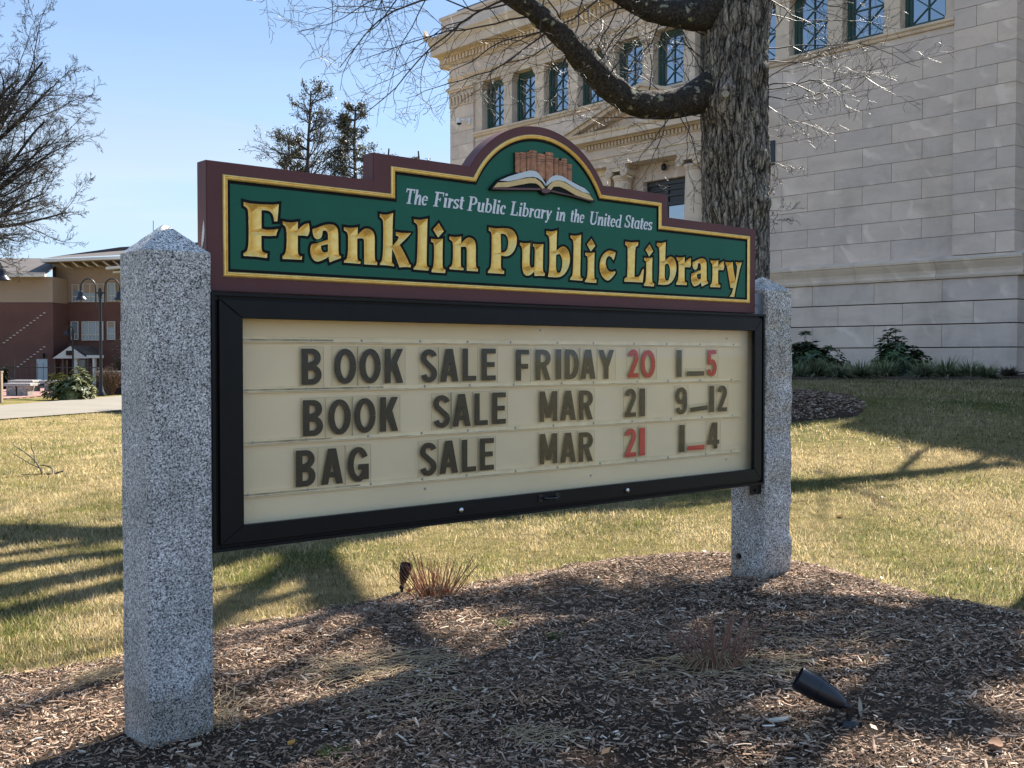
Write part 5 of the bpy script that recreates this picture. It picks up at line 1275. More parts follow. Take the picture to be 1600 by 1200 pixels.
# street lamps -------------------------------------------------
def bell(parent, c, s, mat='bell_metal'):
    mb = MB(); mb.lathe([(0, .42), (.045, .42), (.055, .34), (.13, .31), (.165, .22), (.175, .08), (.21, .02), (.33, -.09), (.34, -.12), (.325, -.12), (.20, .0), (.15, .05), (0, .06)], (0, 0, 0), (0, 0, 1), 24)
    mb.v = [(c[0]+x*s, c[1]+y*s, c[2]+z*s) for x, y, z in mb.v]; o = mb.build('lamp_shade', mat, parent, smooth=True)
    g = MB(); g.lathe([(0, -.10), (.09, -.09), (.12, -.02), (.10, .04)], (0, 0, 0), (0, 0, 1), 12); g.v = [(c[0]+x*s, c[1]+y*s, c[2]+z*s) for x, y, z in g.v]; g.build('bulb', 'lamp_lens', o, smooth=True); return o
def lamp_post(label, px, Y, top_y, arms, arm_w, rise, bs, drop, base_z=-.1, pr_=.07):
    p = at(px, top_y, Y); t_ = thing('street_lamp', label, 'street lamp', (p.x, Y, base_z)); H_ = p.z-base_z
    mb = MB(); mb.lathe([(0, 0), (.16, 0), (.16, .12), (.10, .22), (pr_, .5), (pr_*.9, H_), (0, H_)], (0, 0, 0), (0, 0, 1), 14); mb.build('pole', 'iron', t_, smooth=True)
    mb = MB(); mb.box(-.16, .16, -.03, .03, H_-.22, H_-.16) if len(arms) > 1 else None
    mb.cyl((0, 0, H_-.35), (0, 0, H_-.05), pr_*1.35, n=12)
    if mb.v: mb.build('collar', 'iron', t_)
    for sg in arms:
        x0 = sg*(.17 if len(arms) > 1 else 0); pts = [(x0, 0, H_-.75), (x0, 0, H_-.1)] if len(arms) > 1 else [(0, 0, H_-.3)]
        r_ = arm_w/2
        for i in range(11):
            a = math.pi*(1-i/10); pts.append((x0+sg*(r_+r_*math.cos(a)), 0, H_-.0+rise*math.sin(a)))
        pts.append((pts[-1][0], 0, pts[-1][2]-drop)); mb = MB(); mb.tube(pts, .028 if bs < 1.1 else .03, 8); mb.build('arm', 'iron', t_, smooth=True)
        bell(t_, (pts[-1][0], 0, pts[-1][2]-.36*bs), bs)
    return t_
lamp_post('black street lamp with two curved arms carrying bell shaped shades', 156.5, 42, 450, (-1, 1), .58, .36, .72, .10, pr_=.055)
lamp_post('single arm black street lamp in front of the school windows', 113.5, 56, 515, (-1,), .30, .16, .55, .02, pr_=.05)
lamp_post('near street lamp mostly out of frame with its bell shade at the left edge', -60, 34, 418, (1,), 1.25, .40, .82, .0, pr_=.06)
bxp0 = at(1.2, 617, 36)
tg = thing('bollard', 'slim pinkish stone bollard at the left edge beside the benches', 'bollard', (bxp0.x-.02, 36, -.1)); mb = MB(); mb.box(-.12, .07, -.07, .07, 0, 1.0); mb.build('shaft', 'stucco', tg, bevel=.01); mb = MB(); mb.box(-.13, .08, -.08, .08, 1.002, 1.06); mb.build('cap', 'stucco', tg)
# granite benches
def bench(label, x0, x1, ytop, ybot, Y, legs, th_=.13, dp=.55):
    a = at(x0, ybot, Y); b = at(x1, ybot, Y); zt = at(x0, ytop, Y).z+.1; t_ = thing('stone_bench', label, 'bench', (a.x, Y, -.1), 0, 'granite benches on the brick plaza')
    mb = MB(); mb.box(0, b.x-a.x, 0, dp, zt-th_, zt); mb.build('seat', 'granite_bench', t_, bevel=.01)
    for f0, f1 in legs: mb = MB(); mb.box((b.x-a.x)*f0, (b.x-a.x)*f1, .08, dp-.08, -.02, zt-th_-.002); mb.build('leg', 'granite_bench', t_)
bench('front granite bench on the plaza with two block legs', 4, 47, 599, 617, 41.5, ((.10, .44), (.50, .88)), .11, .7)
bench('rear granite bench seen just above the front bench', 12, 51, 594.2, 611, 46.5, ((.12, .3), (.80, .97)), .10, .9)
bench('granite bench partly hidden behind the round evergreen bush', 61, 100, 594.5, 610, 47.0, ((.18, .42), (.7, .9)), .11, .7)
# ------------------------------------------------------------------ trees
def tubes_mesh(paths, n, name, mats, smooth=True):
    """paths: list of (points Nx3, radii N) -> one joined mesh"""
    V = []; F_ = []; base = 0; ang = np.arange(n)*2*math.pi/n
    for P, r in paths:
        P = np.asarray(P, float); r = np.asarray(r, float); m = len(P)
        d = np.gradient(P, axis=0); d /= np.linalg.norm(d, axis=1, keepdims=True)+1e-9
        ref_ = np.array([0, 0, 1.]) if abs(d[0, 2]) < .8 else np.array([1., 0, 0])
        a = np.cross(d, ref_); a /= np.linalg.norm(a, axis=1, keepdims=True)+1e-9; b = np.cross(d, a)
        ring = P[:, None, :]+r[:, None, None]*(a[:, None, :]*np.cos(ang)[None, :, None]+b[:, None, :]*np.sin(ang)[None, :, None])
        V.append(ring.reshape(-1, 3)); i = base+np.arange(m*n).reshape(m, n); j = np.roll(i, -1, axis=1)
        F_.append(np.stack([i[:-1], j[:-1], j[1:], i[1:]], -1).reshape(-1, 4)); base += m*n
    return mesh(name, np.concatenate(V), np.concatenate(F_), mats, smooth=smooth)
def rot_about(v, ax, a): return Matrix.Rotation(a, 3, ax) @ v
def branch(p, d, L, r, rr, level, out, prm):
    """grow one branch and its children; prm: per level dicts"""
    q = prm[min(level, len(prm)-1)]; n = q['n']; pts = [Vector(p)]; rad = [r]; d = Vector(d).normalized(); step = L/n
    for i in range(n):
        wob = Vector((rr.gauss(0, 1), rr.gauss(0, 1), rr.gauss(0, 1)))*q['wob']
        d = (d+wob+Vector((0, 0, q['up']))).normalized(); pts.append(pts[-1]+d*step); rad.append(max(r*(1-(i+1)/n*q['taper']), prm[-1]['rmin']))
    out.append((level, [tuple(x) for x in pts], rad))
    if level+1 >= len(prm): return
    k = prm[level+1]; cnt = k['cnt']
    for c in range(cnt):
        f = k['from']+(1-k['from'])*((c+rr.random())/cnt); i = min(int(f*n), n-1); g = f*n-i
        P = pts[i].lerp(pts[i+1], g); D = (pts[i+1]-pts[i]).normalized(); ax = D.orthogonal().normalized(); ax = rot_about(ax, D, rr.random()*6.283)
        nd = rot_about(D, ax, rr.uniform(*k['ang'])); r2 = (rad[i]+(rad[i+1]-rad[i])*g)*k['rk']; L2 = L*k['lk']*rr.uniform(.6, 1.15)*(1-.45*f)
        branch(P, nd, L2, max(r2, prm[-1]['rmin']), rr, level+1, out, prm)
def rad_at(P, Y): return P*Y/FPX
# --- the big tree in front of the library
tree = thing('shade_tree', 'big bare tree with furrowed trunk and sweeping mossy limb in front of the library', 'tree', (TR.x, TR.y, TR.z))
YT = 16.0
tr_prof = [(700, 1145, 92), (660, 1148, 74), (600, 1150, 60), (540, 1150, 54), (480, 1150, 50), (430, 1150, 49), (400, 1150, 49.5), (350, 1149, 50), (300, 1148, 50), (250, 1148, 50), (200, 1147, 49), (165, 1146, 50), (120, 1147, 50), (60, 1149, 50), (0, 1150, 53), (-60, 1148, 60), (-130, 1150, 66)]
NA, NZ = 240, 620
tp = [at(a[1], a[0], YT) for a in tr_prof]; zz = np.array([p.z for p in tp]); xx = np.array([p.x for p in tp]); rr_ = np.array([rad_at(a[2], YT) for a in tr_prof])
zz[0] = TR.z-.15
zg = np.linspace(zz[0], zz[-1], NZ); cx = np.interp(zg, zz, xx); cr = np.interp(zg, zz, rr_)
ker = np.ones(25)/25
cr = np.convolve(np.pad(cr, 12, 'edge'), ker, 'valid'); cx = np.convolve(np.pad(cx, 12, 'edge'), ker, 'valid')
A, Zg = np.meshgrid(np.arange(NA)*2*math.pi/NA, zg); ca, sa = np.cos(A), np.sin(A)
def n3(fx, fz, seed, warp=0.0):
    out_ = np.empty(A.shape)
    for j in range(A.shape[0]):
        z = zg[j]
        for i in range(NA):
            out_[j, i] = noise.noise(Vector((ca[j, i]*fx+seed, sa[j, i]*fx, z*fz)))
    return out_
w1_ = n3(2.2, 1.6, 3.)
gro = np.empty(A.shape)
for j in range(NZ):
    z = zg[j]
    for i in range(NA):
        gro[j, i] = noise.noise(Vector((ca[j, i]*9.5+w1_[j, i]*1.1, sa[j, i]*9.5+w1_[j, i]*1.1, z*2.3)))
g2 = n3(19, 6.5, 9.); lump = n3(1.3, .8, 17.)
ridge = 1-np.clip(np.abs(gro)*5.0, 0, 1)           # 1 in the furrows
plate = np.clip(1-ridge-.35*np.clip(1-np.abs(g2)*5, 0, 1), 0, 1)
disp = .034*(plate-.6)+.035*lump+.014*g2
# burls: px, py, size, height
def burl(px, py, s, h):
    q = at(px, py, YT); global disp
    a0 = math.atan2(-1, (q.x-np.interp(q.z, zg, cx))/max(.05, np.interp(q.z, zg, cr))*1.2); dz = (Zg-q.z)/s; da = (A-(a0 % (2*math.pi))+math.pi) % (2*math.pi)-math.pi
    disp += h*np.exp(-dz**2-(da*.5/s)**2)
burl(1188, 322, .17, .10); burl(1105, 165, .25, .10); burl(1130, 150, .12, .05); burl(1192, 120, .12, .07); burl(1104, 330, .10, .05); burl(1110, 240, .16, .04); burl(1190, 250, .10, .04); burl(1140, 400, .12, .03)
if True:   # flare of the roots
    fl = np.clip((TR.z+.55-Zg)/.6, 0, 1); disp += fl**2*.16*np.clip(np.sin(A*5+1.3), 0, 1)
Rg = cr[:, None]+disp
VX = np.stack([cx[:, None]+Rg*ca-TR.x, Rg*sa, Zg-TR.z], -1).reshape(-1, 3)
ii = np.arange(NA*NZ).reshape(NZ, NA); jj = np.roll(ii, -1, axis=1)
me = mesh('trunk', VX, np.stack([ii[:-1], jj[:-1], jj[1:], ii[1:]], -1).reshape(-1, 4), ['bark'], smooth=True)
a_ = me.attributes.new('groove', 'FLOAT', 'POINT'); a_.data.foreach_set('value', plate.astype(np.float32).ravel())
trunk = obj('trunk', me, tree)
q = at(1133, 147, 16-.53); mb = MB(); mb.lathe([(0, .0), (.045, .0), (.055, -.01), (.05, -.03), (.028, -.032), (0, -.03)], (q.x-TR.x, q.y-TR.y, q.z-TR.z), (0, 1, 0), 16); mb.build('pruned_knot', 'stump_cut', trunk, smooth=True)
def limb(name, pts, mat, label, seed, nring=28):
    P = [at(px, py, Y) for px, py, Y, r in pts]; r = [rad_at(a[3], a[2]) for a in pts]
    # resample
    Q = []; rq = []
    for i in range(len(P)-1):
        p0, p1, p2, p3 = P[max(i-1, 0)], P[i], P[i+1], P[min(i+2, len(P)-1)]
        for k in range(12):
            t = k/12; Q.append(.5*((2*p1)+(-p0+p2)*t+(2*p0-5*p1+4*p2-p3)*t*t+(-p0+3*p1-3*p2+p3)*t**3)); rq.append(r[i]+(r[i+1]-r[i])*t)
    Q.append(P[-1]); rq.append(r[-1])
    V = []; n = len(Q); up = None; gv = []
    for k, p in enumerate(Q):
        d = (Q[min(k+1, n-1)]-Q[max(k-1, 0)]).normalized()
        if up is None: up = d.orthogonal().normalized()
        up = (up-d*up.dot(d)).normalized(); b = d.cross(up)
        for i in range(nring):
            a = 2*math.pi*i/nring; nv = up*math.cos(a)+b*math.sin(a)
            g = noise.noise(Vector((math.cos(a)*4+seed, math.sin(a)*4, k*.10))); g = min(1, abs(g)*3.2)
            rr = rq[k]*(1+.10*noise.noise(Vector((math.cos(a)+seed, math.sin(a), k*.12))))+.022*(g-.6)*min(1, rq[k]/.12)
            V.append(p+nv*rr-Vector((TR.x, TR.y, TR.z))); gv.append(g)
    i = np.arange(n*nring).reshape(n, nring); j = np.roll(i, -1, axis=1)
    me = mesh(name, [tuple(v) for v in V], np.stack([i[:-1], j[:-1], j[1:], i[1:]], -1).reshape(-1, 4), [mat], smooth=True)
    a_ = me.attributes.new('groove', 'FLOAT', 'POINT'); a_.data.foreach_set('value', np.array(gv, np.float32))
    o = obj(name, me, tree); o['label'] = label; return Q, rq
L1, R1 = limb('limb', [(1150,118,16,34),(1112,140,15.9,30),(1078,156,15.75,24),(1030,164,15.6,21),(985,158,15.4,20),(946,130,15.2,21),(915,96,15.0,20),(880,58,14.8,17),(842,24,14.6,16),(800,-8,14.4,14),(745,-48,14.1,13),(670,-110,13.7,11),(560,-200,13.2,8),(430,-300,12.6,5)], 'bark_lichen', 'lichen covered limb sweeping down and up to the left', 4.)
L2, R2 = limb('limb', [(1150,-10,16,34),(1100,20,15.8,28),(1060,22,15.6,20),(1015,14,15.4,17),(975,-6,15.2,15),(930,-40,15.0,14),(860,-110,14.6,12),(760,-230,14.0,9),(640,-330,13.4,6)], 'bark_lichen', 'short upper limb leaving the frame', 8.)
rt = random.Random(21)
twp = []; brp = []
PR = [dict(n=10, wob=.10, up=.02, taper=.7), dict(n=8, wob=.16, up=.03, taper=.75, cnt=7, lk=.50, ang=(.5, 1.1), rk=.5, **{'from': .2}),
      dict(n=6, wob=.20, up=.01, taper=.7, cnt=6, lk=.50, ang=(.5, 1.1), rk=.5, **{'from': .15}), dict(n=4, wob=.24, up=.0, taper=.6, cnt=5, lk=.45, ang=(.4, 1.1), rk=.6, rmin=.0035, **{'from': .2})]
# the crown above the frame: big ascending limbs
top = at(1150, -120, YT)
for (az, tilt, L_, r_) in ((200, .75, 8.0, .19), (250, .9, 8, .20), (160, 1.05, 7.5, .17), (300, .8, 7, .16), (90, .6, 7, .16), (225, 1.15, 7, .14)):
    z0 = rt.uniform(-1.2, .6); d = Vector((math.sin(tilt)*math.cos(R(az)), math.sin(tilt)*math.sin(R(az)), math.cos(tilt)))
    o = []; branch(Vector((top.x, top.y, top.z+z0)), d, L_, r_, rt, 0, o, PR[:3]+[PR[3]])
    brp += o
# branches and twigs off the two modelled limbs and the trunk, in view
tw_src = []
def along(Q, Rq, f): i = min(int(f*(len(Q)-1)), len(Q)-2); return Q[i], (Q[i+1]-Q[i]).normalized(), Rq[i]
PT = [dict(n=12, wob=.17, up=.004, taper=.75), dict(n=8, wob=.22, up=.01, taper=.7, cnt=8, lk=.52, ang=(.4, 1.0), rk=.6, **{'from': .15}), dict(n=5, wob=.26, up=0, taper=.6, cnt=5, lk=.5, ang=(.4, 1.1), rk=.7, rmin=.0035, **{'from': .15})]
PT[-1]['rmin'] = .0026
def spray(px, py, Y, ang_deg, L_, r_, depth=0.0, prm=PT):
    a = R(ang_deg); d = Vector((math.cos(a), depth, math.sin(a))); branch(at(px, py, Y), d, L_, r_*.72, rt, 0, twp, prm)
for (px, py, Y, an, L_, r_, dp) in [
   (842,24,14.6,200,2.6,.022,-.3),(842,30,14.6,172,3.2,.030,.1),(862,45,14.7,190,2.4,.022,.2),(848,50,14.7,185,2.0,.018,-.2),(880,58,14.8,215,1.8,.018,.2),(800,-5,14.4,195,3.0,.026,.2),(815,0,14.4,210,2.6,.022,-.2),(770,-30,14.2,200,3.2,.028,0),
   (745,-45,14.1,215,2.6,.022,.1),(700,-90,13.9,225,2.4,.020,-.1),(690,-100,13.8,240,2.2,.02,.2),(640,-140,13.6,235,2.0,.018,0),(560,-200,13.2,250,2.2,.02,0),(500,-245,13.0,255,2.0,.02,0),(910,90,15,60,1.6,.02,.3),(930,112,15.1,75,1.5,.018,-.2),
   (945,125,15.1,45,1.5,.018,.2),(960,142,15.3,95,1.4,.018,0),(880,55,14.8,80,1.3,.02,.1),(985,150,15.4,110,1.2,.016,.3),(1010,155,15.5,70,1.3,.016,.1),(1040,155,15.6,120,1.2,.015,-.2),(1050,180,15.5,235,1.3,.014,-.3),(1040,182,15.5,265,1.4,.013,-.3),(1060,178,15.5,290,1.5,.014,-.4),(1070,176,15.5,275,1.2,.012,-.3),
   (1030,183,15.4,190,1.5,.014,-.3),(1062,172,15.6,320,1.0,.012,-.3),(975,-5,15.2,215,1.9,.02,.2),(1000,8,15.3,195,2.0,.02,-.2),(1015,16,15.4,225,1.5,.017,.2),(960,-20,15.1,205,2.2,.022,.1),(930,-40,15,230,2.2,.022,0),(1040,24,15.5,250,1.4,.016,-.2),(1060,26,15.6,280,1.2,.014,.1),(880,-95,14.7,235,2.4,.022,.1),
   (1194,135,16.0,22,1.8,.016,-.35),(1194,140,16.0,5,2.0,.016,-.3),(1194,128,15.9,45,1.4,.013,-.3),(1195,150,15.9,-8,1.7,.013,-.4),(1193,60,16,35,1.6,.014,-.3),(1194,95,16,12,1.9,.014,-.3),(1197,20,16,-12,1.8,.014,-.3),(1194,160,15.9,-30,1.3,.012,-.4),(1195,75,16,-2,2.4,.016,-.3),(1193,210,15.9,-25,.7,.008,-.4),(1193,255,15.9,-15,.6,.007,-.4),
   (1192,325,15.9,-20,.55,.007,-.4),(1192,318,15.9,60,.5,.006,-.4),(1192,330,15.9,-60,.5,.006,-.4),(1103,150,15.9,150,1.3,.014,-.4),(1105,120,15.9,140,1.4,.014,-.4),(1110,60,15.9,160,1.6,.016,-.3),(1108,90,15.9,185,1.5,.014,-.4),
   (600,-60,13.2,250,1.3,.014,0),(520,-70,13,262,1.2,.012,0),(470,-50,13,235,1.0,.010,0),(640,-60,13.6,215,1.6,.016,.1),(700,-40,13.9,195,2.0,.016,.1),(1240,-30,15.5,-55,1.6,.014,-.1),(1300,-40,15.3,-70,1.4,.013,-.1),(1180,-20,15.5,-40,1.6,.016,-.2)]:
    spray(px, py, Y, an, L_, r_, dp)
for (p0, p1, r_) in (((3.4, 16.1, 7.9), (10.6, 18.9, 9.9), .22), ((3.0, 16, 8.2), (-3.5, 18.5, 10.6), .18), ((3.2, 15.8, 8.2), (5.6, 12.0, 9.6), .19), ((3.0, 16, 8.8), (.4, 13.6, 10.6), .2)):  # unseen limbs added above the frame for their shadow bands on the lawn
    v_ = Vector(p1)-Vector(p0); o = []; branch(Vector(p0), v_, v_.length, r_, rt, 0, o, [dict(n=10, wob=.05, up=.0, taper=.55)]+PR[1:3]+[PR[3]]); brp += o
O3 = np.array([TR.x, TR.y, TR.z])
big = [(np.array(p)-O3, r) for l, p, r in brp if l <= 1]; small = [(np.array(p)-O3, r) for l, p, r in brp if l >= 2]+[(np.array(p)-O3, r) for l, p, r in twp]
b_ = obj('upper_branches', tubes_mesh(big, 8, 'upper_branches', ['bark']), tree); b_['kind'] = 'stuff'
t_ = obj('twigs', tubes_mesh(small, 3, 'twigs', ['twig']), tree); t_['kind'] = 'stuff'
print('twig paths', len(small))
# --- bare tree at the left edge
lt_ = at(-190, 600, 27); ltz = -.1
tl_ = thing('bare_tree', 'wide bare deciduous tree with fine twigs at the left edge of the lawn', 'tree', (lt_.x, 27, ltz))
LUP = .55
rt = random.Random(5); o = []
PL = [dict(n=12, wob=.07, up=.03, taper=.8), dict(n=9, wob=.12, up=.03, taper=.75, cnt=11, lk=.55, ang=(.35, .9), rk=.5, **{'from': .12}), dict(n=7, wob=.16, up=.02, taper=.7, cnt=8, lk=.48, ang=(.35, .9), rk=.5, **{'from': .12}),
      dict(n=4, wob=.2, up=.01, taper=.6, cnt=7, lk=.50, ang=(.3, .9), rk=.6, **{'from': .12}), dict(n=3, wob=.2, up=0.01, taper=.5, cnt=5, lk=.55, ang=(.3, .9), rk=.7, rmin=.0034, **{'from': .15})]
mb = MB(); mb.tube([(0, 0, -.2), (.05, 0, 1.2), (.02, 0, 2.6), (.1, 0, 4.9)], [.55, .42, .38, .30], 16)
for (z0, el, L_, r_, ya) in ((3.6, 8, 4.1, .11, -.1), (3.7, 17, 4.3, .12, .2), (3.8, 26, 4.5, .13, -.3), (3.9, 36, 4.6, .14, .15), (4.0, 47, 4.9, .14, -.1), (4.1, 58, 5.3, .14, .3), (4.2, 70, 5.6, .13, 0), (3.9, 2, 4.0, .10, .3), (4.0, 30, 4.4, .12, .5), (4.1, 50, 5.0, .12, -.5), (4.1, 82, 5.6, .12, .2), (3.8, 12, 4.2, .11, .6), (4.0, 22, 4.6, .12, 0), (4.1, 42, 5.0, .13, .1), (4.1, 64, 5.4, .13, -.2), (3.9, 33, 4.6, .12, -.6)):
    branch(Vector((.1, 0, z0+LUP)), Vector((math.cos(R(el)), ya, math.sin(R(el)))), L_*1.10, r_*.85, rt, 0, o, PL)
mb.build('trunk', 'bark', tl_, smooth=True)
obj('branches', tubes_mesh([(p, r) for l, p, r in o if l <= 1], 7, 'branches', ['twig_far']), tl_, kind='stuff'); obj('twigs', tubes_mesh([(p, r) for l, p, r in o if l >= 2], 3, 'twigs', ['twig_far']), tl_, kind='stuff')
print('left tree paths', len(o))
# --- sparse evergreens beyond the sign
def leafquads(centres, size, cols, rr, per, squash=1.0, flat=False, aspect=.45):
    """many small leaf faces scattered about the given centres [(p, radius)]"""
    c = np.array([p for p, r in centres]); r = np.array([r for p, r in centres]); idx = np.repeat(np.arange(len(c)), per); m = len(idx)
    off = rr.normal(size=(m, 3)); off /= np.linalg.norm(off, axis=1, keepdims=True); off *= (rr.random((m, 1))**.5)*r[idx][:, None]; off[:, 2] *= squash
    P = c[idx]+off; a = rr.normal(size=(m, 3)); a /= np.linalg.norm(a, axis=1, keepdims=True); b = np.cross(a, rr.normal(size=(m, 3))); b /= np.linalg.norm(b, axis=1, keepdims=True)
    s = size*rr.uniform(.6, 1.3, (m, 1)); V = np.stack([P-a*s, P+b*s*aspect, P+a*s, P-b*s*aspect], 1).reshape(-1, 3); F_ = np.arange(4*m).reshape(m, 4)
    C = np.array(cols)[rr.integers(0, len(cols), m)]*rr.uniform(.7, 1.3, (m, 1)); return V, F_, np.repeat(C, 4, axis=0)
def evergreen(label, px, ytop, Y, halfw, seed, density, tiers, droop, lay=None):
    rr = random.Random(seed); nr_ = np.random.default_rng(seed); p = at(px, ytop, Y); H_ = p.z+.1; t_ = thing('evergreen_tree', label, 'tree', (p.x, Y, -.1), 0, 'sparse trees beyond the sign')
    mb = MB(); tw = [(0+.12*math.sin(i*.9+seed), 0, H_*i/12) for i in range(13)]; mb.tube(tw, [.26*(1-i/13)+.03 for i in range(13)], 8); mb.build('trunk', 'twig_far', t_)
    paths = []; cent = []
    for i in range(tiers):
        f = (i+.5)/tiers; z = H_*(.40+.60*f); wd = halfw*(1.05-.75*f**1.6)*rr.uniform(.5, 1.15)
        for k in range(4 if i < tiers-2 else 3):
            a = rr.random()*6.283; el = rr.uniform(*droop); d = Vector((math.cos(a)*1.2, math.sin(a)*.6, el)).normalized(); o2 = []
            branch(Vector((.12*math.sin(z/H_*12*.9+seed), 0, z)), d, max(wd, .5), .055, rr, 0, o2, [dict(n=8, wob=.10, up=.03, taper=.8), dict(n=5, wob=.2, up=.02, taper=.7, cnt=8, lk=.45, ang=(.4, 1.0), rk=.5, **{'from': .2}), dict(n=3, wob=.2, up=0, taper=.5, cnt=5, lk=.5, ang=(.4, 1), rk=.6, rmin=.012, **{'from': .2})])
            for l, P, r in o2:
                paths.append((P, r))
                if l >= 1:
                    for q in P[1::2]:
                        if rr.random() < density: cent.append((q, rr.uniform(.15, .45)))
    obj('branches', tubes_mesh(paths, 3, 'branches', ['twig_far']), t_, kind='stuff')
    if cent:
        V, F_, C = leafquads(cent, .075, [(.06, .07, .03), (.08, .08, .035), (.10, .085, .045)], nr_, 7); me = mesh('foliage', V, F_, ['leaf']); colattr(me, C); obj('foliage', me, t_, kind='stuff')
evergreen('tall thin half bare evergreen, the highest of the group behind the sign', 483, 142, 70, 4.3, 3, .10, 19, (.15, .75))
evergreen('denser narrow evergreen with dark clumps right of the tall thin one', 556, 166, 70, 2.4, 8, .36, 17, (-.1, .6))
evergreen('small leaning evergreen left of the tall thin one, low behind the sign', 452, 212, 72, 2.6, 12, .36, 12, (-.05, .5))
evergreen('low treetop just showing above the stepped edge of the sign', 606, 232, 74, .9, 15, .5, 5, (-.05, .5))
evergreen('low treetop showing above the sign beside the arch', 655, 236, 74, 1.0, 18, .5, 5, (-.05, .5))
# --- the evergreen standing to the right of the picture, whose shadow lies over the near mulch
ev = thing('pine_tree', 'dark pine just outside the picture on the right, shading the near mulch', 'tree', (5.75, 10.2, float(gz(5.75, 10.2))))
rr = random.Random(77); paths = []; cent = []; ez = ev.location.z
mb = MB(); mb.tube([(0, 0, -.2), (0, 0, 3), (-.15, -.05, 6), (-.3, -.05, 9.5)], [.2, .17, .12, .04], 12); mb.build('trunk', 'bark', ev, smooth=True)
for i in range(34):
    z = rr.uniform(5.3, 7.5); f = (z-5.3)/2.2; a = rr.uniform(0, 6.283); L_ = (3.1 if math.cos(a) < 0 else .7)*(1-.35*f)*rr.uniform(.6, 1.05); o2 = []
    branch(Vector((-.2, 0, z)), Vector((math.cos(a), math.sin(a)*.36, .10)), L_, .06, rr, 0, o2, [dict(n=9, wob=.06, up=.02, taper=.8), dict(n=5, wob=.14, up=.01, taper=.7, cnt=10, lk=.36, ang=(.5, 1.0), rk=.5, rmin=.006, **{'from': .2})])
    for l, P, r in o2:
        paths.append((P, r))
        if l >= 1: cent += [(q, rr.uniform(.10, .2)) for q in P[1:]]
obj('branches', tubes_mesh(paths, 4, 'branches', ['twig_far']), ev, kind='stuff')
V, F_, C = leafquads(cent, .085, [(.035, .06, .025), (.05, .08, .03)], np.random.default_rng(7), 9, aspect=.22); me = mesh('needles', V, F_, ['leaf']); colattr(me, C); obj('needles', me, ev, kind='stuff')
# ------------------------------------------------------------------ shrubs
def leaf_shrub(label, px, ybase, Y, wpx, hpx, seed, cols, leaf=.065, n=230, name='rhododendron', gap=.0):
    nr_ = np.random.default_rng(seed); p = at(px, ybase, Y); z0 = float(gz(p.x, p.y)); sx = wpx/2*Y/FPX; h = hpx*Y/FPX
    t_ = thing(name, label, 'shrub', (p.x, Y, z0)); V = []; F_ = []; C = []; paths = []
    for i in range(n):
        u = nr_.normal(size=3); u /= np.linalg.norm(u); u[2] = abs(u[2]); rad = nr_.uniform(.45, 1.05)*(1+.20*math.sin(u[0]*5+seed)+.14*math.cos(u[1]*6+seed*2))
        c = np.array([u[0]*sx*rad, u[1]*sx*.8*rad, .10*h+u[2]*h*.88*rad])
        if nr_.random() < .35: c *= nr_.uniform(.6, .95)
        paths.append(([(c[0]*.08, c[1]*.08, 0), tuple(c*np.array([.6, .6, .45])), tuple(c)], [.012, .008, .004]))
        col = np.array(cols[nr_.integers(0, len(cols))]); m = nr_.integers(6, 10); ax = c/np.linalg.norm(c)+np.array([0, 0, .5]); ax /= np.linalg.norm(ax)
        e1 = np.cross(ax, nr_.normal(size=3)); e1 /= np.linalg.norm(e1); e2 = np.cross(ax, e1)
        for k in range(m):
            a = 2*math.pi*k/m+nr_.uniform(-.3, .3); o_ = e1*math.cos(a)+e2*math.sin(a); dirn = o_*.9+ax*nr_.uniform(-.15, .45); dirn /= np.linalg.norm(dirn); L_ = leaf*nr_.uniform(.8, 1.35)
            sd_ = np.cross(dirn, ax); sd_ /= np.linalg.norm(sd_)+1e-9; up = np.cross(sd_, dirn); w_ = L_*.20; b = len(V)
            mid = c+dirn*L_*.5-up*.0; tip = c+dirn*L_*1.0-np.array([0, 0, L_*.12])
            V += [c, mid+sd_*w_+up*w_*.3, tip, mid-sd_*w_+up*w_*.3]; F_ += [(b, b+1, b+2, b+3)]; C += [col*nr_.uniform(.75, 1.25)]*4
    me = mesh('leaves', np.array(V), np.array(F_), ['leaf']); colattr(me, np.array(C)); obj('leaves', me, t_, kind='stuff'); obj('stems', tubes_mesh(paths, 3, 'stems', ['twig_far']), t_, kind='stuff'); return t_
GR = [(.075, .12, .055), (.10, .155, .065), (.055, .09, .04)]
leaf_shrub('broad dark rhododendron against the library wall, beside the far granite post', 1268, 588, 24.4, 88, 60, 3, GR, .145, 620)
leaf_shrub('upright rhododendron in the middle of the bed below the library wall', 1402, 586, 24.6, 82, 62, 9, GR, .145, 560)
leaf_shrub('round glossy evergreen bush sunlit beside the driveway', 114, 621, 38.5, 74, 44, 12, [(.10, .115, .028), (.13, .14, .04), (.07, .09, .025)], .17, 420, name='laurel_bush')
leaf_shrub('dark shrub at the left edge beside the fence', 4, 595, 50, 26, 38, 14, [(.012, .018, .01)], .2, 160, name='dark_shrub')
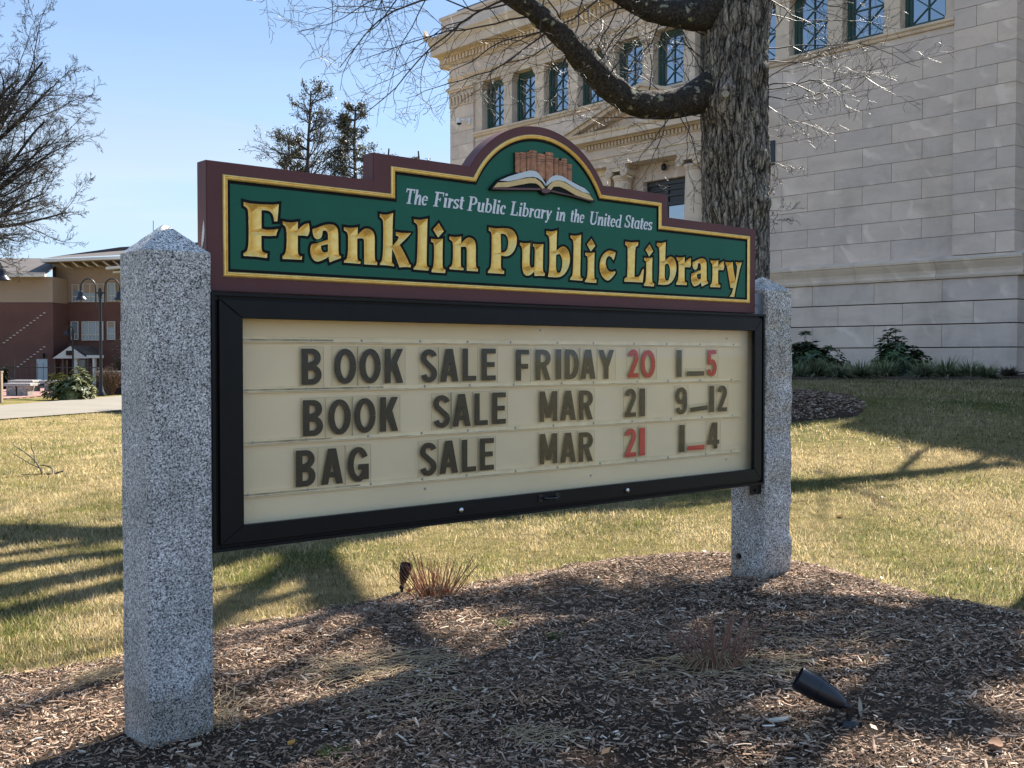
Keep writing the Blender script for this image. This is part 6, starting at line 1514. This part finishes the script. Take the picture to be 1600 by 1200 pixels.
def twig_bush(label, px, ybase, Y, wpx, hpx, seed, mat, n=60, name='twiggy_shrub'):
    rr = random.Random(seed); p = at(px, ybase, Y); z0 = float(gz(p.x, p.y)); sx = wpx/2*Y/FPX; h = hpx*Y/FPX; t_ = thing(name, label, 'shrub', (p.x, Y, z0)); o2 = []
    for i in range(n):
        a = rr.random()*6.283; s = rr.random()**.5; d = Vector((math.cos(a)*sx*s/h*.8, math.sin(a)*sx*s/h*.6, 1)); branch(Vector((math.cos(a)*.1*s, math.sin(a)*.1*s, 0)), d, h*rr.uniform(.7, 1.05), .012, rr, 0, o2, [dict(n=6, wob=.08, up=.02, taper=.6), dict(n=4, wob=.2, up=.03, taper=.5, cnt=7, lk=.35, ang=(.3, .8), rk=.6, rmin=.006, **{'from': .25})])
    obj('stems', tubes_mesh([(P, r) for l, P, r in o2], 3, 'stems', [mat]), t_, kind='stuff'); return t_
simple('brown_twig', (.16, .10, .065), .8)
twig_bush('reddish brown bare shrub in front of the low wall by the street lamp', 172, 588, 43, 46, 42, 4, 'brown_twig', 110)
leaf_shrub('tall dark conifer partly hidden behind the near granite post', 198, 600, 46, 56, 92, 22, [(.05, .035, .02), (.035, .04, .018)], .10, 500, name='dark_conifer')
# arching clumps of grass along the bed
def blade_mesh(name, base, dirs, L, w, lean, cols, seg=4, mat='grass_blade', droop=1.0):
    m = len(base); t = np.linspace(0, 1, seg+1); d = np.stack([np.cos(dirs), np.sin(dirs), np.zeros(m)], -1); sd_ = np.stack([-np.sin(dirs), np.cos(dirs), np.zeros(m)], -1); V = []
    for k, tt in enumerate(t):
        P = base+d*(L*lean*tt**1.3)[:, None]+np.array([0, 0, 1.])*(L*(np.sqrt(np.maximum(0, 1-lean**2*.8))*tt-droop*lean*.55*tt**2.4))[:, None]; ww = (w*(1-tt**2*.92))[:, None]
        V += [P-sd_*ww, P+sd_*ww]
    V = np.stack(V, 1).reshape(-1, 3); nn = 2*(seg+1); b = (np.arange(m)*nn)[:, None]
    F_ = np.concatenate([np.stack([b[:, 0]+2*k, b[:, 0]+2*k+1, b[:, 0]+2*k+3, b[:, 0]+2*k+2], -1) for k in range(seg)]); me = mesh(name, V, F_, [mat]); colattr(me, np.repeat(cols, nn, axis=0)); return me
def grass_clump(label, px, Y, wpx, seed, cols):
    nr_ = np.random.default_rng(seed); p = at(px, 590, Y); z0 = float(gz(p.x, Y)); m = 420; R_ = wpx/2*Y/FPX; a = nr_.random(m)*6.283; rr = nr_.random(m)**.5*R_*.35
    base = np.stack([np.cos(a)*rr, np.sin(a)*rr, np.zeros(m)], -1); lean = nr_.uniform(.3, .95, m); L_ = nr_.uniform(.7, 1.1, m)*R_*1.6
    C = np.array(cols)[nr_.integers(0, len(cols), m)]*nr_.uniform(.7, 1.3, (m, 1)); t_ = obj('ornamental_grass', blade_mesh('ornamental_grass', base, a+nr_.normal(0, .3, m), L_, np.full(m, .009), lean, C, 5), None, (p.x, Y, z0)); tag(t_, label, 'grass clump', 'arching grass clumps along the library bed'); return t_
GC = [(.30, .35, .14), (.42, .45, .24), (.22, .28, .11), (.55, .52, .33)]
for i, (px, wd, lab) in enumerate(((1249, 34, 'green grass clump at the foot of the broad rhododendron, touching the granite post'), (1274, 44, 'wide pale grass clump in front of the broad rhododendron'), (1311, 36, 'grass clump just right of the broad rhododendron'), (1345, 40, 'low grass clump midway between the two rhododendrons'),
     (1382, 44, 'large striped grass clump left below the upright rhododendron'), (1442, 40, 'grass clump just right of the upright rhododendron'), (1479, 44, 'green grass clump third from the right end of the bed'), (1515, 40, 'grass clump second from the right end of the bed'), (1543, 32, 'small grass clump at the right end of the row, near the downpipe'))):
    grass_clump(lab, px, 23.6+.25*math.sin(i*2.1), wd*1.35, 40+i, GC)
grass_clump('bluish grass clump tucked behind the striped one under the upright rhododendron', 1402, 24.0, 42, 60, [(.06, .09, .075), (.045, .07, .06)])
grass_clump('dry brown stub of grass beside the downpipe', 1576, 24.0, 36, 61, [(.16, .12, .08), (.12, .09, .06)])
# mulch strip of the library bed
V_ = []; n_ = 40
pa = [at(1190+ (1760-1190)*i/n_, 560, 23.0) for i in range(n_+1)]
mb = MB(); vs = []
for i in range(n_+1):
    f_ = i/n_; xw = 4.6+(13.8-4.6)*f_; yf = 22.9+.18*math.sin(xw*1.9)+.1*math.sin(xw*4.3); 
    for yy_, hh_ in ((yf, .01), (yf+.35, .07), (yf+1.4, .09), (yf+3.6, .08)): vs.append((xw, yy_, float(lawn_z(xw, yy_))+hh_))
mb.add(vs, [(4*i+k, 4*(i+1)+k, 4*(i+1)+k+1, 4*i+k+1) for i in range(n_) for k in range(3)]); mb.build('planting_bed', 'mulch_soil', kind='structure', recalc=False, smooth=True)
# ------------------------------------------------------------------ lawn blades
def lawn_blades(name, npts, xr, yr, L, w, seed, dens_pow=1.0):
    nr_ = np.random.default_rng(seed); y = yr[0]+(yr[1]-yr[0])*nr_.random(npts*2)**dens_pow; x = (nr_.random(npts*2)*2-1)*(y*.5+.5); ok = (x > xr[0]) & (x < xr[1]); x, y = x[ok], y[ok]
    ins = inpoly(x, y, MPOLY); dm = polydist(x, y, MPOLY); ok = ~(ins & (dm > .06)); x, y = x[ok], y[ok]
    ok = ((x-TR.x)**2+(y-TR.y)**2 > 2.0**2) & ~((x > 4.6) & (y > 22.9+.18*np.sin(x*1.9)+.1*np.sin(x*4.3))); x, y = x[ok], y[ok]
    dpoly = [drive[0], drive[1], drive[2], drive[3]]; ok = ~inpoly(x, y, dpoly); x, y = x[ok][:npts], y[ok][:npts]; m = len(x)
    hs = nr_.integers(0, 4096, 1)[0]; g = vnoise(x*.8, y*.8, 2.)+.6*vnoise(x*3.1, y*3.1, 7.); g2_ = vnoise(x*8, y*8, 4.)
    straw = np.array([(.72, .54, .27), (.84, .66, .36), (.60, .44, .21), (.90, .75, .46)])[nr_.integers(0, 4, m)]; green = np.array([(.22, .25, .055), (.31, .33, .08), (.16, .185, .045)])[nr_.integers(0, 3, m)]
    pg = np.clip(.25+.85*g, .04, .8); C = np.where((nr_.random(m) < pg)[:, None], green, straw)*(.66+.22*vnoise(x*2.2, y*2.2, 31.))[:, None]*nr_.uniform(.5, 1.3, (m, 1))
    LL = L*nr_.uniform(.5, 1.3, m)*(1+.65*g2_); z = lawn_z(x, y)+.02*0-.004
    base = np.stack([x, y, z], -1); lean = nr_.uniform(.35, .97, m)
    me = blade_mesh(name, base, nr_.random(m)*6.283, LL, np.full(m, 1.)*w*nr_.uniform(.7, 1.3, m), lean, C, 1, droop=.35); return obj(name, me, kind='stuff')
o = lawn_blades('lawn_grass', 330000, (-6.5, 6.5), (4.6, 12.5), .050, .0021, 1, 1.0)
o = lawn_blades('lawn_grass', 200000, (-15, 14), (12.2, 31), .060, .0045, 2, .85)
# scattered dead leaves
def leaf_scatter(name, n, xr, yr, seed, s):
    nr_ = np.random.default_rng(seed); x = nr_.uniform(*xr, n); y = nr_.uniform(*yr, n); z = gz(x, y)+nr_.uniform(.012, .03, n); a = nr_.random(n)*6.283; L_ = s*nr_.uniform(.5, 1.3, n)
    D = np.stack([np.cos(a), np.sin(a), nr_.normal(0, .3, n)], -1)*L_[:, None]; S_ = np.stack([-np.sin(a), np.cos(a), nr_.normal(0, .5, n)], -1)*L_[:, None]*.5; P = np.stack([x, y, z], -1); U = np.array([0, 0, 1.])*L_[:, None]*.25
    V = np.stack([P-D, P-D*.2+S_+U, P+D+U, P+D*.1-S_], 1).reshape(-1, 3); me = mesh(name, V, np.arange(4*n).reshape(n, 4), ['leaf']); pal = np.array([(.30, .17, .08), (.42, .28, .14), (.22, .12, .06)]); colattr(me, np.repeat(pal[nr_.integers(0, 3, n)], 4, axis=0)); return obj(name, me, kind='stuff')
leaf_scatter('lawn_leaves', 90, (-6, 6.5), (6.5, 16), 3, .032); leaf_scatter('mulch_leaves', 60, (-2.6, 3), (3.4, 7.8), 4, .020)
# ------------------------------------------------------------------ mulch chips
def chips(npts, seed, size, region, name='wood_chips'):
    nr_ = np.random.default_rng(seed); x = nr_.uniform(region[0], region[1], npts); y = region[2]+(region[3]-region[2])*nr_.random(npts); ok = inpoly(x, y, MPOLY) & (np.abs(x) < y*.5+.4); x, y = x[ok], y[ok]
    # bare dark earth round the posts and in drifts
    dn = vnoise(x*1.4, y*1.4, 21.)+.5*vnoise(x*4, y*4, 8.); k = nr_.random(len(x)) < np.clip(.85+1.2*dn, .42, 1); x, y, dn = x[k], y[k], dn[k]; m = len(x)
    z = lawn_z(x, y)+mulch_h(x, y)+.016*vnoise(x*3.2, y*3.2, 3.)+.009*vnoise(x*13, y*13, 5.)+nr_.uniform(.001, .016, m)
    L_ = size*nr_.lognormal(0, .55, m); L_ = np.clip(L_, size*.25, size*3.6); w_ = L_*nr_.uniform(.05, .24, m); w_ = np.clip(w_, .0010, .0052); a = nr_.random(m)*6.283; ti = nr_.normal(0, .28, m); ro = nr_.normal(0, .6, m)
    d = np.stack([np.cos(a)*np.cos(ti), np.sin(a)*np.cos(ti), np.sin(ti)], -1); s = np.stack([-np.sin(a)*np.cos(ro), np.cos(a)*np.cos(ro), np.sin(ro)], -1); n_ = np.cross(d, s)
    P = np.stack([x, y, z], -1); th_ = np.minimum(w_*.35, .0018); bend = nr_.normal(0, .10, m)*L_
    rings = []
    for t in (-.5, .1, .5):
        c = P+d*(L_*t)[:, None]+n_*(bend*(.25-t*t))[:, None]; ww = w_*(.55 if t != .1 else 1); rings += [c-s*ww[:, None], c+n_*(th_*2)[:, None], c+s*ww[:, None]]
    V = np.stack(rings, 1).reshape(-1, 3); b = np.arange(m)*9
    F_ = np.concatenate([np.stack([b+p_, b+q_, b+q_+3, b+p_+3], -1) for p_, q_ in ((0, 1), (1, 2), (3, 4), (4, 5))])
    pal = np.array([(.22, .138, .090), (.31, .205, .140), (.40, .285, .205), (.50, .385, .29), (.60, .50, .39), (.72, .64, .53), (.15, .092, .060)]); C = pal[nr_.choice(7, m, p=[.27, .27, .18, .10, .04, .008, .132])]*nr_.uniform(.75, 1.25, (m, 1))
    me = mesh(name, V, F_, ['wood_chip']); colattr(me, np.repeat(C, 9, axis=0)); return obj(name, me, kind='stuff')
chips(330000, 11, .0125, (-4, 4, 3.0, 8.1)); chips(22000, 12, .027, (-4, 4, 3.0, 8.1))
def ring_chips(name, cx, cy, r, n, seed):
    nr_ = np.random.default_rng(seed); a = nr_.random(n)*6.283; q = nr_.random(n)**.5*r; x, y = cx+np.cos(a)*q, cy+np.sin(a)*q; z = lawn_z(x, y)+.13*(1-(q/r)**2.5)+.03
    L_ = nr_.uniform(.012, .04, n); w_ = L_*.3; d = nr_.random(n)*6.283; D = np.stack([np.cos(d), np.sin(d), nr_.normal(0, .2, n)], -1)*L_[:, None]; S_ = np.stack([-np.sin(d), np.cos(d), nr_.normal(0, .4, n)], -1)*w_[:, None]; P = np.stack([x, y, z], -1)
    V = np.stack([P-D, P+S_, P+D, P-S_], 1).reshape(-1, 3); me = mesh(name, V, np.arange(4*n).reshape(n, 4), ['wood_chip']); pal = np.array([(.24, .155, .105), (.36, .25, .18), (.48, .37, .28), (.16, .10, .07)]); colattr(me, np.repeat(pal[nr_.integers(0, 4, n)], 4, axis=0)); return obj(name, me, kind='stuff')
ring_chips('tree_wood_chips', TR.x, TR.y, 1.85, 16000, 31)
# single larger pieces of wood, leaves
def shard(label, px, py, L_, w_, ang, col, name='wood_chip', cat='wood chip', curl=.15, tilt=.1):
    p = gp(px, py); mb = MB(); n_ = 7; vs = []
    for i in range(n_+1):
        t = i/n_-.5; ww = w_*(1-abs(2*t)**2.2)*.5+.002; zc_ = .014+curl*L_*(t*t)*1.3+tilt*t*L_; vs += [(t*L_, -ww, zc_), (t*L_, ww*.9, zc_+.004), (t*L_, ww*.9, zc_+.010), (t*L_, -ww, zc_+.006)]
    fs = [(4*i+k, 4*(i+1)+k, 4*(i+1)+(k+1) % 4, 4*i+(k+1) % 4) for i in range(n_) for k in range(4)]+[(3, 2, 1, 0), (4*n_, 4*n_+1, 4*n_+2, 4*n_+3)]; mb.add(vs, fs); m = 'shard%d' % len(MATS); simple(m, col, .85, var=.2, scale=40)
    return tag(mb.build(name, m, None, (p.x, p.y, p.z), R(ang)), label, cat)
shard('pale splintered chip of wood lying left of the base of the fallen spotlight', 1218, 1132, .082, .020, 8, (.48, .43, .35))
shard('thin grey stick of wood leaning right of the base of the fallen spotlight', 1344, 1115, .085, .012, 75, (.30, .24, .17), tilt=.5)
shard('small orange brown leaf on the mulch below the cabinet', 455, 1168, .028, .014, 30, (.50, .25, .05), 'fallen_leaf', 'leaf')
shard('curled brown oak leaf on the mulch at the bottom right corner', 1555, 1172, .075, .045, 60, (.22, .11, .06), 'fallen_leaf', 'leaf', .5)
shard('light brown leaf beside the left edge of the mulch bed', 48, 1056, .06, .035, 20, (.42, .27, .13), 'fallen_leaf', 'leaf', .4)
shard('tan chip on the mulch right of the near granite post', 305+0, 1172, .045, .016, 15, (.45, .36, .26))
# matted straw on the mulch
def straw_mat(label, px, py, rx, ry, n, seed, col, ang=0, hgt=.03, name='dry_straw', L0=.22):
    nr_ = np.random.default_rng(seed); p = gp(px, py); paths = []
    for i in range(n):
        a = nr_.random()*6.283; s = nr_.random()**.6; c = np.array([math.cos(a)*rx*s, math.sin(a)*ry*s]); d = ang+nr_.normal(0, .55); L_ = L0*nr_.uniform(.4, 1.3); k = nr_.normal(0, 1.6); pts = []
        for t in np.linspace(-.5, .5, 6):
            x = c[0]+math.cos(d+k*t*.5)*L_*t; y = c[1]+math.sin(d+k*t*.5)*L_*t; z = float(gz(p.x+x, p.y+y))-p.z+.012+hgt*nr_.random()*.5*(1-4*t*t)+.004; pts.append((x, y, z))
        paths.append((pts, [.0011+.0006*nr_.random()]*6))
    o = obj(name, tubes_mesh(paths, 3, name, ['straw']), None, p); tag(o, label, 'dry grass'); return o
simple('straw', (.40, .30, .17), .8, var=.3, scale=5)
simple('straw_grey', (.28, .23, .17), .85)
straw_mat('matted heap of dry straw on the mulch below the middle of the cabinet', 590, 1050, .36, .30, 130, 3, 0, .3)
straw_mat('thin scatter of dry straw in front of the first straw heap', 640, 1095, .4, .22, 45, 5, 0, .4)
straw_mat('pale grass roots and straw beside the foot of the near granite post', 345, 1120, .10, .22, 40, 6, 0, 1.4, .12)
straw_mat('dry stems spread round the twiggy clump near the spotlight', 1130, 1045, .42, .22, 90, 7, 0, .1)
straw_mat('loose curl of straw at the lower left of the mulch', 850, 1155, .12, .10, 22, 8, 0, .2, .05)
straw_mat('long straws lying across the mulch right of the twiggy clump', 1240, 1000, .40, .2, 28, 9, 0, .1, .03)
straw_mat('dead grass tangle on the mulch at the left of the near granite post', 165, 1062, .14, .2, 60, 10, 0, .4, .10)
# cut-back clumps
def stem_clump(label, px, py, n, seed, hgt, spread, mats, leafcol=None, lean_bias=0.0):
    rr = random.Random(seed); p = gp(px, py); t_ = thing('cut_back_perennial', label, 'plant', p); paths = []
    for i in range(n):
        a = rr.random()*6.283; s = rr.random()**.6; b = Vector((math.cos(a)*s*spread*.45, math.sin(a)*s*spread*.4, -.01)); L_ = hgt*rr.uniform(.45, 1.1); d = Vector((math.cos(a)*s*.95+rr.gauss(lean_bias, .18), math.sin(a)*s*.7+rr.gauss(0, .18), 1)).normalized(); pts = [b]
        for k in range(5): d = (d+Vector((rr.gauss(0, .05), rr.gauss(0, .05), .02))).normalized(); pts.append(pts[-1]+d*L_/5)
        paths.append(([tuple(q) for q in pts], [.0032-.0003*k for k in range(6)] if rr.random() < .6 else [.0018]*6))
    obj('stems', tubes_mesh(paths, 4, 'stems', [mats]), t_, kind='stuff')
    paths = []
    for i in range(n):
        a = rr.random()*6.283; L_ = hgt*.5*rr.uniform(.6, 1.3); z1 = .06*rr.random(); pts = [(math.cos(a)*L_*f+rr.gauss(0, .006), math.sin(a)*L_*.7*f+rr.gauss(0, .006), .01+.05*math.sin(math.pi*f)+z1*f*.3) for f in (0, .25, .5, .75, 1)]; paths.append((pts, [.0018]*5))
    obj('litter', tubes_mesh(paths, 3, 'litter', ['straw']), t_, kind='stuff')
    if leafcol:
        nr_ = np.random.default_rng(seed); V, F_, C = leafquads([((rr.gauss(.04, .09), rr.gauss(0, .06), .03+.03*rr.random()), .03) for i in range(18)], .018, leafcol, nr_, 2, aspect=.6); me = mesh('dead_leaves', V, F_, ['leaf']); colattr(me, C); obj('dead_leaves', me, t_, kind='stuff')
    return t_
simple('red_stem', (.36, .13, .06), .6, var=.4, scale=4); simple('grey_red_stem', (.24, .12, .08), .7, var=.4, scale=4)
stem_clump('cut back clump of upright red brown stems at the lawn edge behind the cabinet', 678, 935, 90, 2, .27, .26, 'red_stem', [(.50, .26, .10), (.36, .09, .05), (.42, .30, .16)], -.12)
stem_clump('cut back clump of dark leaning stems on the mulch left of the spotlight', 1118, 1046, 85, 4, .27, .20, 'grey_red_stem', None, -.05)
def sprout(label, px, py, s, seed):
    rr = random.Random(seed); nr_ = np.random.default_rng(seed); p = gp(px, py); m = 70; a = nr_.random(m)*6.283; r = nr_.random(m)**.5*s; base = np.stack([np.cos(a)*r, np.sin(a)*r, np.zeros(m)], -1)
    C = np.array([(.10, .16, .04), (.14, .19, .06)])[nr_.integers(0, 2, m)]; o = obj('weed', blade_mesh('weed', base, a, nr_.uniform(.02, .05, m), np.full(m, .003), nr_.uniform(.4, .9, m), C, 2), None, p); tag(o, label, 'weed')
sprout('small green weed on the mulch below the right part of the cabinet', 790, 975, .06, 1); sprout('pale green sprig on the mulch at the bottom left of centre', 520, 1180, .05, 2); sprout('small weed on the mulch at far left of the lit patch', 865, 997, .05, 3)
# ------------------------------------------------------------------ spotlights
def spot(label, px, py, rot, up, L_, rad, base=True, seed=0):
    """bullet spotlight: hinge at pixel (px,py), barrel pointing along dir"""
    p = gp(px, py); t_ = thing('garden_spotlight', label, 'spotlight', p); d = Vector(up).normalized(); h = Vector((0, 0, .062)); a = h+d*.02
    mb = MB(); k = rad
    mb.lathe([(0, 0), (k*.42, 0), (k*.62, .018), (k*.86, .055), (k*.97, .09), (k, .105)], a, d, 28); mb.build('rear_housing', 'fixture_black', t_, smooth=True)
    mb = MB(); mb.lathe([(k*.97, .105), (k*.97, .107), (k*1.03, .108), (k*1.03, L_-.004), (k*1.01, L_), (k*.93, L_), (k*.93, L_-.022), (0, L_-.022)], a, d, 28); mb.build('shroud', 'fixture_black', t_, smooth=True)
    mb = MB(); mb.lathe([(0, L_-.020), (k*.92, L_-.020)], a, d, 20); mb.build('lens', 'window_glass', t_)
    mb = MB(); mb.cyl((0, 0, .0), (0, 0, .05), .011, n=12); sdv = Vector((0, 1, 0)).cross(d).normalized() if abs(d.y) < .9 else Vector((1, 0, 0)); q = d.cross(Vector((0, 1, 0))).normalized()
    mb.cyl(Vector((0, -.016, .055)), Vector((0, .016, .055)), .016, n=16); mb.cyl(Vector((0, -.020, .055)), Vector((0, -.016, .055)), .010, n=6); mb.cyl(h, a, .012, n=10); mb.build('knuckle', 'fixture_black', t_, smooth=True)
    mb = MB(); mb.lathe([(0, .022), (.026, .020), (.034, .010), (.036, -.02)], (0.004, 0, 0), (0, 0, 1), 20); mb.box(-.04, .045, -.012, .012, -.02, .012); mb.build('stake_cap', 'fixture_black', t_, smooth=True); return t_
simple('lens_blue', (.2, .35, .5), .2)
spot('black bullet spotlight lying low on the mulch in front, aimed back to the left', 1326, 1132, 0, (-.82, .20, .46), .185, .045)
spot('black bullet spotlight half hidden behind the red brown stems at the lawn edge', 628, 930, 0, (.22, -.25, .95), .135, .038)
# ------------------------------------------------------------------ fallen branches on the lawn
def fallen(label, px, py, strands, Yk, mat='twig', name='fallen_branch'):
    p = gp(px, py); t_ = None; paths = []
    for pts, r in strands:
        P = []
        for (qx, qy, hgt) in pts:
            g = at(qx, qy, p.y+hgt); P.append((g.x-p.x, g.y-p.y, max(g.z-p.z, .01)))
        n_ = len(P); paths.append((P, [r*(1-.6*i/(n_-1)) for i in range(n_)]))
    o = obj(name, tubes_mesh(paths, 7, name, [mat]), None, p); tag(o, label, 'branch')
fallen('dark forked fallen branch lying on the lawn at far left', 66, 742, [([(98, 736, .1), (83, 741, 0), (78, 741, 0), (66, 741, 0), (48, 744, 0), (33, 747, -.05)], .012), ([(83, 741, 0), (82, 733, .05), (77, 729, .05), (68, 727, .1), (61, 727, .1)], .012),
   ([(66, 741, 0), (63, 733, 0), (58, 724, 0), (48, 714, .1), (35, 704, .1), (24, 698, .1), (18, 690, .1)], .010), ([(54, 719, 0), (53, 708, .05), (49, 700, .05), (48, 686, .05)], .008), ([(61, 731, 0), (48, 725, 0), (30, 714, 0), (13, 705, 0)], .007), ([(66, 741, 0), (65, 752, 0)], .007)], 1)
fallen('small dead twig on the lawn near the driveway beside the near post', 132, 657, [([(118, 662, 0), (126, 659, 0), (134, 655, .05), (139, 657, 0)], .010), ([(134, 655, 0), (130, 653, .1)], .008)], 1)
